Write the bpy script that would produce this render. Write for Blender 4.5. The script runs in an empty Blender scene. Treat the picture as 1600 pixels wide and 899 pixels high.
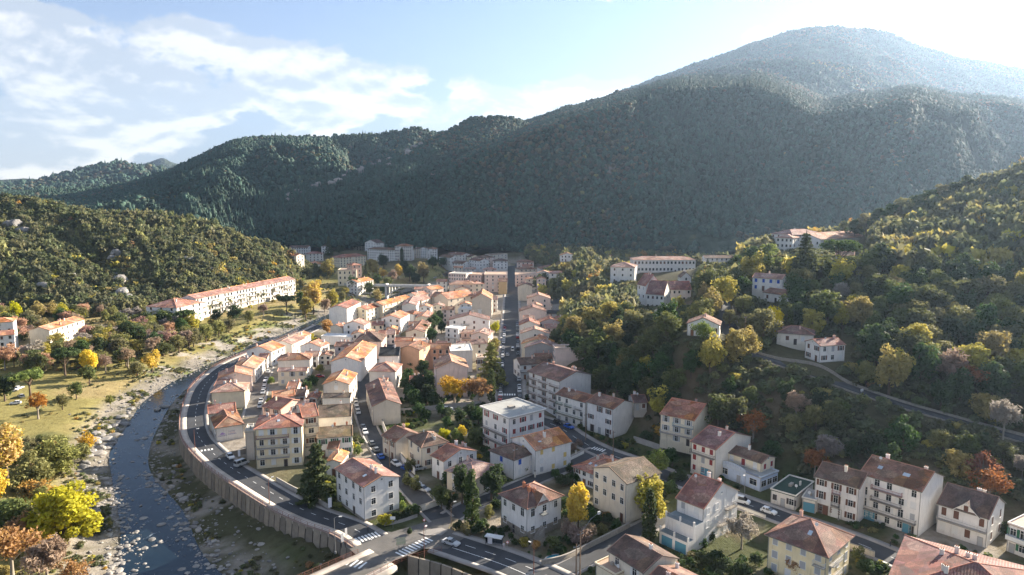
import bpy, math, random
import numpy as np
from mathutils import Vector, Matrix
random.seed(7); RNG = np.random.default_rng(11)
S = bpy.context.scene
COL = S.collection
pi = math.pi

# ------------------------------------------------------------------ camera
FPX, HY, CAMH = 1080.0, 308.0, 82.0            # focal length in px of the 1600 px wide photo, eye level row, eye height
PITCH = math.atan((449.5 - HY) / FPX)
cam_d = bpy.data.cameras.new('camera'); cam = bpy.data.objects.new('camera', cam_d); COL.objects.link(cam)
cam_d.sensor_width = 36.0; cam_d.lens = 36.0 * FPX / 1600.0; cam_d.clip_start = 1.0; cam_d.clip_end = 40000.0
cam.location = (0, 0, CAMH); cam.rotation_euler = (pi / 2 - PITCH, 0, 0)
S.camera = cam

# ------------------------------------------------------------------ sun, sky, exposure
SUN_AZ, SUN_EL = math.radians(52), math.radians(19.2)
SUNV = Vector((math.sin(SUN_AZ) * math.cos(SUN_EL), math.cos(SUN_AZ) * math.cos(SUN_EL), math.sin(SUN_EL)))
sl = bpy.data.lights.new('sun', 'SUN'); sl.energy = 5.0; sl.angle = math.radians(0.53); sl.color = (1.0, 0.885, 0.73)
so = bpy.data.objects.new('sun', sl); COL.objects.link(so); so.rotation_euler = SUNV.to_track_quat('Z', 'Y').to_euler()
S.view_settings.view_transform = 'Standard'; S.view_settings.look = 'None'
S.view_settings.exposure = 2.05; S.view_settings.gamma = 1.0; S.view_settings.use_curve_mapping = False
S.render.engine = 'CYCLES'
S.cycles.use_denoising = True
try: S.cycles.denoiser = 'OPENIMAGEDENOISE'
except Exception: pass
S.cycles.max_bounces = 5; S.cycles.diffuse_bounces = 3; S.cycles.glossy_bounces = 2; S.cycles.transmission_bounces = 2
S.cycles.volume_bounces = 0; S.cycles.transparent_max_bounces = 4; S.cycles.use_adaptive_sampling = True; S.cycles.adaptive_threshold = 0.02
S.cycles.caustics_reflective = False; S.cycles.caustics_refractive = False
S.cycles.sample_clamp_indirect = 4.0

class NT:
    """small helper to write node trees"""
    def __init__(s, tree): s.t = tree; s.n = tree.nodes; s.l = tree.links
    def new(s, kind, **kw):
        nd = s.n.new(kind)
        for k, v in kw.items(): setattr(nd, k, v)
        return nd
    def put(s, sock, v):
        if hasattr(v, 'links') or isinstance(v, bpy.types.NodeSocket): s.l.new(v, sock)
        else: sock.default_value = v
    def math(s, op, a, b=None, c=None, clamp=False):
        nd = s.new('ShaderNodeMath', operation=op); nd.use_clamp = clamp
        for i, v in enumerate((a, b, c)):
            if v is not None: s.put(nd.inputs[i], v)
        return nd.outputs[0]
    def mix(s, fac, a, b, blend='MIX'):
        nd = s.new('ShaderNodeMix', data_type='RGBA', blend_type=blend)
        s.put(nd.inputs[0], fac); s.put(nd.inputs[6], a); s.put(nd.inputs[7], b)
        return nd.outputs[2]
    def ramp(s, fac, lo, hi, smooth=True):
        nd = s.new('ShaderNodeMapRange'); nd.interpolation_type = 'SMOOTHSTEP' if smooth else 'LINEAR'
        s.put(nd.inputs[0], fac); nd.inputs[1].default_value = lo; nd.inputs[2].default_value = hi
        return nd.outputs[0]
    def maprange(s, fac, a, b, c, d):
        nd = s.new('ShaderNodeMapRange'); s.put(nd.inputs[0], fac)
        for i, v in zip((1, 2, 3, 4), (a, b, c, d)): nd.inputs[i].default_value = v
        return nd.outputs[0]
    def noise(s, vec, scale, detail=4, rough=0.55, dist=0.0):
        nd = s.new('ShaderNodeTexNoise')
        if vec is not None: s.put(nd.inputs['Vector'], vec)
        nd.inputs['Scale'].default_value = scale; nd.inputs['Detail'].default_value = detail
        nd.inputs['Roughness'].default_value = rough; nd.inputs['Distortion'].default_value = dist
        return nd.outputs[0]
    def mapping(s, vec, scale=(1, 1, 1), loc=(0, 0, 0)):
        nd = s.new('ShaderNodeMapping'); s.put(nd.inputs[0], vec); nd.inputs['Scale'].default_value = scale; nd.inputs['Location'].default_value = loc
        return nd.outputs[0]
    def comb(s, x, y, z=0.0):
        nd = s.new('ShaderNodeCombineXYZ')
        for i, v in enumerate((x, y, z)): s.put(nd.inputs[i], v)
        return nd.outputs[0]
    def sep(s, v):
        nd = s.new('ShaderNodeSeparateXYZ'); s.put(nd.inputs[0], v); return nd.outputs

def c4(c): return (c[0], c[1], c[2], 1.0)

CL_DARK, CL_LIT, CL_VEIL = (2.7, 2.95, 3.35), (4.7, 4.6, 4.5), (2.2, 2.6, 3.25)
# ---- world: Nishita sky with a procedural cloud bank that runs round the horizon
W = bpy.data.worlds.new('World'); S.world = W; W.use_nodes = True
w = NT(W.node_tree); w.n.clear()
sky = w.new('ShaderNodeTexSky', sky_type='NISHITA'); sky.sun_disc = False; sky.sun_elevation = SUN_EL; sky.sun_rotation = SUN_AZ
sky.altitude = 300; sky.air_density = 1.0; sky.dust_density = 0.15; sky.ozone_density = 1.6
tc = w.new('ShaderNodeTexCoord'); skt = w.mix(1.0, sky.outputs[0], c4((.91, .885, 1.0)), 'MULTIPLY'); dx, dy, dz = w.sep(tc.outputs['Generated'])
zz = w.math('MAXIMUM', dz, 0.0)
az = w.math('ARCTAN2', dx, dy); el = w.math('ARCSINE', zz)
# cloud space: azimuth and height, flattened towards the horizon so the bank lies in layers
cv = w.comb(w.math('MULTIPLY', az, 1.0), w.math('MULTIPLY', w.math('POWER', el, 0.85), 1.7), 0.0)
n1 = w.noise(w.mapping(cv, (1, 1, 1), (2.15, 4.45, 0)), 6.5, 10, 0.54, 0.1)
n1b = w.noise(w.mapping(cv, (1, 1, 1), (2.15, 4.475, 0)), 6.5, 10, 0.54, 0.1)      # the same clouds a little lower: gives them lit tops
nl = w.noise(w.mapping(cv, (1, 1, 1), (1.3, 7.7, 0)), 1.7, 3, 0.5)
top = w.math('ADD', 0.175, w.math('MULTIPLY', 0.06, w.math('SUBTRACT', 1.0, w.math('COSINE', w.math('MULTIPLY', w.math('ADD', az, 0.03), 4.6)))))
rel = w.math('DIVIDE', el, top)                       # 0 horizon .. 1 bank top
bias = w.math('ADD', w.maprange(rel, 0.70, 1.08, 0.105, -0.15), w.maprange(rel, 1.6, 2.6, 0.0, 0.16))  # second term: unseen cloud overhead, added to fill the shaded walls with light
low = w.maprange(rel, 0.0, 0.5, -0.07, 0.0)
dens = w.math('ADD', w.math('ADD', w.math('ADD', w.math('MULTIPLY', n1, .8), w.math('MULTIPLY', nl, .2)), bias), low)
mask = w.ramp(dens, 0.490, 0.535)
shade = w.ramp(w.math('ADD', w.math('MULTIPLY', w.math('SUBTRACT', n1b, n1), 2.2), w.math('MULTIPLY', n1, .35)), 0.10, 0.34)
cloud = w.mix(1.0, w.mix(shade, c4(CL_DARK), c4(CL_LIT)), w.mix(1.0, sky.outputs[0], c4((.14, .14, .14)), 'MULTIPLY'), 'ADD')   # clouds also pass on the glow of the sky behind them
veil = w.mix(w.maprange(el, 0.02, 0.34, 0.85, 0.12), skt, c4(CL_VEIL))       # thin milky layer near the horizon
skyc = w.mix(w.math('MULTIPLY', mask, .96), veil, cloud)
bg = w.new('ShaderNodeBackground'); w.put(bg.inputs[0], skyc); bg.inputs[1].default_value = 0.052
wo = w.new('ShaderNodeOutputWorld'); w.l.new(bg.outputs[0], wo.inputs[0])

# ------------------------------------------------------------------ photo geometry: pixel -> place
def ray(px, py):
    u = (px - 800.0) / FPX; v = -(py - 449.5) / FPX
    return (u, math.cos(PITCH) + v * math.sin(PITCH), -math.sin(PITCH) + v * math.cos(PITCH))
def P(px, py, z=0.0):
    d = ray(px, py); t = (z - CAMH) / d[2]; return (d[0] * t, d[1] * t)
def D(px, py, depth):
    d = ray(px, py); t = depth / d[1]; return (d[0] * t, depth, CAMH + d[2] * t)
def proj(x, y, z):
    dz_ = z - CAMH; zc = y * math.cos(PITCH) - dz_ * math.sin(PITCH); yc = y * math.sin(PITCH) + dz_ * math.cos(PITCH)
    if zc <= 1: return (-9999, -9999)
    return (800 + FPX * x / zc, 449.5 - FPX * yc / zc)

# ------------------------------------------------------------------ numpy noise
_LAT = RNG.random((256, 256))
def vnoise(x, y):
    x = np.asarray(x, float); y = np.asarray(y, float)
    xi = np.floor(x).astype(int); yi = np.floor(y).astype(int); fx = x - xi; fy = y - yi
    fx = fx * fx * (3 - 2 * fx); fy = fy * fy * (3 - 2 * fy)
    a = _LAT[xi & 255, yi & 255]; b = _LAT[(xi + 1) & 255, yi & 255]; c = _LAT[xi & 255, (yi + 1) & 255]; d = _LAT[(xi + 1) & 255, (yi + 1) & 255]
    return (a * (1 - fx) + b * fx) * (1 - fy) + (c * (1 - fx) + d * fx) * fy
def fbm(x, y, s, o=4, gain=0.5):
    r = 0; a = 1.0; t = 0
    for i in range(o):
        r = r + a * (vnoise(np.asarray(x) / s + 17.3 * i, np.asarray(y) / s + 9.1 * i) * 2 - 1); t += a; a *= gain; s /= 2.03
    return r / t
def ridged(x, y, s, o=3):
    r = 0; a = 1.0; t = 0
    for i in range(o):
        r = r + a * (1 - np.abs(vnoise(np.asarray(x) / s + 31.7 * i, np.asarray(y) / s + 5.9 * i) * 2 - 1) * 2); t += a; a *= .5; s /= 2.1
    return r / t

# ------------------------------------------------------------------ mesh + object helpers
def link(o, parent=None, loc=None, rz=0.0):
    COL.objects.link(o)
    if parent is not None: o.parent = parent
    if loc is not None: o.location = loc
    if rz: o.rotation_euler = (0, 0, rz)
    return o
class MB:
    def __init__(s): s.v = []; s.f = []; s.m = []; s.uv = {}
    def add(s, vs, fs, m=0, uvs=None):
        o = len(s.v); s.v += [tuple(map(float, v)) for v in vs]
        for k, f in enumerate(fs):
            if uvs and uvs[k]: s.uv[len(s.f)] = uvs[k]
            s.f.append(tuple(i + o for i in f)); s.m.append(m)
        return s
    def box(s, x0, x1, y0, y1, z0, z1, m=0):
        return s.add([(x0, y0, z0), (x1, y0, z0), (x1, y1, z0), (x0, y1, z0), (x0, y0, z1), (x1, y0, z1), (x1, y1, z1), (x0, y1, z1)],
                     [(0, 3, 2, 1), (4, 5, 6, 7), (0, 1, 5, 4), (1, 2, 6, 5), (2, 3, 7, 6), (3, 0, 4, 7)], m)
    def obox(s, c, ux, hw, hd, z0, z1, m=0):   # oriented box: centre, unit x dir, half sizes
        uy = (-ux[1], ux[0]); vs = []
        for z in (z0, z1):
            for a, b in ((-1, -1), (1, -1), (1, 1), (-1, 1)):
                vs.append((c[0] + ux[0] * hw * a + uy[0] * hd * b, c[1] + ux[1] * hw * a + uy[1] * hd * b, z))
        return s.add(vs, [(0, 3, 2, 1), (4, 5, 6, 7), (0, 1, 5, 4), (1, 2, 6, 5), (2, 3, 7, 6), (3, 0, 4, 7)], m)
    def tube(s, pts, rads, n=8, m=0, cap=True):
        rings = []; o = len(s.v)
        for i, p in enumerate(pts):
            p = Vector(p); a = Vector(pts[max(i - 1, 0)]); b = Vector(pts[min(i + 1, len(pts) - 1)]); t = (b - a)
            if t.length < 1e-6: t = Vector((0, 0, 1))
            t.normalize(); q = Vector((1, 0, 0)) if abs(t.x) < .9 else Vector((0, 1, 0))
            u = t.cross(q).normalized(); v = t.cross(u)
            for k in range(n):
                an = 2 * pi * k / n; s.v.append(tuple(p + (u * math.cos(an) + v * math.sin(an)) * rads[i]))
        for i in range(len(pts) - 1):
            for k in range(n):
                s.f.append((o + i * n + k, o + i * n + (k + 1) % n, o + (i + 1) * n + (k + 1) % n, o + (i + 1) * n + k)); s.m.append(m)
        if cap:
            s.f.append(tuple(o + k for k in range(n))); s.m.append(m)
            e = o + (len(pts) - 1) * n; s.f.append(tuple(e + k for k in range(n))[::-1]); s.m.append(m)
        return s
    def prism(s, poly, z0, z1, m=0):
        n = len(poly); vs = [(p[0], p[1], z0) for p in poly] + [(p[0], p[1], z1) for p in poly]
        return s.add(vs, [tuple(range(n))[::-1], tuple(range(n, 2 * n))] + [(i, (i + 1) % n, n + (i + 1) % n, n + i) for i in range(n)], m)
    def mesh(s, name, mats, smooth=False):
        me = bpy.data.meshes.new(name); me.from_pydata(s.v, [], s.f)
        for m in mats: me.materials.append(m)
        if len(mats) > 1: me.polygons.foreach_set('material_index', s.m)
        if smooth: me.polygons.foreach_set('use_smooth', [True] * len(s.f))
        if s.uv:
            ul = me.uv_layers.new(name='UVMap'); d = ul.data
            for fi, uvs in s.uv.items():
                ls = me.polygons[fi].loop_start
                for k, q in enumerate(uvs): d[ls + k].uv = q
        me.update(); return me
    def build(s, name, mats, parent=None, loc=None, rz=0.0, smooth=False):
        if not isinstance(mats, (list, tuple)): mats = [mats]
        return link(bpy.data.objects.new(name, s.mesh(name, mats, smooth)), parent, loc, rz)
def np_mesh(name, v, f, mats, smooth=True, midx=None):
    me = bpy.data.meshes.new(name); v = np.asarray(v, np.float32); f = np.asarray(f, np.int32); k = f.shape[1]
    me.vertices.add(len(v)); me.vertices.foreach_set('co', v.ravel())
    me.loops.add(f.size); me.loops.foreach_set('vertex_index', f.ravel())
    me.polygons.add(len(f)); me.polygons.foreach_set('loop_start', np.arange(0, f.size, k, dtype=np.int32)); me.polygons.foreach_set('loop_total', np.full(len(f), k, np.int32))
    for m in mats: me.materials.append(m)
    if midx is not None: me.polygons.foreach_set('material_index', np.asarray(midx, np.int32))
    me.update(calc_edges=True)
    if smooth: me.polygons.foreach_set('use_smooth', np.ones(len(f), bool))
    return me
LABELS = {}     # label -> objects, resolved at the end
def tag(o, label, cat, group=None, kind=None, share=False):
    o['label'] = label; o['category'] = cat
    if group: o['group'] = group
    if kind: o['kind'] = kind
    if not share: LABELS.setdefault(label, []).append(o)
    return o
def empty(name, loc, rz=0.0):
    o = bpy.data.objects.new(name, None); o.empty_display_size = .5; return link(o, None, loc, rz)
def struct(o, label=None, cat=None, kind='structure'):
    o['kind'] = kind
    if label: o['label'] = label
    if cat: o['category'] = cat
    return o
def smooth_line(pts, step):
    """Catmull-Rom through the points, resampled every step metres"""
    pts = [np.array(p, float) for p in pts]; out = []
    for i in range(len(pts) - 1):
        p0 = pts[max(i - 1, 0)]; p1 = pts[i]; p2 = pts[i + 1]; p3 = pts[min(i + 2, len(pts) - 1)]
        n = max(2, int(np.linalg.norm(p2 - p1) / (step * .5)))
        for k in range(n):
            t = k / n
            out.append(.5 * ((2 * p1) + (-p0 + p2) * t + (2 * p0 - 5 * p1 + 4 * p2 - p3) * t * t + (-p0 + 3 * p1 - 3 * p2 + p3) * t ** 3))
    out.append(pts[-1]); out = np.array(out)
    seg = np.r_[0, np.cumsum(np.linalg.norm(np.diff(out, axis=0), axis=1))]
    n = max(2, int(round(seg[-1] / step)) + 1); q = np.linspace(0, seg[-1], n)
    return np.stack([np.interp(q, seg, out[:, k]) for k in range(out.shape[1])], 1)
def left_normals(l):
    t = np.gradient(l[:, :2], axis=0); t /= np.linalg.norm(t, axis=1)[:, None] + 1e-9
    return np.stack([-t[:, 1], t[:, 0]], 1)
def dist_line(x, y, l):
    """distance to a polyline, signed (+ left of travel), and parameter index"""
    x = np.asarray(x, float).ravel(); y = np.asarray(y, float).ravel()
    best = np.full(x.shape, 1e9); sg = np.zeros(x.shape); pr = np.zeros(x.shape)
    for i in range(len(l) - 1):
        ax, ay = l[i][:2]; bx, by = l[i + 1][:2]; vx, vy = bx - ax, by - ay; L2 = vx * vx + vy * vy + 1e-9
        t = np.clip(((x - ax) * vx + (y - ay) * vy) / L2, 0, 1); ex = x - ax - t * vx; ey = y - ay - t * vy; d = np.hypot(ex, ey)
        k = d < best; best[k] = d[k]; sg[k] = np.sign(vx * ey - vy * ex)[k]; pr[k] = (i + t)[k]
    return best, sg, pr
HAZE_D, HAZE_G = 0.52e-4, 0.56
# ------------------------------------------------------------------ materials
_M = {}
def new_mat(name):
    m = bpy.data.materials.new(name); m.use_nodes = True; t = NT(m.node_tree); b = m.node_tree.nodes['Principled BSDF']
    b.inputs['Specular IOR Level'].default_value = 0.3
    return m, t, b
def bump(t, b, h, strength, dist):
    n = t.new('ShaderNodeBump'); n.inputs['Strength'].default_value = strength; n.inputs['Distance'].default_value = dist
    t.put(n.inputs['Height'], h); t.l.new(n.outputs[0], b.inputs['Normal'])
def obj_co(t): return t.new('ShaderNodeTexCoord').outputs['Object']
def orand(t): return t.new('ShaderNodeObjectInfo').outputs['Random']
def hsv(t, col, h=0.5, s=1.0, v=1.0):
    n = t.new('ShaderNodeHueSaturation'); t.put(n.inputs['Hue'], h); t.put(n.inputs['Saturation'], s); t.put(n.inputs['Value'], v); t.put(n.inputs['Color'], col); return n.outputs[0]
def plain(name, col, rough=0.7, spec=0.3, metal=0.0, var=0.12, scale=2.0):
    k = ('p', name)
    if k in _M: return _M[k]
    m, t, b = new_mat(name); co = obj_co(t); n = t.noise(co, scale, 4)
    t.put(b.inputs['Base Color'], t.mix(n, c4([x * (1 - var) for x in col]), c4([min(1, x * (1 + var)) for x in col])))
    b.inputs['Roughness'].default_value = rough; b.inputs['Specular IOR Level'].default_value = spec; b.inputs['Metallic'].default_value = metal
    _M[k] = m; return m
WALLS = dict(white=(.82, .79, .745), cream=(.79, .70, .55), yellow=(.80, .69, .49), pink=(.72, .51, .42), salmon=(.68, .43, .32), grey=(.40, .38, .36),
             beige=(.66, .57, .46), pale=(.78, .73, .65), blue=(.55, .62, .72), stone=(.36, .33, .29), rose=(.76, .61, .54), ochre=(.60, .42, .20), plaster=(.55, .50, .44))
def wall_mat(c):
    k = ('w', c)
    if k in _M: return _M[k]
    col = WALLS[c]; m, t, b = new_mat('render_' + c); co = obj_co(t)
    big = t.noise(co, 0.35, 5, .6); fine = t.noise(co, 9.0, 3); streak = t.noise(t.mapping(co, (2.6, 2.6, .22)), 1.0, 4, .6)
    a = t.mix(t.ramp(big, .35, .75), c4([x * .88 for x in col]), c4(col))
    a = t.mix(t.math('MULTIPLY', t.ramp(streak, .52, .78), .68), a, c4([col[0] * .50, col[1] * .48, col[2] * .45]))
    a = t.mix(t.math('MULTIPLY', fine, .12), a, c4([x * .7 for x in col]))
    zb = t.sep(co)[2]                                              # rain splash stains along the foot of the wall
    foot = t.math('MULTIPLY', t.ramp(t.math('ADD', zb, t.math('MULTIPLY', big, 1.6)), 2.0, .6), .35)
    a = t.mix(foot, a, c4([col[0] * .55, col[1] * .53, col[2] * .48]))
    a = hsv(t, a, t.maprange(orand(t), 0, 1, .493, .507), t.maprange(orand(t), 0, 1, .75, 1.2), t.maprange(orand(t), 0, 1, .92, 1.06))
    t.put(b.inputs['Base Color'], a); b.inputs['Roughness'].default_value = .9; b.inputs['Specular IOR Level'].default_value = .15
    bump(t, b, fine, .25, .02); _M[k] = m; return m
ROOFS = dict(orange=((.56, .24, .12), (.43, .17, .09)), red=((.42, .155, .09), (.29, .105, .07)), brown=((.31, .14, .088), (.20, .098, .066)), dark=((.21, .115, .080), (.135, .082, .060)),
             pink=((.49, .27, .19), (.36, .185, .13)), hall=((.36, .135, .085), (.26, .10, .07)), slate=((.07, .075, .08), (.045, .05, .055)), moss=((.22, .145, .09), (.125, .098, .062)))
def roof_mat(c):
    k = ('r', c)
    if k in _M: return _M[k]
    c1, c2 = ROOFS[c]; tp = .5 if c == 'hall' else .26; m, t, b = new_mat('roof_tiles_' + c); uv = t.new('ShaderNodeTexCoord').outputs['UV']; co = obj_co(t); u, v, _ = t.sep(uv)
    big = t.noise(co, .30, 5, .62, .4); mid = t.noise(co, 1.7, 4, .6)
    cell = t.new('ShaderNodeTexWhiteNoise'); t.put(cell.inputs[0], t.comb(t.math('FLOOR', t.math('MULTIPLY', u, 1 / tp)), t.math('FLOOR', t.math('MULTIPLY', v, 1 / .40)), orand(t)))
    a = t.mix(t.ramp(big, .40, .60), c4([x * .85 for x in c2]), c4(c1))
    vo = t.new('ShaderNodeTexVoronoi'); t.put(vo.inputs['Vector'], t.mapping(uv, (.30, .42, 1))); vo.inputs['Scale'].default_value = 1.0; pt_ = t.sep(vo.outputs['Color'])   # relaid patches
    a = hsv(t, a, t.maprange(pt_[0], 0, 1, .485, .515), t.maprange(pt_[1], 0, 1, .7, 1.15), t.maprange(pt_[2], 0, 1, .68, 1.25))
    a = t.mix(t.math('MULTIPLY', cell.outputs[0], .42), a, c4([x * .45 for x in c2]))
    a = t.mix(t.math('MULTIPLY', t.ramp(mid, .52, .70), .62), a, c4((.085, .075, .058)))      # lichen
    a = t.mix(t.math('MULTIPLY', t.ramp(t.noise(co, 4.5, 3), .60, .72), .35), a, c4((.40, .30, .20)))
    rib = t.math('SINE', t.math('MULTIPLY', u, 2 * pi / tp))
    gap = t.ramp(rib, -.4, -1.0); row = t.ramp(t.math('FRACT', t.math('MULTIPLY', v, 1 / .40)), .12, .0)
    a = t.mix(t.math('MULTIPLY', t.math('MAXIMUM', gap, row), .5), a, c4([x * .28 for x in c2]))
    a = hsv(t, a, t.maprange(orand(t), 0, 1, .488, .512), t.maprange(orand(t), 0, 1, .72, 1.08), t.maprange(orand(t), 0, 1, .85, 1.2))
    t.put(b.inputs['Base Color'], a); b.inputs['Roughness'].default_value = .85; b.inputs['Specular IOR Level'].default_value = .2
    bump(t, b, t.math('ADD', t.math('MULTIPLY', rib, .5), t.math('MULTIPLY', mid, .6)), .9, .05); _M[k] = m; return m
def leaf_mat(name, dark, light, trans=.30):
    k = ('l', name)
    if k in _M: return _M[k]
    m, t, b = new_mat('foliage_' + name); at = t.new('ShaderNodeAttribute', attribute_name='lr')
    a = t.mix(at.outputs['Fac'], c4(dark), c4(light)); a = hsv(t, a, t.maprange(orand(t), 0, 1, .478, .522), t.maprange(orand(t), 0, 1, .75, 1.1), t.maprange(orand(t), 0, 1, .75, 1.25))
    t.put(b.inputs['Base Color'], a); b.inputs['Roughness'].default_value = .75; b.inputs['Specular IOR Level'].default_value = .2
    tr = t.new('ShaderNodeBsdfTranslucent'); t.put(tr.inputs[0], t.mix(.5, a, c4([min(1, x * 1.6) for x in light])))
    mx = t.new('ShaderNodeMixShader'); mx.inputs[0].default_value = trans
    out = m.node_tree.nodes['Material Output']; t.l.new(b.outputs[0], mx.inputs[1]); t.l.new(tr.outputs[0], mx.inputs[2]); t.l.new(mx.outputs[0], out.inputs[0])
    _M[k] = m; return m
BARK = plain('bark', (.13, .095, .07), .9, .1, var=.35, scale=5)
BARKL = plain('bark_pale', (.28, .24, .19), .9, .1, var=.3, scale=5)
def ground_mat():
    m, t, b = new_mat('ground_cover'); at = t.new('ShaderNodeAttribute', attribute_name='col'); co = t.new('ShaderNodeTexCoord').outputs['Object']
    n = t.noise(co, .45, 6, .65); f = t.noise(co, 3.2, 5, .65); a = at.outputs['Color']
    a = t.mix(t.math('MULTIPLY', t.ramp(n, .42, .68), .55), a, t.mix(1.0, a, c4((.55, .50, .42)), 'MULTIPLY'))
    a = t.mix(t.math('MULTIPLY', t.ramp(f, .5, .8), .45), a, t.mix(1.0, a, c4((1.5, 1.45, 1.35)), 'MULTIPLY'))
    t.put(b.inputs['Base Color'], a); b.inputs['Roughness'].default_value = .95; b.inputs['Specular IOR Level'].default_value = .1
    bump(t, b, t.math('ADD', n, t.math('MULTIPLY', f, .4)), .8, .5); return m
def forest_mat(name, c1, c2, rock=.0, s=1.0, rockcol=(.30, .25, .21)):
    m, t, b = new_mat(name); co = t.new('ShaderNodeTexCoord').outputs['Object']
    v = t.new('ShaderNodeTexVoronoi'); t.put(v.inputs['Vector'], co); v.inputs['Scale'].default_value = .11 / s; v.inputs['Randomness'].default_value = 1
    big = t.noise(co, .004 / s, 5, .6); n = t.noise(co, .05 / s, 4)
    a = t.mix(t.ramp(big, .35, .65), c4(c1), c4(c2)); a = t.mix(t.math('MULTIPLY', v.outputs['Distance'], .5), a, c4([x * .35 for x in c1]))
    a = t.mix(t.ramp(n, .62, .75), a, c4((c2[0] * 1.9, c2[1] * 1.4, c2[2] * 1.0)))
    if rock > 0:
        g = t.new('ShaderNodeNewGeometry'); nz = t.sep(g.outputs['Normal'])[2]
        rk = t.math('MULTIPLY', t.ramp(t.noise(co, .018 / s, 5, .7), .66 - rock, .72 - rock), t.ramp(nz, .93, .80))
        a = t.mix(rk, a, c4(rockcol))
    t.put(b.inputs['Base Color'], a); b.inputs['Roughness'].default_value = .95; b.inputs['Specular IOR Level'].default_value = .05
    bump(t, b, t.math('SUBTRACT', t.math('MULTIPLY', n, .6), v.outputs['Distance']), 1.0, 6.0 * s); return m
def asphalt_mat(name, col):
    m, t, b = new_mat(name); co = t.new('ShaderNodeTexCoord').outputs['Object']; n = t.noise(co, .18, 5, .6); f = t.noise(co, 8, 3)
    crack = t.noise(co, .7, 6, .75, 1.5)
    a = t.mix(t.ramp(n, .35, .7), c4([x * .8 for x in col]), c4([x * 1.25 for x in col])); a = t.mix(t.math('MULTIPLY', f, .3), a, c4([x * 1.7 for x in col]))
    a = t.mix(t.math('MULTIPLY', t.ramp(crack, .60, .64), .4), a, c4([x * .55 for x in col]))
    t.put(b.inputs['Base Color'], a); b.inputs['Roughness'].default_value = .85; b.inputs['Specular IOR Level'].default_value = .25; bump(t, b, f, .3, .01); return m
ASPH = asphalt_mat('asphalt', (.050, .052, .056)); ASPH_LIT = asphalt_mat('asphalt_sunlit', (.115, .108, .10)); PAVE = asphalt_mat('pavement', (.27, .25, .23)); PAVE_L = asphalt_mat('pavement_pale', (.40, .35, .30))  # the paler asphalt has sunlight on the open roads put into its colour
PAINT = plain('road_paint', (.72, .72, .70), .6, .3, var=.2, scale=1.5)
CONC = plain('concrete', (.33, .30, .26), .9, .2, var=.3, scale=.6); CONC_D = plain('concrete_stained', (.19, .17, .14), .9, .2, var=.45, scale=.5)
STONEW = plain('stone_wall', (.27, .235, .19), .95, .15, var=.45, scale=1.8)
ROCKM = None
def rock_mat():
    m, t, b = new_mat('river_rock'); co = t.new('ShaderNodeTexCoord').outputs['Object']; n = t.noise(co, 1.2, 5, .65)
    a = t.mix(n, c4((.13, .12, .11)), c4((.40, .37, .33))); a = hsv(t, a, .5, t.maprange(orand(t), 0, 1, .5, 1.1), t.maprange(orand(t), 0, 1, .6, 1.25))
    t.put(b.inputs['Base Color'], a); b.inputs['Roughness'].default_value = .9; bump(t, b, n, .6, .15); return m
ROCKM = rock_mat()
def water_mat():
    m, t, b = new_mat('river_water'); co = t.new('ShaderNodeTexCoord').outputs['Object']; n = t.noise(co, .55, 5, .6, .6); r = t.noise(co, .09, 3)
    fo = t.math('MULTIPLY', t.ramp(t.noise(t.mapping(co, (1, .55, 1)), .5, 6, .7, 1.2), .60, .70), t.ramp(r, .42, .62)); t.put(b.inputs['Base Color'], t.mix(t.math('MULTIPLY', fo, .55), t.mix(r, c4((.004, .012, .022)), c4((.014, .026, .034))), c4((.42, .47, .50)))); t.put(b.inputs['Roughness'], t.maprange(r, .3, .7, .06, .22))
    b.inputs['Specular IOR Level'].default_value = .28; bump(t, b, n, .45, .16); return m
WATER = water_mat()
def glass(name, col=(.025, .03, .035)):
    return plain(name, col, .12, .6, var=.3, scale=.5)
GLASS = glass('window_glass'); FRAME = plain('window_frame_white', (.70, .69, .66), .5); METAL = plain('steel_grey', (.30, .30, .30), .45, .5, .6); RUST = plain('rail_brown', (.20, .085, .06), .7)
IRON = plain('iron_dark', (.035, .035, .04), .5); TERRA = plain('terracotta', (.42, .17, .09), .85, var=.2); WOODP = plain('wood_pole', (.22, .15, .10), .9, var=.3, scale=3)
SHUT = {k: plain('shutter_' + k, c, .65, .25, var=.12, scale=1.2) for k, c in dict(brown=(.13, .06, .04), white=(.66, .66, .64), grey=(.36, .37, .38), green=(.03, .13, .07), blue=(.02, .09, .42), red=(.25, .035, .035), yellow=(.66, .48, .16), teal=(.10, .27, .36), wood=(.26, .12, .06), dark=(.05, .04, .04)).items()}
# ------------------------------------------------------------------ the lie of the land
def PP(l, z=0.0): return [P(a, b, z) for a, b in l]
WALL_PX = [(552, 856), (520, 836), (472, 819), (427, 798), (372, 764), (327, 733), (298, 706), (284, 685), (281, 662), (285, 638), (298, 606), (326, 580), (352, 565), (389, 550), (440, 530), (490, 508)]
RWALL = smooth_line(PP(WALL_PX), 3.0)                                # top of the river wall, travelling upstream: river on the left hand
RIV = [(700, 1130, 9), (500, 1060, 9), (360, 990, 9), (282, 930, 8.5), (252, 875, 7), (238, 810, 6), (206, 745, 3.6), (204, 702, 4.4), (226, 662, 4.0), (248, 628, 4.4), (284, 600, 4.0), (330, 574, 2.6), (390, 548, 2.6), (450, 523, 2.5), (520, 492, 2.5), (590, 470, 3), (650, 455, 3), (720, 440, 3), (740, 425, 3)]
WATER_Z = -7.2
_rl = np.array([[*P(a, b, WATER_Z), c] for a, b, c in RIV]); RIVL = smooth_line(_rl, 5.0)
CTRL = []                                                              # (x, y, z)
def cp(px, py, depth): CTRL.append(D(px, py, depth))
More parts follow.
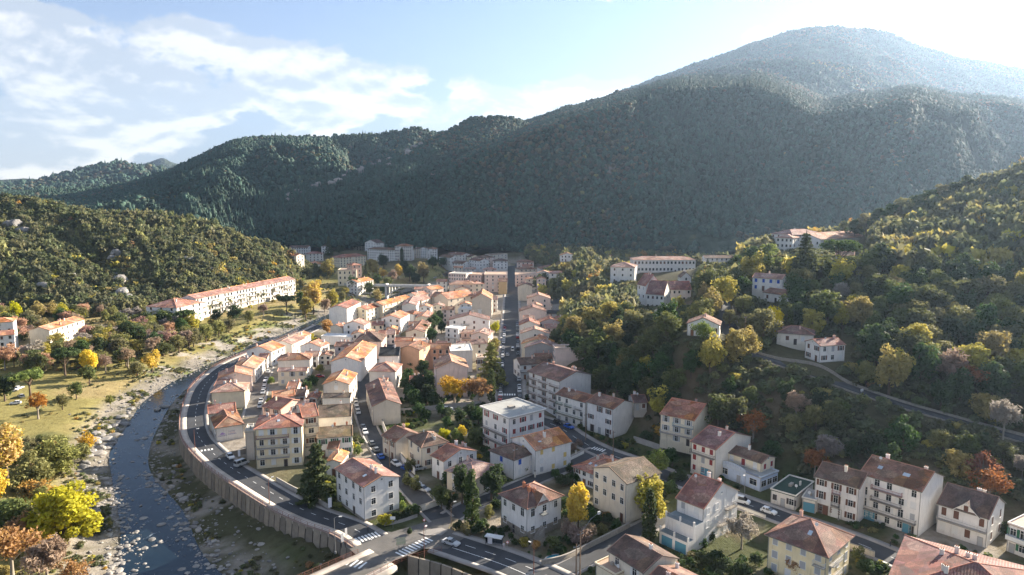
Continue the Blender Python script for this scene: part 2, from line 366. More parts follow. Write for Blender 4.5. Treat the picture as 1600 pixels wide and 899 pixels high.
for a in [(600, 850), (700, 860), (830, 880), (960, 850), (640, 700), (560, 640), (700, 640), (780, 700), (900, 700), (1000, 760), (1150, 830), (1300, 850), (1420, 860), (1540, 870), (430, 640), (460, 560), (540, 540), (640, 540), (720, 520), (800, 600), (800, 520), (800, 450), (700, 450), (650, 430), (860, 620), (870, 540), (860, 480), (850, 440), (500, 500), (600, 400), (700, 400), (790, 400),
          (1000, 690), (1130, 735), (1240, 770), (1380, 800), (1500, 815), (1600, 835), (930, 640), (1000, 900), (1200, 930), (1600, 960)]:
    CTRL.append((*P(a[0], a[1], 0), 0.0))
for a, z in [((200, 600), -3.5), ((120, 660), -3), ((40, 700), -2.5), ((60, 850), -3.5), ((0, 620), -1.5), ((300, 520), -2.5), ((400, 500), -2), ((250, 540), -2), ((90, 560), -1), ((-150, 600), 0), ((-150, 800), -1), ((480, 470), -1), ((250, 490), 0), ((400, 460), 1), ((30, 520), 1), ((560, 440), 2), ((480, 420), 4), ((-300, 520), 3), ((540, 405), 6)]:
    CTRL.append((*P(a[0], a[1], z), z))
# right hillside
for a in [(1590, 686, 200), (1480, 655, 208), (1400, 632, 214), (1330, 608, 222), (1260, 582, 232), (1205, 565, 240), (1160, 548, 250), (1135, 505, 268), (1128, 470, 300),
          (1450, 530, 252), (1600, 560, 240), (1450, 430, 310), (1600, 400, 310), (1600, 280, 430), (1500, 326, 425), (1400, 356, 430), (1300, 392, 430), (1240, 392, 450), (1100, 600, 252), (1000, 560, 292), (930, 500, 372), (905, 540, 312), (1000, 490, 385), (1040, 480, 425), (1030, 428, 540), (975, 445, 505), (1120, 412, 545), (880, 432, 560), (900, 405, 650), (1195, 452, 318), (1098, 518, 262)]:
    cp(*a)
CTRL += [(128, 172, 3.0), (95, 178, 2.0), (70, 196, 1.5), (165, 165, 8), (230, 170, 22), (300, 230, 62), (330, 320, 88), (420, 400, 118), (480, 560, 110), (250, 110, 14), (380, 130, 50), (330, 560, 52), (240, 620, 18), (100, 640, 8), (420, 760, 20), (560, 800, 60), (200, 800, 6), (0, 900, 10), (-200, 900, 12), (200, 960, 8), (-420, 700, 5), (-420, 300, 0), (-300, 120, -2), (-60, 120, -3), (60, 100, 0), (560, 250, 120), (600, 100, 90), (0, 1050, 14), (-400, 1050, 20), (560, 1050, 30)]
PADS = []
# houses that stand on the slopes fix the ground under them: eave pixel, eave height, ground height
for (a_, b_), h_, z_ in [((973, 417), 12, 20), ((1010, 406), 10, 25), ((1070, 405), 10, 25), ((976, 437), 7, 15), ((1002, 444), 14, 17), ((1023, 459), 10, 17), ((1058, 452), 8, 18.5), ((1072, 433), 6, 24), ((1124, 403), 6, 28), ((1226, 371), 10, 47.5), ((1262, 366), 9, 50), ((1317, 372), 5.5, 51), ((1199, 434), 6, 40), ((1213, 459), 4.2, 36), ((1099, 506), 4.6, 32.5), ((1243, 521), 4.4, 27), ((1285, 538), 6.2, 24.5), ((1047, 487), 4.5, 21), ((1320, 400), 5, 50),
                     ((550, 401), 11, 4), ((493, 396), 9, 6), ((495, 412), 9, 3), ((466, 387), 9, 9), ((508, 385), 9, 9), ((560, 379), 11, 9), ((579, 379), 13, 9), ((605, 390), 15, 4), ((630, 385), 17, 8), ((652, 389), 12, 5), ((675, 389), 15, 5), ((866, 419), 10, 3), ((886, 399), 6, 22), ((867, 437), 6, 2), ((711, 398), 12, 3), ((762, 402), 12, 2), ((782, 398), 9, 4)]:
    q_ = P(a_, b_, z_ + h_); CTRL.append((q_[0], q_[1] + 6, z_)); PADS.append((q_[0], q_[1] + 5, z_))
def _tps_fit(c, lam=2.0):
    c = np.array(c); n = len(c); X = c[:, :2] / 100.0
    d = np.linalg.norm(X[:, None] - X[None], axis=2); K = np.where(d > 0, d * d * np.log(d + 1e-12), 0) + np.eye(n) * lam * 1e-3
    Pm = np.c_[np.ones(n), X]; A = np.block([[K, Pm], [Pm.T, np.zeros((3, 3))]]); return X, np.linalg.solve(A, np.r_[c[:, 2], 0, 0, 0])
_TX, _TW = _tps_fit(CTRL)
def tps(x, y):
    q = np.stack([np.ravel(x), np.ravel(y)], 1) / 100.0; out = np.zeros(len(q))
    for i in range(0, len(q), 20000):
        d = np.linalg.norm(q[i:i + 20000, None] - _TX[None], axis=2); K = np.where(d > 0, d * d * np.log(d + 1e-12), 0)
        out[i:i + 20000] = K @ _TW[:-3] + _TW[-3] + q[i:i + 20000] @ _TW[-2:]
    return out
HILL_ROAD_PX = [(1128, 470, 300), (1135, 505, 268), (1160, 548, 250), (1205, 565, 240), (1260, 582, 232), (1330, 608, 222), (1400, 632, 214), (1480, 655, 208), (1590, 686, 200), (1680, 712, 192)]
HROAD = smooth_line([D(*a) for a in HILL_ROAD_PX], 3.0)
MAINL = np.array(PP([(797, 655), (797, 560), (799, 480), (800.5, 412)]))
GULLY = np.array(PP([(425, 905), (500, 885), (560, 897), (620, 898), (700, 925), (780, 960)]))
def Z(x, y):
    x = np.ravel(np.asarray(x, float)); y = np.ravel(np.asarray(y, float)); z = tps(x, y)
    flat = np.abs(z) < 1.2                                        # the town floor is level
    z = np.where(np.abs(z) < 2.5, z * np.clip((np.abs(z) - .8) / 1.7, 0, 1), z)
    dr, sg, pr = dist_line(x, y, HROAD[:, :2]); zr = np.interp(pr, np.arange(len(HROAD)), HROAD[:, 2])
    k = np.clip(1 - (dr - 4.5) / 8.0, 0, 1); k = k * k * (3 - 2 * k); z = z * (1 - k) + zr * k
    twn = (dist_line(x, y, RWALL)[1] < 0) & (z < 7) & (y < 700); z = np.where(twn & (z > 0), z * np.clip((z - 2.5) / 4.5, 0, 1), z)
    dm = dist_line(x, y, MAINL)[0]; k = np.clip(1 - (dm - 13) / 14.0, 0, 1); z = z * (1 - k)
    for ax_, ay_, az_ in PADS:
        k = np.clip(1 - (np.hypot(x - ax_, y - ay_) - 7.5) / 11.0, 0, 1); k = k * k * (3 - 2 * k); z = z * (1 - k) + (az_ + .1) * k
    d, s, p = dist_line(x, y, RIVL[:, :2]); wdt = np.interp(p, np.arange(len(RIVL)), RIVL[:, 2])
    out = np.maximum(0, d - wdt); nb = fbm(x, y, 9.0, 3)
    prof = -7.75 + out * .20 + np.where(out > 0, nb * np.minimum(1.0, out * .12) * 1.1, nb * .25) + np.where(out > 26, (out - 26) * .4, 0)
    dw, sw, pw = dist_line(x, y, RWALL)
    ins = (sw < 0) & (pw > .5) & (pw < len(RWALL) - 1.5)           # town side of the river wall
    drop = np.clip((6.0 - dw) / 4.0, 0, 1) * -5.0                  # hidden under the road slab
    carve = np.minimum(z, prof)
    zi = np.where(dw < 6.0, np.minimum(z, drop), z)
    d2 = dist_line(x, y, GULLY)[0]; carve = np.minimum(carve, -5.5 + np.maximum(0, d2 - 5) * .55); zi = np.where((dw > 9) & (y < 200), np.minimum(zi, -5.5 + np.maximum(0, d2 - 5) * .8), zi)
    return np.where(ins, zi, carve)
def Z1(x, y): return float(Z([x], [y])[0])
GZ = {}
xs = np.unique(np.r_[np.arange(-460, -180, 8), np.arange(-180, 150, 2.5), np.arange(150, 640, 7)])
ys = np.unique(np.r_[np.arange(60, 110, 8), np.arange(110, 420, 2.5), np.arange(420, 1080, 9)])
gx, gy = np.meshgrid(xs, ys, indexing='ij'); gzz = Z(gx, gy).reshape(gx.shape)
def zfast(x, y):
    """bilinear lookup in the ground grid"""
    x = np.clip(np.asarray(x, float), xs[0], xs[-1] - .01); y = np.clip(np.asarray(y, float), ys[0], ys[-1] - .01)
    i = np.clip(np.searchsorted(xs, x, 'right') - 1, 0, len(xs) - 2); j = np.clip(np.searchsorted(ys, y, 'right') - 1, 0, len(ys) - 2)
    fx = (x - xs[i]) / (xs[i + 1] - xs[i]); fy = (y - ys[j]) / (ys[j + 1] - ys[j])
    return (gzz[i, j] * (1 - fx) + gzz[i + 1, j] * fx) * (1 - fy) + (gzz[i, j + 1] * (1 - fx) + gzz[i + 1, j + 1] * fx) * fy
def zf(x, y): return float(zfast(x, y))
def build_ground():
    x, y, z = gx.ravel(), gy.ravel(), gzz.ravel(); n = len(x)
    col = np.tile(np.array([.30, .265, .22]), (n, 1))                                     # town yards: earth and gravel
    g = fbm(x, y, 22, 4)
    def paint(mask, c, soft=None):
        m = np.asarray(mask, float)[:, None]; col[:] = col * (1 - m) + np.array(c) * m
    paint(np.clip((g - .0) * 4, 0, 1), (.17, .15, .09))                                   # gardens
    near = np.clip((262 - y) / 20, 0, 1) * np.clip((x + 70) / 15, 0, 1); paint(near * np.clip((fbm(x, y, 26, 4) + .22) * 5, 0, 1), (.075, .085, .036)); paint(near * np.clip((fbm(x + 90, y, 9, 3) - .2) * 5, 0, 1), (.12, .10, .06))
    d, s, p = dist_line(x, y, RIVL[:, :2]); wdt = np.interp(p, np.arange(len(RIVL)), RIVL[:, 2]); dw, sw, pw = dist_line(x, y, RWALL)
    leftb = (s > 0) & (d < 400); out = d - wdt
    lawn = np.clip((out - 12) / 6, 0, 1) * leftb
    paint(lawn, (.235, .205, .075)); paint(lawn * np.clip((fbm(x, y, 30, 4) - .02) * 5, 0, 1), (.31, .245, .115)); paint(lawn * np.clip((fbm(x, y, 14, 3) - .25) * 5, 0, 1), (.13, .13, .05))
    notown = ~((sw < 0) & (pw > .5) & (pw < len(RWALL) - 1.5) & (dw < 300))
    bed = np.clip((14 - out) / 6, 0, 1) * notown
    paint(bed, (.25, .225, .19)); paint(bed * np.clip((fbm(x, y, 8, 4) - .05) * 4, 0, 1), (.12, .115, .075)); paint(np.clip((2.0 - out) / 2, 0, 1) * notown, (.085, .08, .07))
    right = (s < 0) & notown & (out < 26); paint(right * np.clip((fbm(x, y, 11, 3) + .35) * 3, 0, 1), (.075, .075, .04))
    up = (y > 330) & (out < 24) & (y < 620) & (x < 0); paint(up * np.clip((fbm(x, y, 12, 4) + .05) * 5, 0, 1), (.15, .17, .055)); paint(up * np.clip((fbm(x + 50, y, 9, 3) - .1) * 6, 0, 1), (.36, .33, .29))
    hill = np.clip((z - 3) / 4, 0, 1); paint(hill, (.085, .078, .042)); paint(hill * np.clip((fbm(x, y, 25, 4) - .1) * 4, 0, 1), (.15, .115, .07))
    ni, nj = len(xs), len(ys); ii, jj = np.meshgrid(np.arange(ni - 1), np.arange(nj - 1), indexing='ij'); a = (ii * nj + jj).ravel()
    me = np_mesh('ground', np.stack([x, y, z], 1), np.stack([a, a + nj, a + nj + 1, a + 1], 1), [ground_mat()])
    at = me.color_attributes.new('col', 'FLOAT_COLOR', 'POINT'); at.data.foreach_set('color', np.c_[col, np.ones(n)].ravel().astype(np.float32))
    return struct(link(bpy.data.objects.new('ground', me)), 'valley ground of grass, gravel banks and yards', 'ground')
build_ground()
_b = MB().add([(-5100, -35, -14), (5100, -35, -14), (5100, 6700, -14), (-5100, 6700, -14)], [(0, 1, 2, 3)])
struct(_b.build('plain', plain('far_plain', (.10, .11, .06), .95, scale=.01)), 'lowland stretching to the horizon below the hills', 'ground')
# river
def ribbon_mesh(name, L, R, mats, zoff=0.0, uvlen=False):
    n = len(L); v = np.r_[L, R]; v = np.c_[v[:, :2], v[:, 2] + zoff]; f = [(i, n + i, n + i + 1, i + 1) for i in range(n - 1)]
    return np_mesh(name, v, f, mats, smooth=False)
def build_river():
    nl = left_normals(RIVL); w_ = RIVL[:, 2] + 1.9; z = np.full(len(RIVL), WATER_Z)
    L = np.c_[RIVL[:, :2] + nl * w_[:, None], z]; R = np.c_[RIVL[:, :2] - nl * w_[:, None], z]
    struct(link(bpy.data.objects.new('river', ribbon_mesh('river', R, L, [WATER]))), 'shallow dark blue river winding between stony banks', 'water')
build_river()

# ------------------------------------------------------------------ hills and mountains (crest drawn in the photo, set at real distances)
def mountain(name, label, crest, foot, back, rows, cols, amp, scale, mat, zback, seed=0, prof=1.0, sink=0.0, spurs=()):
    """crest / foot: lists of (px, py, depth) ; back: how far the far side reaches"""
    cr = np.array([D(*c) for c in crest]); ft = np.array([D(*c) if len(c) == 3 else c for c in foot])
    def along(a, n):
        s = np.r_[0, np.cumsum(np.linalg.norm(np.diff(a[:, :2], axis=0), axis=1))]; q = np.linspace(0, s[-1], n)
        sm = smooth_line(a, s[-1] / (n * 2)); s2 = np.linspace(0, 1, len(sm)); return np.stack([np.interp(np.linspace(0, 1, n), s2, sm[:, k]) for k in range(3)], 1)
    C = along(cr, cols); F = along(ft, cols); pts = []
    bd = C - F; bd[:, 2] = 0; bd /= np.linalg.norm(bd, axis=1)[:, None]; B = C + bd * back; B[:, 2] = zback
    nb = max(4, rows // 4); ts = []
    for i in range(rows + 1):
        t = i / rows; p = F + (C - F) * t; p[:, 2] = F[:, 2] + (C[:, 2] - F[:, 2]) * (t ** prof); pts.append(p); ts.append(t)
    for i in range(1, nb + 1):
        t = i / nb; p = C + (B - C) * t; p[:, 2] = C[:, 2] + (B[:, 2] - C[:, 2]) * t; pts.append(p); ts.append(1 + t)
    V = np.array(pts); T = np.array(ts)[:, None]
    env = np.where(T < 1, np.sin(np.pi * np.clip(T, 0, 1)) ** .8, np.sin(np.pi * np.clip(T - 1, 0, 1)))
    arc = np.r_[0, np.cumsum(np.linalg.norm(np.diff(C[:, :2], axis=0), axis=1))][None, :] + 0 * T; run = np.linalg.norm((C - F)[:, :2], axis=1).mean() * T
    wrp = fbm(arc + seed * 91, run, scale * .8, 3) * scale * .45 + run * .25
    nz = ridged(arc + wrp + seed * 131, run * .28 + seed * 71, scale * .8, 4) * amp * 1.0 - amp * .25 + fbm(V[..., 0], V[..., 1] + seed * 37, scale * .22, 3) * amp * .28
    V[..., 2] += nz * env + fbm(V[..., 0] + seed * 11, V[..., 1], scale * .09, 3) * amp * .10 - sink
    for ln, wd, am in spurs:
        sp = smooth_line([D(*q)[:2] for q in ln], 20.0); dd, _, pr_ = dist_line(V[..., 0], V[..., 1], sp); dd = dd.reshape(V.shape[:2]) + fbm(V[..., 0], V[..., 1], 120, 3) * wd * .25
        V[..., 2] += am * np.clip(1 - dd / wd, 0, 1) ** 1.15 * np.clip(T * 4, 0, 1) * np.clip((.96 - T) * 5, 0, 1)
    lim = CAMH + (C[None, :, 2] - CAMH) * (V[..., 1] / C[None, :, 1]) - 1.5 - (1 - T) * 30      # no swelling may hide the crest line
    V[..., 2] = np.where(T < .995, np.minimum(V[..., 2], lim), V[..., 2])
    nr, nc = V.shape[:2]; ii, jj = np.meshgrid(np.arange(nr - 1), np.arange(nc - 1), indexing='ij'); a = (ii * nc + jj).ravel()
    me = np_mesh(name, V.reshape(-1, 3), np.stack([a, a + 1, a + nc + 1, a + nc], 1), [mat])
    o = link(bpy.data.objects.new(name, me)); struct(o, label, 'mountain' if 'mount' in name else 'hill'); return V, rows
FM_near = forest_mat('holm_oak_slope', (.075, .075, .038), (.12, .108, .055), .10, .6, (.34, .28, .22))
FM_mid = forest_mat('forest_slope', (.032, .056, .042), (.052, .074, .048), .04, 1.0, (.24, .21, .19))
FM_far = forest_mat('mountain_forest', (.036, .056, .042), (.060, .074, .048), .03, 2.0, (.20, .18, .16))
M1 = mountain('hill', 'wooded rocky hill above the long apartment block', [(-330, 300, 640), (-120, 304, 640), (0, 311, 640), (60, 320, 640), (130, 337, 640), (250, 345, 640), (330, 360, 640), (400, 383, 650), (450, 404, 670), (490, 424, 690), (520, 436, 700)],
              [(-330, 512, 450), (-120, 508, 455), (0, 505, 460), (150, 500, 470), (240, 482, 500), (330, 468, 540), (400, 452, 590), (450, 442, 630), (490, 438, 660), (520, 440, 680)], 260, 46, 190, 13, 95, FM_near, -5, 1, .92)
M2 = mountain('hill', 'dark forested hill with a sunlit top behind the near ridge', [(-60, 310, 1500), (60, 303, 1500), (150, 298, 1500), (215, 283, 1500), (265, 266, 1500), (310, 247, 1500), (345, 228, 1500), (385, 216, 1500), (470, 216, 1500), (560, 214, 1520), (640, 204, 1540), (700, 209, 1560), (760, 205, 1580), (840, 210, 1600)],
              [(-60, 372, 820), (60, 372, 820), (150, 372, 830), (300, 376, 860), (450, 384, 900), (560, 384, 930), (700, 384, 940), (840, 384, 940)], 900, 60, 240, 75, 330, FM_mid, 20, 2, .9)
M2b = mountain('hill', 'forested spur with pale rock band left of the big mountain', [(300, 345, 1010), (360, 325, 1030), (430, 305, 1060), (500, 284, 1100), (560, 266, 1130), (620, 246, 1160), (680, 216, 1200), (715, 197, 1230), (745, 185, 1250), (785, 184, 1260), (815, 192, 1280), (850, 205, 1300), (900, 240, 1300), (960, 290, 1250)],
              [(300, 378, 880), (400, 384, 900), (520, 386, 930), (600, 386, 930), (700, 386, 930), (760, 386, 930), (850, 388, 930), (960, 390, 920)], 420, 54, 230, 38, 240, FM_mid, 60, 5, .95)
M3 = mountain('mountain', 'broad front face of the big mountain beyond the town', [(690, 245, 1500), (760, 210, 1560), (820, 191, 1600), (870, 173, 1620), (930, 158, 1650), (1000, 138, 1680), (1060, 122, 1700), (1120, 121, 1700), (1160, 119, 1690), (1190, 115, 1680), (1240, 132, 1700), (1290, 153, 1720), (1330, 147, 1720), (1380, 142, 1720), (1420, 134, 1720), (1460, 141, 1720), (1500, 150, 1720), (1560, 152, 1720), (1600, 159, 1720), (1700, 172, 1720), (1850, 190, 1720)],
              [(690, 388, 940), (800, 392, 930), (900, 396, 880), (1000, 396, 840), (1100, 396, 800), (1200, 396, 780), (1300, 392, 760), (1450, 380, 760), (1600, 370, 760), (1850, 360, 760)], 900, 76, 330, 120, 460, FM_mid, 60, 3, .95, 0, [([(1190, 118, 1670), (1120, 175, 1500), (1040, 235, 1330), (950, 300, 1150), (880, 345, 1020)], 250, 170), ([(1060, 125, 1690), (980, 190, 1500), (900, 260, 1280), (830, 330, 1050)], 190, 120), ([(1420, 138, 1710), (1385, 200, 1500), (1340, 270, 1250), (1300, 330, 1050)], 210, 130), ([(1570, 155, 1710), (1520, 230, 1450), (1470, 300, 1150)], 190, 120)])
M3b = mountain('mountain', 'rounded shoulder just below the summit of the big mountain', [(1000, 150, 2250), (1060, 122, 2250), (1110, 111, 2250), (1160, 101, 2250), (1230, 94, 2250), (1290, 98, 2250), (1340, 110, 2250), (1390, 131, 2250), (1440, 150, 2250), (1500, 165, 2250)],
               [(1000, 190, 1800), (1200, 170, 1800), (1350, 180, 1800), (1500, 200, 1800)], 700, 30, 130, 30, 330, FM_far, 250, 8)
M4 = mountain('mountain', 'hazy summit of the big mountain against the clouds', [(820, 190, 3300), (930, 158, 3300), (1060, 110, 3300), (1120, 90, 3300), (1180, 67, 3300), (1240, 49, 3300), (1290, 42, 3300), (1340, 45, 3300), (1385, 51, 3300), (1440, 73, 3300), (1500, 91, 3300), (1600, 109, 3300), (1700, 132, 3300), (1900, 165, 3300)],
              [(820, 215, 2500), (1060, 160, 2400), (1250, 140, 2400), (1440, 160, 2400), (1600, 190, 2400), (1900, 210, 2400)], 1500, 50, 220, 70, 620, FM_far, 300, 4, .95)
M5 = mountain('hill', 'low blue green hills far down the valley', [(-300, 285, 2700), (-100, 296, 2700), (0, 291, 2700), (60, 282, 2700), (110, 270, 2700), (150, 262, 2700), (185, 254, 2700), (215, 260, 2700), (260, 264, 2700), (320, 266, 2700), (420, 268, 2700)],
              [(-300, 318, 1700), (0, 318, 1750), (200, 316, 1800), (420, 315, 1800)], 1200, 36, 150, 32, 380, FM_far, 20, 6)
M6 = mountain('mountain', 'pale blue peak on the horizon', [(100, 285, 5200), (175, 268, 5200), (210, 259, 5200), (232, 254, 5200), (254, 247, 5200), (272, 255, 5200), (310, 262, 5200), (380, 270, 5200)],
              [(100, 300, 4600), (254, 300, 4600), (380, 300, 4600)], 900, 14, 70, 35, 600, FM_far, 60, 7)
M7 = mountain('hill', 'low wooded rise at the foot of the far hills', [(-200, 287, 3800), (0, 281, 3800), (40, 279, 3800), (80, 283, 3800), (140, 290, 3800)], [(-200, 306, 3000), (140, 306, 3000)], 900, 14, 60, 16, 300, FM_far, 30, 9)
# unseen ridge to the right, height shaped by how far its shade may reach
_rc = []
for p_, K_ in ((60, -56), (-20, -57), (-98, -59), (-140, -60), (-180, -62), (-205, -68), (-220, -85), (-240, -160), (-262, -280), (-290, -330)):
    a_ = 1200.0; _rc.append((.6157 * p_ + .788 * a_, -.788 * p_ + .6157 * a_, K_ + .30 * a_))
M8 = None
def side_ridge():
    c = np.array(_rc); cols = 120; C = smooth_line(c, 6.0); n = len(C)
    dv = np.array([.788, .6157, 0]); rows = []
    for t in np.linspace(0, 1, 30): rows.append(np.c_[C[:, :2] - dv[:2] * 300 * (1 - t), C[:, 2] * t ** .95 + 60 * (1 - t)])
    for t in np.linspace(0, 1, 12)[1:]: rows.append(np.c_[C[:, :2] + dv[:2] * 700 * t, C[:, 2] * (1 - t) + 40 * t])
    V = np.array(rows); T = np.r_[np.linspace(0, 1, 30), 1 + np.linspace(0, 1, 12)[1:]][:, None]
    V[..., 2] += ridged(V[..., 0], V[..., 1], 200, 4) * 25 * np.sin(np.pi * np.clip(np.where(T < 1, T, T - 1), 0, 1)) + fbm(V[..., 0], V[..., 1], 25, 3) * 3
    nr, nc = V.shape[:2]; ii, jj = np.meshgrid(np.arange(nr - 1), np.arange(nc - 1), indexing='ij'); a = (ii * nc + jj).ravel()
    o = link(bpy.data.objects.new('mountain', np_mesh('mountain', V.reshape(-1, 3), np.stack([a, a + nc, a + nc + 1, a + 1], 1), [FM_mid])))
    struct(o, 'steep forested ridge rising beyond the right hillside', 'mountain'); return V
M8 = side_ridge()
# ------------------------------------------------------------------ trees
def leaf_quads(cen, rad, per, size, flat=1.0, up=.15, jit=.7, rng=RNG, solid=.72, asp=1.0):
    """per leaf-sized faces round each clump: returns verts, per-face random"""
    cen = np.asarray(cen, float); rad = np.asarray(rad, float); k = len(cen); n = k * per
    d = rng.normal(size=(n, 3)); d[:, 2] += up; d /= np.linalg.norm(d, axis=1)[:, None]
    ci = np.repeat(np.arange(k), per); r = rad[ci] * (solid + (1.08 - solid) * rng.random(n))
    off = d * r[:, None]; off[:, 2] *= flat; c = cen[ci] + off
    nn = d + rng.normal(size=(n, 3)) * jit; nn /= np.linalg.norm(nn, axis=1)[:, None] + 1e-9
    a = np.cross(nn, rng.normal(size=(n, 3))); a /= np.linalg.norm(a, axis=1)[:, None] + 1e-9; b = np.cross(nn, a)
    s = size * (.6 + .8 * rng.random(n))[:, None]; a = a * s * asp; b = b * s * .7
    v = np.stack([c - a * .5 - b * .5, c + a * .5 - b * .35, c + a * .6 + b * .5, c - a * .4 + b * .6], 1).reshape(-1, 3)
    lr = np.clip(rng.random(k)[ci] * .55 + rng.random(n) * .45, 0, 1)
    return v, lr
def leaf_mesh(name, v, lr, mat, core=None):
    f = np.arange(len(v)).reshape(-1, 4); me = np_mesh(name, v, f, [mat], smooth=False)
    at = me.attributes.new('lr', 'FLOAT', 'FACE'); at.data.foreach_set('value', lr.astype(np.float32)); return me
def shell(k, cx, rx, ry, rz, lo=.5, rng=RNG, zmin=-1.0):
    out = []; lb = rng.normal(size=(8, 3)); lb /= np.linalg.norm(lb, axis=1)[:, None]; am = rng.uniform(.8, 1.22, 8)   # uneven lobes
    while len(out) < k:
        d = rng.normal(size=3); d /= np.linalg.norm(d)
        if d[2] < zmin: continue
        r = (lo + (1 - lo) * rng.random() ** .6) * max(.62, float((am * np.clip(lb @ d, 0, 1) ** 1.5).max())); out.append((cx[0] + d[0] * rx * r, cx[1] + d[1] * ry * r, cx[2] + d[2] * rz * r))
    return np.array(out)
def trunk_mesh(name, h, r, limbs, mat, bend=.3):
    mb = MB(); b = RNG.normal(size=2) * bend
    pts = [(0, 0, -.6), (b[0] * .2, b[1] * .2, h * .25), (b[0] * .6, b[1] * .6, h * .6), (b[0], b[1], h)]
    mb.tube(pts, [r * 1.35, r, r * .75, r * .32], 8)
    for e in limbs:
        t = .35 + .5 * random.random(); s = (b[0] * t, b[1] * t, h * t); m = (s[0] * .5 + e[0] * .5, s[1] * .5 + e[1] * .5, s[2] * .45 + e[2] * .55 + .2)
        mb.tube([s, m, tuple(e)], [r * .45, r * .28, r * .08], 5, cap=False)
    return mb.mesh(name, [mat], True)
FOL = dict(oak=((.030, .040, .014), (.085, .092, .030)), dark=((.014, .028, .010), (.040, .062, .020)), olive=((.060, .060, .022), (.155, .145, .050)), gold=((.26, .13, .025), (.46, .27, .06)), yellow=((.42, .27, .018), (.72, .50, .03)),
           lime=((.16, .15, .018), (.42, .36, .03)), rust=((.17, .055, .022), (.32, .13, .045)), pine=((.015, .030, .010), (.050, .072, .020)), cypress=((.016, .026, .009), (.045, .058, .018)), fir=((.018, .028, .011), (.055, .065, .025)),
           bare=((.12, .085, .060), (.23, .165, .115)), pinkb=((.26, .14, .10), (.42, .25, .18)), palm=((.060, .062, .022), (.15, .13, .055)), green=((.05, .075, .016), (.13, .16, .035)), grey=((.10, .085, .075), (.20, .175, .15)), oliveg=((.10, .088, .022), (.26, .21, .055)))
FOL = {k: tuple(tuple(min(.9, x * (1.75 if k not in ('yellow', 'gold', 'lime', 'rust', 'pinkb') else 1.12)) for x in c) for c in v) for k, v in FOL.items()}
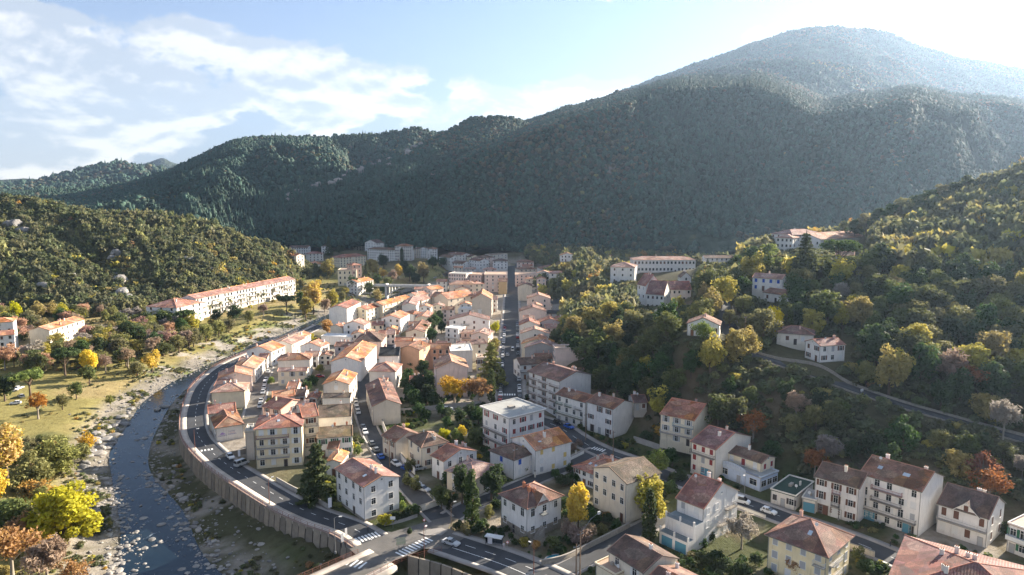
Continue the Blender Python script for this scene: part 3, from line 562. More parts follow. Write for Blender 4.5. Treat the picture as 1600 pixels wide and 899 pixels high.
def make_kind(kind, fol, n=2, dens=1.0):
    """prototypes, nominal height 10 m -> list of (crown mesh, trunk mesh)"""
    out = []; mat = leaf_mat(fol, *FOL[fol])
    for q in range(n):
        bark = BARK; tr = None
        if kind == 'round':
            c = shell(46, (0, 0, 5.5), 3.5, 3.5, 4.0, .45, zmin=-.93); r = .75 + .75 * RNG.random(46)
            v, lr = leaf_quads(c, r, int(46 * dens), .46); tr = trunk_mesh('trunk', 6.5, .26, c[RNG.choice(46, 8)], bark)
        elif kind == 'bushy':
            c = shell(70, (0, 0, 4.9), 4.0, 4.0, 4.6, .4, zmin=-.99); r = .7 + .7 * RNG.random(70)
            v, lr = leaf_quads(c, r, int(40 * dens), .40); tr = trunk_mesh('trunk', 6, .24, c[RNG.choice(70, 14)], bark)
        elif kind == 'tall':
            c = shell(52, (0, 0, 5.7), 2.5, 2.5, 4.1, .4, zmin=-.92); r = .65 + .6 * RNG.random(52)
            v, lr = leaf_quads(c, r, int(44 * dens), .40); tr = trunk_mesh('trunk', 8, .2, c[RNG.choice(52, 8)], bark)
        elif kind == 'sparse':
            c = shell(60, (0, 0, 6.0), 4.1, 4.1, 3.6, .25, zmin=-.6); r = .7 + .6 * RNG.random(60)
            v, lr = leaf_quads(c, r, int(22 * dens), .36, solid=.2); tr = trunk_mesh('trunk', 7, .27, c[RNG.choice(60, 26)], BARKL)
        elif kind == 'bare':
            c = shell(60, (0, 0, 6.0), 3.6, 3.6, 3.7, .2, zmin=-.7); r = .8 + .5 * RNG.random(60)
            v, lr = leaf_quads(c, r, int(34 * dens), .27, solid=.1, asp=2.6); tr = trunk_mesh('trunk', 8, .22, c[RNG.choice(60, 40)], BARKL)
        elif kind == 'umbrella':
            c = shell(60, (0, 0, 7.6), 5.4, 5.4, 1.9, .35, zmin=-.15); r = .75 + .5 * RNG.random(60)
            v, lr = leaf_quads(c, r, int(60 * dens), .42, flat=.75, up=.5); tr = trunk_mesh('trunk', 7.8, .30, c[RNG.choice(60, 12)], bark)
        elif kind == 'pine':
            c = []
            for k in range(26):
                z = 3.8 + 6 * (k / 26.0); rr = 2.7 * (1 - ((z - 3) / 7.6) ** 2.2) + .4; an = RNG.random() * 6.3; c.append((math.cos(an) * rr * RNG.random() ** .5, math.sin(an) * rr * RNG.random() ** .5, z))
            c = np.array(c); r = .85 + .5 * RNG.random(26); v, lr = leaf_quads(c, r, int(70 * dens), .42, flat=.62, up=.3); tr = trunk_mesh('trunk', 9.2, .22, c[RNG.choice(26, 8)], bark)
        elif kind == 'cypress':
            c = []
            for k in range(44):
                z = .5 + 9.3 * k / 44; rr = .92 * (1 - abs((z - 4.0) / 6.2) ** 2.3) * .75; an = RNG.random() * 6.3; c.append((math.cos(an) * rr, math.sin(an) * rr, z))
            c = np.array(c); r = .42 + .2 * RNG.random(44); v, lr = leaf_quads(c, r, int(42 * dens), .26, flat=1.7, up=.4); tr = trunk_mesh('trunk', 8.5, .14, [], bark, .05)
        elif kind == 'fir':
            c = []; r = []
            for k in range(15):
                z = 1.0 + 8.7 * k / 15; R_ = 2.7 * (1 - z / 10.4); m = max(3, int(7 * (1 - z / 11)))
                for j in range(m):
                    an = 6.28 * j / m + k * 1.1 + RNG.random() * .4
                    for g in (.35, .68, 1.0): c.append((math.cos(an) * R_ * g, math.sin(an) * R_ * g, z - g * R_ * .22)); r.append(.30 + .26 * (1 - z / 11))
            c = np.array(c); v, lr = leaf_quads(c, np.array(r), max(6, int(13 * dens)), .34, flat=.45, up=0); tr = trunk_mesh('trunk', 9.9, .17, [], bark, .05)
        elif kind == 'bush':
            c = shell(24, (0, 0, 3.2), 4.2, 4.2, 4.6, .4, zmin=-.4); r = 1.3 + .9 * RNG.random(24); v, lr = leaf_quads(c, r, int(46 * dens), .75); tr = trunk_mesh('trunk', 3.5, .2, c[RNG.choice(24, 5)], bark)
        elif kind == 'palm':
            vs = []; L = []
            for k in range(26):
                an = 6.283 * k / 26 + RNG.random() * .2; el_ = -.7 + 1.9 * RNG.random(); prev = np.array([0, 0, 8.9])
                for sgm in range(5):
                    e = el_ - sgm * .36; step = .52; nx = prev + np.array([math.cos(an) * math.cos(e), math.sin(an) * math.cos(e), math.sin(e)]) * step
                    side = np.array([-math.sin(an), math.cos(an), 0]) * (.34 * (1 - sgm / 6.0)); dr = np.array([0, 0, -.16])
                    vs += [prev - side + dr, prev, nx, nx - side * .8 + dr]; vs += [prev, prev + side + dr, nx + side * .8 + dr, nx]; L += [RNG.random()] * 2; prev = nx
            v = np.array(vs); lr = np.array(L); mb = MB(); mb.tube([(0, 0, -.6), (.1, 0, 3), (0, .1, 6), (0, 0, 8.9)], [.30, .24, .22, .26], 8); tr = mb.mesh('trunk', [BARKL], True)
        out.append((leaf_mesh('crown', v, lr, mat), tr))
    return out
PROTO = {}
def proto(kind, fol):
    k = (kind, fol)
    if k not in PROTO: PROTO[k] = make_kind(kind, fol, 2 if kind not in ('palm', 'cypress') else 2, 1.0)
    return PROTO[k]
TREES = []
def tree(kind, fol, x, y, h, name, label, group, wide=1.0, z=None, share=False, cat='tree', dens=None):
    pr = proto(kind, fol) if dens is None else PROTO.setdefault((kind, fol, dens), make_kind(kind, fol, 1, dens))
    cm, tm = pr[random.randrange(len(pr))]; zb = zf(x, y) if z is None else z
    r = empty(name, (x, y, zb), random.random() * 6.28); s = h / 10.0; r.scale = (s * wide, s * wide, s)
    link(bpy.data.objects.new('crown', cm), r); link(bpy.data.objects.new('trunk', tm), r)
    tag(r, label, cat, group, share=share); TREES.append((x, y, h)); return r

# low crowns that are instanced over the far slopes (uncountable woodland)
def blob_crown(name, mat, leaves, size, seed):
    rng = np.random.default_rng(seed); c = shell(9, (0, 0, .75), .62, .62, .55, .5, rng, -.4); r = .38 + .22 * rng.random(9)
    v, lr = leaf_quads(c, r, max(3, leaves // 9), size, rng=rng); return leaf_mesh(name, v, lr, mat)
def cone_crown(name, mat, leaves, size, seed):
    rng = np.random.default_rng(seed); c = np.array([(rng.normal() * .28 * (1 - k / 10), rng.normal() * .28 * (1 - k / 10), .3 + 2.2 * k / 9) for k in range(9)]); r = .55 * (1 - np.arange(9) / 11.0)
    v, lr = leaf_quads(c, r, max(3, leaves // 9), size, rng=rng); return leaf_mesh(name, v, lr, mat)
def far_crown(name, mat, seed, cone=False):
    """small lumpy crown for slopes a kilometre and more away"""
    import bmesh
    rng = np.random.default_rng(seed); bm = bmesh.new(); bmesh.ops.create_icosphere(bm, subdivisions=2, radius=.9); lb = rng.normal(size=(9, 3)); lb /= np.linalg.norm(lb, axis=1)[:, None]; am = rng.uniform(.75, 1.3, 9)
    for v in bm.verts:
        d = np.array(v.co.normalized()); r = .55 + .5 * float((am * np.clip(lb @ d, 0, 1) ** 4).max()) + rng.normal() * .05; p = d * r * .95
        if cone: t = (p[2] + 1) / 2; p = np.array([p[0] * (1.05 - t) * .8, p[1] * (1.05 - t) * .8, p[2] * 1.5 + .6])
        v.co = Vector((p[0], p[1], p[2] * .95 + .55))
    me = bpy.data.meshes.new(name); bm.to_mesh(me); bm.free(); me.materials.append(mat); n = len(me.polygons); me.polygons.foreach_set('use_smooth', np.ones(n, bool)); me.attributes.new('lr', 'FLOAT', 'FACE').data.foreach_set('value', rng.random(n).astype(np.float32)); return me
def proto_coll(name, meshes):
    c = bpy.data.collections.new(name)
    for i, m in enumerate(meshes): c.objects.link(bpy.data.objects.new('%s_%02d' % (name, i), m))
    return c
def scatter_group():
    g = bpy.data.node_groups.new('scatter', 'GeometryNodeTree')
    g.interface.new_socket('Geometry', in_out='INPUT', socket_type='NodeSocketGeometry'); g.interface.new_socket('Plants', in_out='INPUT', socket_type='NodeSocketCollection'); g.interface.new_socket('Geometry', in_out='OUTPUT', socket_type='NodeSocketGeometry')
    N = g.nodes; L = g.links; i = N.new('NodeGroupInput'); o = N.new('NodeGroupOutput'); ci = N.new('GeometryNodeCollectionInfo'); ip = N.new('GeometryNodeInstanceOnPoints')
    ci.inputs['Separate Children'].default_value = True; ci.inputs['Reset Children'].default_value = True; ip.inputs['Pick Instance'].default_value = True
    def na(nm, ty):
        n = N.new('GeometryNodeInputNamedAttribute'); n.data_type = ty; n.inputs['Name'].default_value = nm; return [s for s in n.outputs if s.enabled and s.name == 'Attribute'][0]
    L.new(i.outputs[0], ip.inputs['Points']); L.new(i.outputs[1], ci.inputs['Collection']); L.new(ci.outputs[0], ip.inputs['Instance'])
    L.new(na('idx', 'INT'), ip.inputs['Instance Index']); L.new(na('rot', 'FLOAT_VECTOR'), ip.inputs['Rotation']); L.new(na('scl', 'FLOAT_VECTOR'), ip.inputs['Scale']); L.new(ip.outputs[0], o.inputs[0]); return g
SCAT = scatter_group()
def scatter(name, label, cat, pts, scl, idx, coll, upright=True):
    pts = np.asarray(pts, np.float32); n = len(pts); me = bpy.data.meshes.new(name); me.vertices.add(n); me.vertices.foreach_set('co', pts.ravel())
    rot = np.zeros((n, 3), np.float32); rot[:, 2] = RNG.random(n) * 6.28
    if not upright: rot[:, 0] = RNG.random(n) * 6.28; rot[:, 1] = RNG.random(n) * 6.28
    me.attributes.new('rot', 'FLOAT_VECTOR', 'POINT').data.foreach_set('vector', rot.ravel())
    me.attributes.new('scl', 'FLOAT_VECTOR', 'POINT').data.foreach_set('vector', np.asarray(scl, np.float32).ravel())
    me.attributes.new('idx', 'INT', 'POINT').data.foreach_set('value', np.asarray(idx, np.int32))
    o = link(bpy.data.objects.new(name, me)); md = o.modifiers.new('scatter', 'NODES'); md.node_group = SCAT; md['Socket_1'] = coll
    o['kind'] = 'stuff'; o['label'] = label; o['category'] = cat; return o
def sample_grid(V, rows, n, rng, tmin=0, tmax=1.0, dens=None):
    """n random points on the front slope of a mountain grid, by area"""
    nr = V.shape[0]; r0, r1 = int(rows * tmin), min(nr - 1, int(rows * tmax)); A = V[r0:r1, :-1]; B = V[r0:r1, 1:]; C = V[r0 + 1:r1 + 1, :-1]; E_ = V[r0 + 1:r1 + 1, 1:]
    ar = np.linalg.norm(np.cross(B - A, C - A), axis=2); pr = ar.ravel() / ar.sum(); k = rng.choice(len(pr), n, p=pr); u = rng.random(n)[:, None]; v = rng.random(n)[:, None]
    a, b, c, e = (q.reshape(-1, 3)[k] for q in (A, B, C, E_)); return (a * (1 - u) + b * u) * (1 - v) + (c * (1 - u) + e * u) * v
def in_view(p, m=60):
    y = p[:, 1]; dz_ = p[:, 2] - CAMH; zc = y * math.cos(PITCH) - dz_ * math.sin(PITCH); yc = y * math.sin(PITCH) + dz_ * math.cos(PITCH)
    zc = np.maximum(zc, 1); px = 800 + FPX * p[:, 0] / zc; py = 449.5 - FPX * yc / zc; return (px > -m) & (px < 1600 + m) & (py > -m) & (py < 899 + m * 3)
LF = lambda f: leaf_mat(f, *FOL[f])
leaf_mat('holm', (.062, .080, .038), (.175, .185, .085)); leaf_mat('holm2', (.090, .096, .042), (.25, .235, .10)); leaf_mat('far_green', (.026, .062, .050), (.070, .125, .082)); leaf_mat('far_brown', (.075, .066, .045), (.16, .14, .085))
_h = [blob_crown('holm', _M[('l', 'holm')], 150, .34, i) for i in range(3)] + [blob_crown('holm', _M[('l', 'holm2')], 150, .34, 7 + i) for i in range(2)] + [blob_crown('holm', LF('oliveg'), 150, .34, 20), blob_crown('holm', LF('gold'), 120, .34, 21)]
C_HOLM = proto_coll('holm', _h)
C_GARD = proto_coll('garden', [blob_crown('garden', LF('dark'), 150, .34, 60 + i) for i in range(3)] + [blob_crown('garden', LF('oak'), 150, .34, 70), blob_crown('garden', LF('olive'), 150, .34, 71), blob_crown('garden', LF('lime'), 150, .34, 72), blob_crown('garden', LF('gold'), 120, .34, 73)])
_f = [far_crown('wood', _M[('l', 'far_green')], 30 + i) for i in range(3)] + [far_crown('wood', _M[('l', 'far_green')], 40, True), far_crown('wood', _M[('l', 'far_brown')], 50), far_crown('wood', _M[('l', 'holm2')], 51)]
C_WOOD = proto_coll('wood', _f)
def pick(n, probs, rng): return rng.choice(len(probs), n, p=np.array(probs) / sum(probs))
def woods():
    rng = np.random.default_rng(5)
    def do(name, label, V, rows, n, r0, r1, probs, coll, tmin=0.0, tmax=1.06, gap=None):
        p = sample_grid(V, rows, n, rng, tmin, tmax); p = p[in_view(p)]
        if gap is not None: p = p[fbm(p[:, 0], p[:, 1], gap[0], 4) < gap[1]]
        m = len(p); s = (r0 + (r1 - r0) * rng.random(m) ** 1.5); sc = np.stack([s, s, s * (.85 + .5 * rng.random(m))], 1); p[:, 2] -= .15 * s
        f = fbm(p[:, 0] + 333, p[:, 1], 150 if coll is C_WOOD else 45, 3); wts = np.tile(np.array(probs, float), (m, 1)); nk = wts.shape[1]        # stands of one kind rather than an even mix
        wts[:, nk - 2:] *= np.clip((f - .02) * 14, .05, 9)[:, None]; wts[:, nk - 3] *= np.clip((-f - .02) * 14, .05, 6); wts /= wts.sum(1)[:, None]; idx = (np.cumsum(wts, 1) < rng.random(m)[:, None]).sum(1).clip(0, nk - 1); sc *= (1 + .45 * fbm(p[:, 0], p[:, 1] + 77, 60, 2))[:, None]
        scatter(name, label, 'forest', p, sc, idx, coll)
    do('forest', 'olive brown holm oaks covering the near rocky hill', M1[0], M1[1], 13000, 2.6, 5.2, (3, 3, 3, 3, 3, .8, .10), C_HOLM, gap=(55, .44))
    do('forest', 'dark green woodland covering the hill behind the near ridge', M2[0], M2[1], 40000, 2.8, 5.2, (3, 3, 3, 3, .4, .12), C_WOOD)
    do('forest', 'woodland on the spur with the pale rock band', M2b[0], M2b[1], 24000, 2.4, 4.2, (3, 3, 3, 1, .6, .12), C_WOOD, gap=(70, .42))
    do('forest', 'shaded woodland covering the broad face of the big mountain', M3[0], M3[1], 85000, 2.6, 4.8, (3, 3, 3, 1, 1.0, .04), C_WOOD, gap=(90, .55))
    do('forest', 'distant woodland on the shoulder below the summit', M3b[0], M3b[1], 7000, 4, 7, (3, 3, 3, .3, 1, .6), C_WOOD)
    do('forest', 'hazy woodland covering the summit of the big mountain', M4[0], M4[1], 42000, 4, 7, (3, 3, 3, .2, 1.4, .05), C_WOOD)
    do('forest', 'distant woodland on the low hills down the valley', M5[0], M5[1], 5000, 7, 11, (3, 3, 3, .3, 1, .4), C_WOOD)
woods()
# ------------------------------------------------------------------ buildings
_WM = {}
def win_meshes(w_, h_, frame, shut, style):
    k = (round(w_, 1), round(h_, 1), frame, shut, style)
    if k in _WM: return _WM[k]
    w_, h_ = k[0], k[1]; fm = FRAME if frame == 'white' else SHUT[frame]
    mb = MB(); b = .08; x = w_ / 2; z = h_ / 2
    mb.box(-x - b, -x + .02, -.07, .05, -z, z); mb.box(x - .02, x + b, -.07, .05, -z, z); mb.box(-x - b, x + b, -.07, .05, z, z + b); mb.box(-x - .14, x + .14, -.14, .05, -z - .09, -z)
    if style == 'far':
        mb.add([(-x, -.02, -z), (x, -.02, -z), (x, -.02, z), (-x, -.02, z)], [(0, 1, 2, 3)], 1)
        r = (mb.mesh('window', [fm, GLASS if shut is None or shut == 'none' else SHUT[shut]]),)
    else:
        mb.box(-.03, .03, -.045, 0, -z, z); mb.box(-x, x, -.045, 0, z * .35, z * .35 + .05)
        pane = MB().box(-x + .02, x - .02, -.02, .02, -z, z).mesh('pane', [GLASS])
        if style == 'closed': sh = [(MB().box(-x + .01, x - .01, -.055, -.046, -z + .02, z).mesh('shutter', [SHUT[shut or 'white']]), (0, 0, 0))]
        elif style == 'open' and shut:
            ml = MB().box(-x * .98, 0, -.055, -.005, -z, z)
            for q in range(5): ml.box(-x * .9, -x * .08, -.075, -.05, -z + h_ * (.08 + q * .18), -z + h_ * (.08 + q * .18) + .07)
            ms = ml.mesh('shutter', [SHUT[shut]]); sh = [(ms, (-x - b - .02, 0, 0)), (ms, (x * .98 + x + b + .02, 0, 0))]
        else: sh = []
        r = (mb.mesh('window', [fm]), pane, sh)
    _WM[k] = r; return r
_RAIL = {}
def rail_mesh(L, h=1.0, mat=None, solid=False):
    k = (round(L, 1), h, mat.name, solid)
    if k in _RAIL: return _RAIL[k]
    mb = MB(); x = L / 2
    if solid: mb.box(-x, x, -.08, .08, 0, h)
    else:
        mb.box(-x, x, -.03, .03, h - .05, h); mb.box(-x, x, -.02, .02, .08, .12); n = max(2, int(L / .28))
        for i in range(n + 1): q = -x + L * i / n; mb.box(q - .015, q + .015, -.015, .015, 0, h)
    _RAIL[k] = mb.mesh('railing', [mat]); return _RAIL[k]
FOOT = []          # (cx, cy, ux, w, d) of every building
NICK = []          # (x, y, z, nick) landmarks for labels
FACE = {'f': (0.0, lambda w_, d_: (0, -d_ / 2)), 'r': (pi / 2, lambda w_, d_: (w_ / 2, 0)), 'b': (pi, lambda w_, d_: (0, d_ / 2)), 'l': (-pi / 2, lambda w_, d_: (-w_ / 2, 0))}
def slab(mb, quad, th, m=0):
    """roof slope: 3 or 4 top corners counter-clockwise seen from above, eave edge first; metric uv on the top"""
    q = [Vector(p) for p in quad]; n = len(q); e = (q[1] - q[0]); L = e.length; e.normalize(); nn = e.cross(q[-1] - q[0]).normalized(); up = nn.cross(e)
    uv = [((p - q[0]).dot(e), (p - q[0]).dot(up)) for p in q]; lo = [p - Vector((0, 0, th)) for p in q]
    vs = [tuple(p) for p in q] + [tuple(p) for p in lo]
    mb.add(vs, [tuple(range(n))], m, [uv]); o = len(mb.v) - 2 * n
    mb.f.append(tuple(o + n + i for i in range(n))[::-1]); mb.m.append(1)
    for i in range(n): mb.f.append((o + i, o + n + i, o + n + (i + 1) % n, o + (i + 1) % n)); mb.m.append(1)
def make_roof(kind, w_, d_, h, pitch, o, th=.20):
    mb = MB(); X = w_ / 2; Y = d_ / 2; caps = []
    if kind == 'gy':
        rise = pitch * X; ze = h - o * pitch; g = .28
        slab(mb, [(-X - o, Y + g, ze), (-X - o, -Y - g, ze), (0, -Y - g, h + rise), (0, Y + g, h + rise)], th); slab(mb, [(X + o, -Y - g, ze), (X + o, Y + g, ze), (0, Y + g, h + rise), (0, -Y - g, h + rise)], th)
        caps.append(((0, -Y - g, h + rise), (0, Y + g, h + rise)))
        for sx in (-1, 1): caps.append(((sx * (X + o), -Y - g + .1, ze), (0, -Y - g + .1, h + rise)))
    elif kind == 'gx':
        rise = pitch * Y; ze = h - o * pitch; g = .28
        slab(mb, [(-X - g, -Y - o, ze), (X + g, -Y - o, ze), (X + g, 0, h + rise), (-X - g, 0, h + rise)], th); slab(mb, [(X + g, Y + o, ze), (-X - g, Y + o, ze), (-X - g, 0, h + rise), (X + g, 0, h + rise)], th)
        caps.append(((-X - g, 0, h + rise), (X + g, 0, h + rise)))
        for sx in (-1, 1): caps.append(((sx * (X + g - .1), -Y - o, ze), (sx * (X + g - .1), 0, h + rise)))
    elif kind == 'hip':
        m_ = min(X, Y); rise = pitch * m_; ze = h - o * pitch; rx = max(0, X - m_); ry = max(0, Y - m_); zt = h + rise
        a, b, c, e = (-X - o, -Y - o, ze), (X + o, -Y - o, ze), (X + o, Y + o, ze), (-X - o, Y + o, ze)
        if rx > .05:
            l, r = (-rx, 0, zt), (rx, 0, zt); slab(mb, [a, b, r, l], th); slab(mb, [c, e, l, r], th); slab(mb, [b, c, r], th); slab(mb, [e, a, l], th); caps += [(l, r), (a, l), (b, r), (c, r), (e, l)]
        else:
            f_, k = (0, -ry, zt), (0, ry, zt)
            if ry > .05: slab(mb, [b, c, k, f_], th); slab(mb, [e, a, f_, k], th)
            else: slab(mb, [b, c, f_], th); slab(mb, [e, a, f_], th); k = f_
            slab(mb, [a, b, f_], th); slab(mb, [c, e, k], th); caps += [(a, f_), (b, f_), (c, k), (e, k)] + ([(f_, k)] if ry > .05 else [])
    elif kind == 'shed':
        rise = pitch * d_; ze = h - o * pitch; slab(mb, [(-X - o, -Y - o, ze), (X + o, -Y - o, ze), (X + o, Y + .2, h + rise), (-X - o, Y + .2, h + rise)], th)
    for a, b in caps:
        A, B = Vector(a), Vector(b); mb.tube([tuple(A + Vector((0, 0, .02))), tuple(B + Vector((0, 0, .02)))], [.10, .10], 6, 2, False)
    return mb
def wall_body(kind, w_, d_, h, pitch, b=-2.5):
    mb = MB(); X = w_ / 2; Y = d_ / 2
    v = [(-X, -Y, b), (X, -Y, b), (X, Y, b), (-X, Y, b), (-X, -Y, h), (X, -Y, h), (X, Y, h), (-X, Y, h)]; f = [(0, 1, 5, 4), (1, 2, 6, 5), (2, 3, 7, 6), (3, 0, 4, 7)]
    e = -.06
    if kind == 'gy': v += [(0, -Y, h + pitch * X + e), (0, Y, h + pitch * X + e)]; f += [(4, 5, 8), (6, 7, 9)]
    elif kind == 'gx': v += [(-X, 0, h + pitch * Y + e), (X, 0, h + pitch * Y + e)]; f += [(5, 6, 9), (7, 4, 8)]
    elif kind == 'shed': v += [(X, Y, h + pitch * d_ + e), (-X, Y, h + pitch * d_ + e)]; f += [(5, 6, 8), (7, 4, 9), (6, 7, 9, 8)]
    else: f += [(4, 5, 6, 7)]
    mb.add(v, f); return mb
def roof_z(kind, x, y, w_, d_, h, pitch):
    X, Y = w_ / 2, d_ / 2
    if kind == 'gy': return h + pitch * (X - abs(x))
    if kind == 'gx': return h + pitch * (Y - abs(y))
    if kind == 'hip': return h + pitch * min(X - abs(x), Y - abs(y))
    if kind == 'shed': return h + pitch * (y + Y)
    return h + .15
def add_chimney(root, roof, kind, w_, d_, h, pitch, x, y, mat, big=1.0, ht=1.1):
    zr = roof_z(kind, x, y, w_, d_, h, pitch); mb = MB(); s = .32 * big
    mb.box(x - s, x + s, y - s * .8, y + s * .8, zr - .5, zr + ht); mb.box(x - s - .06, x + s + .06, y - s * .8 - .06, y + s * .8 + .06, zr + ht, zr + ht + .1)
    for q in (-.45, .45): mb.tube([(x + q * s, y, zr + ht + .08), (x + q * s, y, zr + ht + .42)], [.11, .09], 8, 1)
    return mb.build('chimney', [mat, TERRA], roof)
def add_balcony(root, face, w_, d_, z, x0, x1, dep=1.1, mat=None, solid=False, slabm=None, wall='white'):
    rot, off = FACE[face]; fx, fy = off(w_, d_); L = x1 - x0; xc = (x0 + x1) / 2; c, s = math.cos(rot), math.sin(rot)
    b = MB().box(-L / 2, L / 2, -dep, .1, -.16, 0).build('balcony', slabm or CONC, root, (fx + c * xc, fy + s * xc, z), rot)
    m = mat or IRON
    link(bpy.data.objects.new('railing', rail_mesh(L, 1.0, m, solid)), b, (0, -dep + .06, 0))
    for sx in (-1, 1): link(bpy.data.objects.new('railing', rail_mesh(dep - .1, 1.0, m, solid)), b, (sx * (L / 2 - .06), -dep / 2 + .02, 0), pi / 2)
    return b
def put_window(root, face, w_, d_, x, z, ww, wh, near, frame, shut, style, wob=0):
    rot, off = FACE[face]; fx, fy = off(w_, d_); c, s = math.cos(rot), math.sin(rot); pos = (fx + c * x, fy + s * x, z)
    if not near:
        ms = win_meshes(ww, wh, frame, shut if style == 'closed' else None, 'far'); return link(bpy.data.objects.new('window', ms[0]), root, pos, rot)
    ms = win_meshes(ww, wh, frame, shut, style); o = link(bpy.data.objects.new('window', ms[0]), root, pos, rot)
    link(bpy.data.objects.new('pane', ms[1]), o)
    for m, l in ms[2]: link(bpy.data.objects.new('shutter', m), o, l)
    return o
def put_door(root, face, w_, d_, x, dw, dh, mat, name='door'):
    rot, off = FACE[face]; fx, fy = off(w_, d_); c, s = math.cos(rot), math.sin(rot)
    k = ('door', round(dw, 1), round(dh, 1), mat.name)
    if k not in _WM:
        mb = MB().box(-dw / 2, dw / 2, -.04, .03, 0, dh); mb.box(-dw / 2 - .1, -dw / 2, -.09, .03, 0, dh + .1, 1); mb.box(dw / 2, dw / 2 + .1, -.09, .03, 0, dh + .1, 1); mb.box(-dw / 2, dw / 2, -.09, .03, dh, dh + .1, 1)
        n = 4 if dw > 2 else 2
        for q in range(n): mb.box(-dw / 2 + .1, dw / 2 - .1, -.06, -.03, dh * (q + .12) / n, dh * (q + .88) / n)
        _WM[k] = mb.mesh(name, [mat, CONC])
    return link(bpy.data.objects.new(name, _WM[k]), root, (fx + c * x, fy + s * x, 0), rot)
def house(nick, kind, label, A, B, h, R=None, L=None, d=None, z0=None, roof='gy', pitch=.34, wall='white', rc='orange', fl=None, fw=None, rw=None, lw=None, shut='brown', st='mix', ch=None, chm=None, door=True, o=.42, balc=(), gar=(), plinth=None, cat='house', ww=1.2, wh=1.65, grp=None, frame='white', attic=True, skyl=0):
    zb = 0.0 if z0 is None else z0
    for it in range(3):
        a = np.array(P(*A, zb + h)); b = np.array(P(*B, zb + h)); u = b - a; w_ = np.linalg.norm(u); th = math.atan2(u[1], u[0]); dd = d
        if R is not None:
            r = np.array(P(*R, zb + h)); v = r - b; dd = np.linalg.norm(v); tv = math.atan2(v[1], v[0]) - pi / 2; df = (tv - th + pi) % (2 * pi) - pi; df = max(-.6, min(.6, df)); th += df * dd / (dd + w_)
        elif L is not None:
            r = np.array(P(*L, zb + h)); v = r - a; dd = np.linalg.norm(v); tv = math.atan2(v[1], v[0]) - pi / 2; df = (tv - th + pi) % (2 * pi) - pi; df = max(-.6, min(.6, df)); th += df * dd / (dd + w_)
        ux = np.array([math.cos(th), math.sin(th)]); uy = np.array([-ux[1], ux[0]]); c = (b - ux * w_ / 2 if R is not None or L is None else a + ux * w_ / 2) + uy * dd / 2
        if z0 is None: zb = zf(c[0], c[1]); zb = zb if abs(zb) > .6 else 0.0
    w_ = float(w_); d_ = float(dd); c = (float(c[0]), float(c[1])); FOOT.append((c[0], c[1], ux, w_, d_)); dist = math.hypot(*c); near = dist < 330
    root = empty(kind, (c[0], c[1], zb), th); tag(root, label, cat, grp); NICK.append((c[0], c[1], zb + h, nick))
    wallo = wall_body(roof, w_, d_, h, pitch, -2.5 if z0 is None else -7.0).build('wall', wall_mat(wall), root)
    rm = roof_mat(rc) if rc in ROOFS else plain('roof_' + rc, dict(white=(.62, .62, .60), grey=(.33, .33, .31), green=(.022, .05, .035), tan=(.42, .30, .22))[rc], .8, var=.25, scale=.4)
    if roof == 'flat':
        rb = MB(); X, Y = w_ / 2 + o * .5, d_ / 2 + o * .5; rb.box(-X, X, -Y, Y, h + .003, h + .22); rr = rb.build('roof', [rm, CONC], root); pb = MB(); t_ = .22
        for q in ((-X, X, -Y, -Y + t_), (-X, X, Y - t_, Y), (-X, -X + t_, -Y + t_, Y - t_), (X - t_, X, -Y + t_, Y - t_)): pb.box(*q, h + .222, h + .55)
        pb.build('parapet', wall_mat(wall), rr)
    else: rr = make_roof(roof, w_, d_, h, pitch, o).build('roof', [rm, CONC_D if rc in ('dark', 'brown', 'slate', 'moss') else plain('eave', (.34, .25, .18)), plain('ridge_mortar_' + rc, [min(1, x * 1.35 + .03) for x in (ROOFS[rc][0] if rc in ROOFS else (.4, .4, .4))], .9, var=.25)], root)
    fl = fl or max(1, int(round(h / 3.0))); fh = h / fl
    if plinth: MB().box(-w_ / 2 - .05, w_ / 2 + .05, -d_ / 2 - .05, d_ / 2 + .05, -2.4, plinth).build('plinth', STONEW, root)
    rng = random.Random(hash(nick) % 99991 if False else sum(ord(q) * (i + 3) for i, q in enumerate(nick)))
    for face, cols, W_ in (('f', fw, w_), ('r', rw, d_), ('l', lw, d_)):
        rot = FACE[face][0]; nx, ny = math.sin(th + rot), -math.cos(th + rot); vis = -(c[0] * nx + c[1] * ny) / dist
        if vis < -.06: continue
        n = cols if cols is not None else max(1, int(W_ / (3.1 if near else 3.4)))
        if n == 0: continue
        dcol = rng.randrange(n) if (door and face == 'f') else -1
        for i in range(n):
            x = -W_ / 2 + W_ * (i + .5) / n + (rng.random() - .5) * .25
            for k in range(fl):
                if k == 0 and i == dcol: put_door(root, face, w_, d_, x, 1.0, min(2.2, fh * .8), SHUT[rng.choice(('wood', 'brown', 'dark', 'grey'))]); continue
                if near and rng.random() < .06: continue
                hh = min(wh, fh * .55); stl = st if st != 'mix' else rng.choice(('open', 'open', 'closed', 'plain'))
                if near and k > 0 and rng.random() < .12: hh = min(2.0, fh * .7)
                sname = shut if stl != 'closed' or rng.random() < .6 else rng.choice(('white', 'grey', shut))
                put_window(root, face, w_, d_, x, fh * k + fh * .54, ww * (.92 + .12 * rng.random()), hh, near, frame, sname, stl)
        if attic and near and ((face == 'f' and roof == 'gy') or (face in 'rl' and roof == 'gx')) and W_ > 6: put_window(root, face, w_, d_, 0, h + pitch * W_ / 2 * .36, .5, .5, near, frame, shut, 'plain')
    for bl in balc:
        add_balcony(root, bl[0], w_, d_, fh * bl[1], bl[2] * (w_ if bl[0] in 'fb' else d_), bl[3] * (w_ if bl[0] in 'fb' else d_), mat=SHUT[bl[4]] if len(bl) > 4 and bl[4] else IRON, solid=len(bl) > 5 and bl[5])
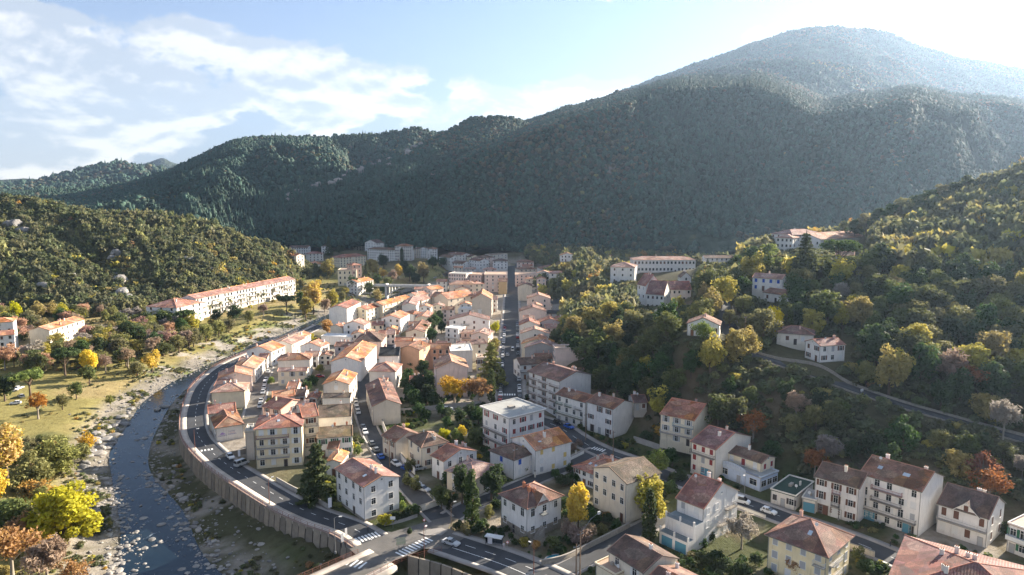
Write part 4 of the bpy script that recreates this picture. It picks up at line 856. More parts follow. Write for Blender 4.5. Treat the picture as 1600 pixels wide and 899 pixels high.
    for g in gar: put_door(root, g[0], w_, d_, g[1] * (w_ if g[0] in 'fb' else d_), g[2], min(2.5, fh * .85), SHUT[g[3]], 'garage_door')
    nch = ch if ch is not None else (rng.choice((1, 1, 2)) if dist < 480 else rng.choice((0, 1)))
    if roof != 'flat':
        for i in range(nch):
            x = (rng.random() - .5) * .75 * w_; y = (rng.random() - .35) * .6 * d_
            add_chimney(root, rr, roof, w_, d_, h, pitch, x, y, chm or wall_mat(rng.choice(('pale', 'beige', 'pink', 'white'))), .9 + .4 * rng.random(), .8 + .6 * rng.random())
        for i in range(skyl):
            x = (rng.random() - .5) * .6 * w_; y = -d_ * .25; zz_ = roof_z(roof, x, y, w_, d_, h, pitch); s_ = MB(); sl_ = pitch if roof in ('gx', 'shed', 'hip') else 0
            s_.add([(x - .4, y - .5, zz_ - .5 * sl_ + .10), (x + .4, y - .5, zz_ - .5 * sl_ + .10), (x + .4, y + .5, zz_ + .5 * sl_ + .10), (x - .4, y + .5, zz_ + .5 * sl_ + .10), (x - .4, y - .5, zz_ - .5 * sl_ - .1), (x + .4, y - .5, zz_ - .5 * sl_ - .1), (x + .4, y + .5, zz_ + .5 * sl_ - .1), (x - .4, y + .5, zz_ + .5 * sl_ - .1)], [(0, 1, 2, 3), (0, 4, 5, 1), (1, 5, 6, 2), (2, 6, 7, 3), (3, 7, 4, 0)])
            s_.build('skylight', plain('skylight_glass', (.45, .52, .58), .2, .6), rr)
    elif near:
        v = MB(); v.box(-w_ * .1, w_ * .02, -d_ * .1, d_ * .05, h + .223, h + .9); v.build('roof_hatch', CONC, rr)
        v = MB(); v.box(w_ * .2, w_ * .25, d_ * .1, d_ * .16, h + .223, h + 1.4); v.build('chimney', wall_mat('pale'), rr)
    if near and dist < 300:
        for sx in (-1, 1): MB().box(sx * (w_ / 2 - .12) - .05, sx * (w_ / 2 - .12) + .05, -d_ / 2 - .10, -d_ / 2 - .004, 0, h - .1).build('downpipe', plain('zinc', (.20, .20, .20), .6), root)
        if rng.random() < .5:
            x = (rng.random() - .5) * .7 * w_; y = -d_ * .1; zr = roof_z(roof, x, y, w_, d_, h, pitch); MB().tube([(x, y, zr - .1), (x, y, zr + 1.0)], [.03, .03], 5).tube([(x, y - .02, zr + .9), (x, y - .10, zr + .92), (x, y - .16, zr + .94)], [.08, .30, .40], 12).build('satellite_dish', plain('dish_grey', (.55, .55, .54), .5), rr)
    root['_w'] = w_; root['_d'] = d_; root['_h'] = h; root['_fh'] = fh
    return root
def on_slope(V, px, py, h, base):
    """ground height that sets a house on the mountain surface seen at a pixel"""
    q = V.reshape(-1, 3); y = q[:, 1]; dz_ = q[:, 2] - CAMH; zc = np.maximum(1, y * math.cos(PITCH) - dz_ * math.sin(PITCH)); yc = y * math.sin(PITCH) + dz_ * math.cos(PITCH)
    e = np.hypot(800 + FPX * q[:, 0] / zc - px, 449.5 - FPX * yc / zc - base); return D(px, py, float(q[np.argmin(e + y * .003), 1]))[2] - h
TH, AP, VI = 'townhouse', 'apartment_block', 'villa'
# --- riverside row
H_SIGN = house('sign house', 'house', 'cream house with violet painted advert on its gable beside the river road', (337, 668), (380, 662), 5.2, L=(326, 646), roof='hip', wall='pale', rc='brown', fw=0, lw=3, shut='brown', pitch=.45, door=False)
house('red slab-roof house', TH, 'house with plain red roof slope right behind the advert house', (326, 646), (368, 641), 6.6, d=7.5, roof='gx', wall='cream', rc='red', fw=0, lw=1, pitch=.5)
house('yellow riverside house', TH, 'pale yellow house with blank end wall in the riverside row', (330, 613), (382, 610), 7.0, R=(389, 598), roof='hip', wall='yellow', rc='pink', fw=0, rw=3, ch=3)
house('orange-roofed riverside house', TH, 'pink walled house with bright orange gabled roof in the riverside row', (341, 592), (393, 587), 7.0, R=(396, 577), wall='rose', rc='orange', fw=1, door=False)
house('half-brown riverside house', TH, 'upstream house of the riverside row with half brown half orange roof', (366, 574), (398, 576), 6.5, R=(401, 561), wall='pale', rc='pink', fw=0)
house('upstream white house', TH, 'white house with orange roof at the upstream end of the river road', (393, 545), (424, 549), 7.5, R=(434, 540), rc='orange', fw=2, door=False)
house('brown-roofed upstream house', TH, 'pair house with tan roof next to the stony river bed', (432, 535), (456, 538), 6.5, R=(466, 528), rc='pink', wall='pale', fw=1, door=False)
house('small river house', TH, 'small house with pinkish roof nearest the gravel bank', (452, 527), (470, 529), 6, R=(478, 521), rc='pink', wall='white', fw=1, door=False)
# --- middle column
house('cream low front house', TH, 'cream house with strip of pink roof at the end of the side street', (434, 580), (479, 579), 6.6, d=5, roof='gx', wall='cream', rc='pink', fw=3, shut='grey', grp=None)
house('dark-hipped house', TH, 'house with dark brown hip roof behind the cream end house', (434, 563), (484, 561), 8.2, d=11, roof='hip', wall='pale', rc='brown', fw=0, rw=2)
house('white corner house', TH, 'white gabled house with orange slope above a white garden terrace', (470, 540), (501, 542), 7.2, R=(512, 536), rc='orange', fw=1)
house('pink cottage', TH, 'low cottage with orange roof and pink wall beside the side street', (426, 621), (460, 618), 5.0, d=8, roof='gx', wall='rose', rc='orange', fw=2)
house('cross-roofed cottage', TH, 'cottage with red and orange slopes wedged behind the yellow apartments', (438, 640), (477, 626), 5.4, d=9, roof='gy', wall='pink', rc='red', fw=1)
H_YEL = house('yellow apartment block', AP, 'four storey yellow apartment block with long balconies facing the river', (398, 670), (471, 665), 12.6, d=13, roof='hip', wall='yellow', rc='red', pitch=.30, fl=4, fw=4, rw=0, lw=2, shut='white', st='mix', cat='apartment block', ch=3, ww=1.3, wh=1.7, balc=[('f', 1, -.48, .22, 'grey'), ('f', 2, -.48, .22, 'grey'), ('f', 3, -.48, .22, 'red')], skyl=1)
house('yellow recessed wing', AP, 'recessed wing of the yellow apartments with two open loggias', (473, 652), (497, 649), 13.0, d=15, roof='gx', wall='cream', rc='red', pitch=.25, fl=4, fw=1, rw=0, shut='brown', cat='apartment block', ww=1.6, wh=1.6, balc=[('f', 1, -.4, .4), ('f', 2, -.4, .4), ('f', 3, -.4, .4)])
house('pinkish stair tower', AP, 'narrow pinkish end bay with flat dark roof left of the yellow apartments', (383, 676), (397, 675), 9.0, d=7, roof='flat', wall='beige', rc='grey', fl=3, fw=0, lw=0, cat='apartment block', door=False)
house('skylight house', TH, 'cream gabled house with a large white skylight on its orange slope', (505, 600), (545, 600), 10.0, R=(556, 583), wall='cream', rc='orange', fl=3, fw=1, rw=3, skyl=2)
house('dark lean-to house', TH, 'low block with strip of dark roof below the skylight house', (503, 621), (547, 620), 7.6, d=5, roof='gx', wall='pale', rc='moss', fw=0, rw=0, door=False)
house('mossy broad-roofed house', TH, 'house with broad mossy brown roof slope along the curved street', (497, 652), (548, 649), 7.2, d=13, roof='gx', wall='pale', rc='moss', fw=0, rw=3, door=False)
house('green-shutter house', TH, 'white house with mottled brown roof and green shutters on the curved street', (496, 684), (550, 680), 6.6, d=10, roof='gx', wall='white', rc='moss', fw=3, rw=2, shut='green', st='open', ch=2, chm=TERRA)
house('hidden cottage', TH, 'cottage with one orange and one grey slope behind the fir tree', (509, 722), (532, 722), 4.4, R=(545, 706), wall='pale', rc='orange', fw=1)
H_JUN = house('junction house', TH, 'three storey plain white house with orange roof at the road junction', (519, 733), (569, 760), 9.6, R=(626, 746), roof='gx', rc='orange', wall='white', fl=3, fw=4, rw=2, shut='grey', st='plain', pitch=.30, ch=2, skyl=1, plinth=.7)
house('long tiled terrace', TH, 'long curved terrace with segmented pinkish brown roof along the curved street', (584, 637), (626, 631), 7.4, R=(619, 597), wall='plaster', rc='brown', fw=0, lw=6, ch=4, pitch=.42, door=False)
house('white hip house', TH, 'white house with hipped orange roof behind the long terrace', (579, 578), (618, 580), 8.2, R=(622, 569), roof='hip', rc='orange', wall='pale', fw=0, rw=2, pitch=.4)
house('long white house', TH, 'long white gabled house with wide orange roof in the old town', (517, 565), (563, 565), 9.2, R=(588, 539), rc='orange', fl=3, fw=3, rw=7, st='closed', shut='white', ch=3)
house('dark pyramid house', TH, 'pink house under a dark pyramid roof in the old town', (553, 534), (596, 533), 9.4, R=(607, 523), roof='hip', wall='pink', rc='dark', fw=0, rw=2, pitch=.5)
house('slate-roofed house', TH, 'tall narrow white house with dark slate roof', (592, 556), (623, 555), 11, R=(629, 547), roof='gx', rc='slate', fl=3, fw=0, rw=2, pitch=.5, ch=1, chm=wall_mat('white'))
house('salmon tall wing', AP, 'tall salmon gable wing with blank wall in the old town', (623, 545), (655, 547), 12, d=13, wall='salmon', rc='brown', fw=0, rw=1, pitch=.35, cat='apartment block', door=False, chm=TERRA, ch=1)
house('salmon long wing', AP, 'salmon facade with small windows under a brown roof', (655, 545), (703, 545), 9.8, d=10, roof='gx', wall='salmon', rc='brown', fl=3, fw=5, rw=0, cat='apartment block', balc=[('f', 2, .14, .30), ('f', 1, .14, .30)], shut='brown', st='plain')
house('white flat-roof block', AP, 'block with white painted flat roof and parapet beside the salmon wing', (704, 550), (738, 549), 10, d=15, roof='flat', wall='pale', rc='white', fw=0, rw=2, cat='apartment block')
H_PINK = house('pink plane-tree house', AP, 'tall pink house with half orange roof behind the golden plane trees', (681, 576), (731, 574), 12.4, d=15, roof='gy', pitch=.42, wall='rose', rc='pink', fl=4, fw=0, lw=1, cat='apartment block', ch=1, st='plain')
house('pale pink gable house', TH, 'pale gabled house with one grey pink and one orange slope on the main street', (736, 523), (763, 524), 9.4, d=12, wall='rose', rc='pink', fw=1, rw=3)
house('cream annex', TH, 'cream annex below the pale gabled house beside the tall cedar', (738, 538), (760, 536), 9, d=8, wall='cream', rc='brown', fw=1, roof='gx')
house('brown-gabled white house', AP, 'wide white building with low brown gable roof on the main street', (702, 500), (764, 500), 9.6, d=13, wall='white', rc='brown', pitch=.26, fw=4, rw=3, fl=3, cat='apartment block', balc=[('f', 1, -.45, -.25), ('f', 2, -.2, .0)])
house('white stepped block', AP, 'white stepped block with blue tinted terraces left of the wide brown gabled building', (696, 513), (716, 515), 8, d=8, roof='flat', rc='white', fw=2, cat='apartment block', balc=[('f', 1, -.5, .5, 'white')])
house('pink low flat house', TH, 'low pinkish block in front of the wide brown gabled building', (714, 520), (740, 520), 6.5, d=7, roof='gx', wall='pink', rc='pink', fw=3, balc=[('f', 1, -.3, .3)])
house('tall beige house', AP, 'tall beige gable wall with steep bright orange slope', (737, 467), (768, 467), 15, d=24, wall='beige', rc='orange', fl=4, fw=0, rw=6, pitch=.55, cat='apartment block', door=False)
house('white terrace house', TH, 'white terrace with pale awning roof below the tall beige house', (716, 482), (752, 484), 8, d=10, roof='flat', rc='white', wall='white', fw=3, cat='house')
house('orange sloped block', AP, 'grey end wall block with single orange slope and yellow side', (689, 463), (700, 467), 11.5, R=(712, 459), roof='gy', wall='beige', rc='orange', fw=0, rw=4, fl=3, cat='apartment block', pitch=.5)
house('grey end block', AP, 'grey end wall block left of the orange sloped block', (673, 462), (689, 463), 10.5, d=14, roof='gx', wall='plaster', rc='brown', fw=0, cat='apartment block', door=False)
house('pink row house', TH, 'row house with pinkish orange gable above the riverside gardens', (628, 478), (650, 477), 9, R=(662, 466), wall='pale', rc='pink', fw=0, rw=3)
house('second row house', TH, 'row house with bright wall between the pink row house and the grey end block', (659, 470), (674, 465), 9, d=14, wall='cream', rc='pink', fw=1, roof='gx')
house('far row house', TH, 'farther row house roof close to the arched bridge end', (650, 462), (669, 459), 8, d=10, wall='pale', rc='orange', fw=1, roof='gx')
house('bridgehead house', TH, 'house with pink roof at the town end of the arched bridge', (673, 453), (693, 450), 9, d=11, wall='rose', rc='orange', fw=1, roof='gx')
house('long yellow terrace', TH, 'long yellow terrace with red roof and balconies facing the sun', (598, 477), (643, 465), 9, d=10, roof='gx', wall='yellow', rc='orange', fl=3, fw=9, lw=0, shut='white', balc=[('f', 1, -.4, .4, 'white'), ('f', 2, -.4, .4, 'white')])
house('short tiled house', TH, 'house with red brown roof between the yellow terrace and the blank white wall', (572, 484), (596, 478), 8, d=10, roof='gx', wall='cream', rc='red', fw=4)
house('blank-walled cream block', AP, 'cream block with big blank white end wall and pilastered yellow side', (512, 483), (542, 482), 11.5, R=(572, 472), wall='white', rc='red', fl=3, fw=0, rw=5, pitch=.3, cat='apartment block', shut='yellow', st='closed', door=False)
house('white gable house', TH, 'white gabled house with brown and tan slopes near the golden tree', (537, 507), (569, 508), 9.2, R=(577, 503), rc='pink', fl=3, fw=2, rw=2, st='plain')
house('small ochre house', TH, 'small house with orange lean-to roof left of the white gabled house', (516, 510), (534, 512), 6.5, d=7, wall='cream', rc='orange', fw=0, lw=1)
house('tall-windowed white house', TH, 'white house with three tall window rows and orange brown gable', (599, 496), (625, 498), 9.4, R=(633, 490), rc='orange', fl=3, fw=3, rw=2, st='plain')
house('low red shed', TH, 'low shed with wide red brown roof below the tall windowed white house', (591, 522), (622, 522), 4.4, d=8, roof='gx', wall='plaster', rc='red', fw=0, rw=0, ch=0, door=False)
house('small hip house', TH, 'small house with red brown hip roof above the street bend', (632, 488), (646, 491), 7.4, d=8, roof='hip', wall='white', rc='red', fw=1)
house('orange half-roof house', TH, 'cream house with bright orange right slope beside the dark garden', (649, 497), (671, 497), 7.2, R=(680, 489), wall='cream', rc='orange', fw=0, rw=1)
house('patchwork-roofed house', TH, 'cream gabled house with patchwork brown and orange roof', (634, 519), (662, 519), 7.2, R=(674, 504), wall='cream', rc='brown', fw=1, rw=2, skyl=1)
house('white roof-terrace house', TH, 'small white house with open roof terrace behind the salmon wing', (646, 534), (669, 533), 6.4, d=7, roof='flat', rc='tan', fw=0)
house('red lean-to house', TH, 'small house with mottled red roof behind the salmon gable', (617, 533), (645, 533), 7, d=7, roof='gx', rc='red', wall='pink', fw=0, ch=1)
house('brown twin-roofed house', TH, 'house with brown twin roof between the white terrace wall and the long white house', (523, 541), (552, 541), 6.8, d=8, roof='gx', wall='rose', rc='brown', fw=2, ch=3)
house('white walled yard', TH, 'long blank white yard building with flat top left of the dark pyramid house', (502, 526), (548, 528), 4.6, d=8, roof='flat', rc='white', wall='white', fw=0, lw=0, door=False)
# --- right side of the main street
house('far terracotta block', AP, 'far block with flat terracotta roof terraces on the main street', (805, 430), (839, 430), 11, d=20, roof='flat', wall='rose', rc='tan', fw=5, lw=4, cat='apartment block')
house('yellow street house', TH, 'yellow house with brown gable on the far main street', (810, 447), (831, 447), 12, d=15, wall='yellow', rc='brown', fw=0, lw=4, fl=4)
house('pink street gable', TH, 'pale pink gable with small windows on the right of the main street', (824, 466.5), (860, 466.5), 11, d=14, wall='rose', rc='pink', fw=2, lw=3, fl=3, st='plain')
house('low pink gable', TH, 'lower pink gable in front of the pale pink gable', (812, 486.5), (853, 486.5), 9, d=12, wall='rose', rc='brown', fw=0, lw=3)
house('half-brown street house', TH, 'narrow street house with brown left slope on the main street', (812, 508), (843, 508), 9, d=12, wall='pale', rc='red', fw=0, lw=3, pitch=.42)
house('pink garden house', TH, 'pink house with two window columns beside the wooded slope', (838, 505), (881, 505), 8, d=10, wall='rose', rc='red', fw=3, rw=2, fl=3)
house('third street house', TH, 'cream street house with patchy orange roof', (814, 521), (858, 521), 9, d=9, wall='pale', rc='pink', fw=1, lw=3)
house('orange street gable', TH, 'street house with orange gable roof before the grey wall', (815, 537), (863, 538.5), 9, d=10, wall='cream', rc='orange', fw=0, lw=3)
house('bare concrete gable', TH, 'stained grey bare concrete gable wall on the main street', (820, 543), (873, 545), 9, d=8, wall='grey', rc='pink', fw=0, lw=2, door=False)
house('pink garage wall', TH, 'long low pink wall building reaching towards the woods', (868, 542), (912, 541), 6, d=7, roof='flat', wall='rose', rc='tan', fw=0, door=False)
house('dark-roofed terrace house', TH, 'low house with dark roof and white terrace next to the balcony apartments', (813, 570), (857, 567), 7, d=11, roof='gx', wall='white', rc='dark', fw=3, lw=2, balc=[('f', 1, -.5, -.05)])
house('balcony apartments', AP, 'white five storey apartments with stacked curved balconies and brown roof', (834, 577), (875, 594), 14.6, R=(916, 582), roof='gx', wall='white', rc='brown', pitch=.30, fl=5, fw=3, rw=0, lw=2, shut='brown', cat='apartment block', ch=3, o=.7, balc=[('f', k, q, q + .26, 'brown') for k in (1, 2, 3, 4) for q in (-.48, -.13, .22)])
house('green-balcony house', TH, 'white house with dark green balconies on the sloping street', (869, 615), (915, 628), 10.4, d=9, roof='gx', rc='brown', fl=3, fw=4, shut='dark', st='plain', balc=[('f', 1, -.48, .42, 'green'), ('f', 2, -.45, -.25, 'green'), ('f', 2, -.15, .05, 'green'), ('f', 2, .18, .38, 'grey')])
house('white end house', TH, 'white end house with dark windows and shop doors on the sloping street', (917, 627), (958, 639), 10.4, R=(991, 629), roof='gx', rc='brown', fl=3, fw=3, rw=0, shut='brown', st='open', gar=[('f', -.28, 1.6, 'dark'), ('f', .3, 1.6, 'dark')], ch=2)
house('flat-roofed white block', AP, 'four storey white block with wide pale flat roof at the street fork', (753, 637), (796, 654), 12.8, R=(851, 641), roof='flat', rc='grey', wall='white', fl=4, fw=3, rw=4, shut='red', o=1.4, cat='apartment block', balc=[('f', 1, -.48, .42, 'dark'), ('f', 2, -.48, .42, 'dark')])
house('orange-roofed villa', VI, 'white villa with large bright orange roof behind white gate pillars', (802, 684), (837, 703), 8.0, R=(890, 688), roof='gy', rc='orange', wall='white', fw=1, rw=3, shut='yellow', st='closed', skyl=2, pitch=.42, cat='villa')
house('blue-shutter wing', VI, 'low white wing with dark hip roof and blue shutters', (768, 702), (803, 718), 6.2, R=(838, 704), roof='hip', rc='dark', wall='white', fl=2, fw=1, rw=2, shut='blue', st='closed', cat='villa', ch=0)
H_VIL = house('garden villa', VI, 'white villa with stone base and three brick chimneys above the bus shelter', (784, 770), (824, 792), 8.6, R=(876, 772), roof='hip', rc='brown', wall='white', fl=2, fw=3, rw=3, shut='white', st='plain', pitch=.52, plinth=2.2, chm=TERRA, ch=3, cat='villa', o=.6)
house('hedged house', TH, 'house with brown and pink hip roof hidden behind clipped evergreens', (706, 731), (742, 747), 5.6, R=(768, 725), roof='hip', rc='pink', wall='beige', fw=2, rw=1)
house('dark-red roofed house', VI, 'white house with dark red gable roof and arched openings on the curved street', (674, 711), (694, 720), 6.4, R=(745, 704), roof='gx', rc='red', wall='white', fw=1, rw=3, shut='brown', st='plain', ch=3, cat='villa')
house('cream dark-roofed house', TH, 'cream house with large dark roof and cross gable on the curved street', (646, 681), (659, 698), 7.4, R=(695, 687), roof='hip', rc='dark', wall='cream', fw=2, rw=2, pitch=.5)
house('bare-gable cottage', TH, 'small cottage with bare grey gable and orange right slope', (606, 678), (618, 690), 6.4, R=(653, 677), roof='gx', rc='brown', wall='plaster', fw=2, rw=0, pitch=.45)
house('red-roofed bungalow', TH, 'low white bungalow with flat red roof beside the four storey cream house', (896, 728), (930, 741), 4.6, R=(976, 722), roof='hip', rc='red', wall='white', pitch=.26, fw=3, ch=2, skyl=2)
house('four storey cream house', AP, 'four storey cream gable house with lichen speckled roof behind the big tree', (929, 730), (979, 755), 10.8, R=(1030, 737), roof='gy', rc='moss', wall='cream', fl=3, fw=4, rw=1, shut='grey', st='plain', ch=0, pitch=.36, cat='house', attic=False)
H_MOD = house('white terraced house', VI, 'white house with stacked terraces and blue garage doors', (1057, 777), (1100, 793), 9.8, R=(1154, 766), roof='gx', rc='red', wall='white', fl=3, fw=2, rw=4, shut='white', st='closed', pitch=.55, ch=2, chm=wall_mat('white'), cat='villa', balc=[('r', 1, -.1, .12), ('r', 2, .12, .38)], door=False)
# --- shaded street on the right
house('cream awning house', TH, 'cream house with turquoise balcony and awning along the shaded street', (1035, 665), (1084, 678), 8.8, R=(1111, 654), roof='gx', rc='red', wall='cream', fl=3, fw=3, rw=0, lw=0, shut='grey', st='open', balc=[('f', 2, -.1, .48, 'teal'), ('f', 1, -.48, .48, 'grey')])
house('red-shutter house', TH, 'house with red shutters above a teal shopfront on the shaded street', (1081, 689), (1119, 702), 9.4, R=(1172, 681), roof='gx', rc='red', wall='pale', fl=3, fw=3, rw=0, shut='red', st='closed', balc=[('f', 2, -.48, .48)], gar=[('f', .12, 3.4, 'teal')], ch=2)
H_SHOP = house('shop house', 'shop', 'cream upper storey with dark red doors above the old shop parapet', (1135, 705), (1190, 723), 7.0, R=(1211, 714), roof='gx', rc='dark', wall='cream', fl=2, fw=3, rw=2, shut='red', st='closed', cat='shop', ch=1)
H_SHOPF = house('old shopfront', 'shop', 'weathered pale blue shopfront with lettered curved parapet', (1124, 722), (1189, 748), 3.9, R=(1213, 737), roof='flat', rc='grey', wall='blue', fl=1, fw=3, rw=3, shut='grey', cat='shop', ww=2.2, wh=1.7, st='plain')
house('green-roofed kiosk', TH, 'small white single storey building with green roof edge and red terrace', (1206, 765), (1243, 777), 3.7, R=(1268, 754), roof='flat', rc='green', wall='pale', fl=1, fw=3, rw=0, shut='dark')
house('blue-door garage', 'garage', 'single garage with blue door left of the white three storey house', (1254, 779), (1275, 784), 3.3, d=6, roof='flat', rc='grey', wall='pale', fw=0, gar=[('f', 0, 2.8, 'teal')], door=False, cat='garage')
house('white three storey house', TH, 'white three storey house with brown garage door beside the big four storey block', (1274, 743), (1343, 762), 9.8, d=10.5, roof='gx', rc='dark', wall='white', fl=3, fw=3, rw=0, lw=0, shut='brown', st='open', gar=[('f', -.28, 2.6, 'brown'), ('f', .02, 2.6, 'white')], balc=[('f', 1, -.08, .10), ('f', 2, -.08, .10, 'red')], pitch=.45)
house('big four storey block', AP, 'big four storey white block with rusty roof and red balconies', (1345, 738), (1440, 767), 11.8, R=(1472, 743), roof='gx', rc='brown', wall='white', fl=4, fw=5, rw=0, shut='white', st='mix', pitch=.42, cat='apartment block', ch=2, skyl=4, gar=[('f', -.30, 2.8, 'teal'), ('f', .32, 2.0, 'teal')], balc=[('f', 1, -.45, .46, 'dark'), ('f', 2, -.28, .22, 'dark'), ('f', 3, -.28, .22, 'red')])
H_GAB = house('twin-gabled white house', VI, 'white house with front gable and long balcony below the wooded slope', (1468, 784), (1545, 809), 7.6, R=(1564, 784), roof='gx', rc='dark', wall='white', fl=2, fw=4, rw=2, shut='brown', st='closed', balc=[('f', 1, -.49, .49, 'grey')], pitch=.55, cat='villa', wh=2.0)
house('balustrade house', VI, 'white house with white balustraded terrace cut by the picture edge', (1576, 819), (1640, 842), 6.6, d=9, roof='flat', rc='tan', wall='white', fl=2, fw=4, lw=1, shut='green', st='open', cat='villa', balc=[('f', 1, -.5, .5, 'white', True)])
house('yellow garden house', VI, 'yellow house with brown hipped roof and white corner terrace near the bottom', (1202, 832), (1292, 866), 9.0, R=(1327, 834), roof='hip', rc='brown', wall='yellow', fl=3, fw=4, rw=3, shut='grey', st='closed', pitch=.55, cat='villa', o=.7, balc=[('r', 1, -.4, .0, 'white'), ('r', 2, -.4, .0, 'white'), ('f', 2, .3, .5, 'white')], skyl=1)
house('big terracotta hall', 'hall', 'large hall under a broad ribbed terracotta roof at the bottom edge', (1386, 918), (1660, 1000), 8.5, L=(1420, 838), roof='hip', rc='hall', wall='cream', fl=3, pitch=.30, ch=6, chm=wall_mat('pale'), fw=0, lw=2, cat='hall', o=.6)
house('strip-lit house', TH, 'house with brown roof and thin sunlit ridge strip at the bottom edge', (960, 856), (1006, 893), 6.6, R=(1050, 867), roof='gx', rc='dark', wall='cream', fw=2, rw=0, shut='white', pitch=.42, ch=1)
house('terrace annex', TH, 'low annex with tan roof terrace beside the thin ridge strip house', (931, 882), (962, 900), 3.6, d=5, roof='flat', rc='tan', wall='cream', fw=0, rw=0, door=False)
house('lower bottom house', TH, 'lower roof with brown tiles and grey ridge at the bottom edge', (1008, 912), (1062, 948), 6.0, R=(1108, 908), roof='gx', rc='brown', wall='pale', fw=0, rw=0, ch=2)
# --- left bank
house('long apartments', AP, 'long pale apartment block with red roof under the rocky hill', (306, 467), (461, 436), 13.5, d=13, roof='gx', rc='orange', wall='pale', fl=4, fw=34, lw=1, shut='white', cat='apartment block', ch=6, ww=1.6, wh=1.9, balc=[('f', k, q, q + .07, 'grey') for k in (1, 2, 3) for q in (-.48, -.36, -.24, -.12, .0, .12, .24, .36)])
house('apartments end wing', AP, 'white end wing of the long apartments with its own red roof', (239, 475), (276, 479), 12, R=(304, 470), roof='hip', rc='orange', wall='white', fl=4, fw=3, rw=4, shut='green', cat='apartment block', ch=2, ww=1.7, wh=1.9, balc=[('f', k, -.3, .0, 'dark') for k in (1, 2, 3)])
house('left bank flats', AP, 'cream flats with grey gable and red roof among the trees on the left bank', (43, 517), (77, 516), 9.5, R=(135, 499), roof='gy', rc='orange', wall='cream', fl=3, fw=0, rw=7, cat='apartment block', ch=5, shut='yellow', door=False)
house('edge white flats', AP, 'white flats cut by the left picture edge', (-30, 528), (22, 522), 13, R=(32, 517), roof='gx', rc='orange', wall='white', fl=4, fw=4, rw=2, cat='apartment block')
house('taller edge flats', AP, 'taller white flats behind the ones at the left edge', (-40, 506), (20, 502), 16, d=10, roof='hip', rc='orange', wall='white', fl=5, fw=4, rw=2, cat='apartment block')
# --- far part of town
house('hotel', AP, 'cream hotel like block with three rows of arched dark windows by the river', (528, 423), (557, 423), 14, R=(559, 420), roof='flat', rc='tan', wall='cream', fl=3, fw=4, rw=2, cat='building', wh=2.2, ww=1.4)
house('red hip tower', AP, 'pinkish tower house with red hip roof behind the hotel', (550, 415), (565, 414), 19, d=11, roof='hip', rc='red', wall='pink', fw=2, cat='building', fl=5)
house('hotel right wing', AP, 'white wing with orange roof right of the hotel', (558, 434), (583, 430), 11, d=12, roof='gx', rc='orange', wall='white', fw=6, cat='building')
house('upper cream block', AP, 'large cream block with red roof above the hotel', (531, 403), (572, 400), 11, d=16, roof='hip', rc='red', wall='cream', fw=9, cat='building', z0=4)
house('left red hip house', TH, 'house with red hip roof beside the tall dark conifer', (482, 397), (505, 396), 9, d=12, roof='hip', rc='red', wall='pale', fw=4, z0=6)
house('yellowish hip house', TH, 'house with orange hip roof behind the yellow poplar', (485, 413), (505, 412), 9, d=12, roof='hip', rc='orange', wall='cream', fw=3, z0=3)
house('blue shade block', AP, 'long two storey block in the blue shade at the hill foot', (452, 387), (481, 387), 9, d=12, roof='gx', rc='dark', wall='white', fw=8, cat='building', z0=9)
house('small shade house', TH, 'small white house in the shade beside the conifer', (502, 385), (513, 385), 9, d=10, roof='hip', rc='dark', wall='white', fw=2, z0=9)
house('shade lodge', TH, 'white lodge left of the gabled house at the forest edge', (552, 379), (569, 379), 11, d=12, roof='gx', rc='brown', wall='white', fw=4, z0=9)
house('shade gable house', TH, 'tall gabled white house at the forest edge', (570, 379), (588, 380), 13, d=14, rc='dark', wall='white', fw=4, z0=9)
house('long white apartments', AP, 'long white apartment slab with five window rows at the forest foot', (574, 389), (637, 392), 15, d=12, roof='hip', rc='dark', wall='white', fl=5, fw=18, rw=3, cat='apartment block', z0=4)
house('back apartments', AP, 'block with brown roof rising behind the long white slab', (617, 385), (643, 385), 17, d=14, roof='hip', rc='brown', wall='pale', fl=5, fw=8, cat='apartment block', z0=8)
house('stone house', TH, 'grey house right of the long white slab', (647, 389), (657, 389), 12, d=12, roof='hip', rc='dark', wall='beige', fw=3, z0=5)
house('white gable chapel', TH, 'white gabled front in the shaded far town', (657, 388), (666, 388), 13, d=14, rc='dark', wall='white', fw=3, z0=5)
house('tower house', TH, 'pale house with a slim square tower in the far town', (668, 389), (682, 389), 15, d=12, roof='hip', rc='brown', wall='white', fw=4, z0=5)
for i, (a, b, hh, wl, rf, z_, lb) in enumerate([((686, 401), (704, 403), 10, 'white', 'gx', 2, 'white low house above the far road bend'), ((700, 397), (722, 399), 12, 'pale', 'gx', 3, 'pale terraced house above the far road bend'), ((722, 400), (734, 402), 11, 'yellow', 'gx', 2, 'yellowish narrow house in the far shaded row'), ((733, 406), (749, 408), 10, 'white', 'gx', 1, 'white house stepping down in the far shaded row'),
        ((750, 403), (773, 402), 12, 'rose', 'hip', 2, 'pinkish grey block right of the far shaded row'), ((770, 399), (793, 397), 9, 'cream', 'flat', 4, 'pale flat block on the rise behind the main street'), ((770, 408), (793, 408), 9, 'white', 'hip', 2, 'dark roofed house at the far end of the main street'), ((808, 410), (834, 410), 10, 'rose', 'hip', 2, 'pinkish roofed house closing the far main street'),
        ((706, 411), (724, 412), 8, 'white', 'gx', 0, 'low white house under the far shaded row'), ((812, 421), (838, 420), 10, 'beige', 'hip', 0, 'beige house with red hip roof right of the far main street')]):
    house(' '.join(lb.split()[:3]), TH, lb, a, b, hh, d=13, roof=rf, rc='brown' if i % 2 else 'dark', wall=wl, fw=4, z0=z_)
house('flat penthouse block', AP, 'block of flats with flat roof and penthouse near the arched bridge', (701, 428), (728, 429), 15, d=15, roof='flat', rc='grey', wall='rose', fl=5, fw=7, lw=3, cat='apartment block')
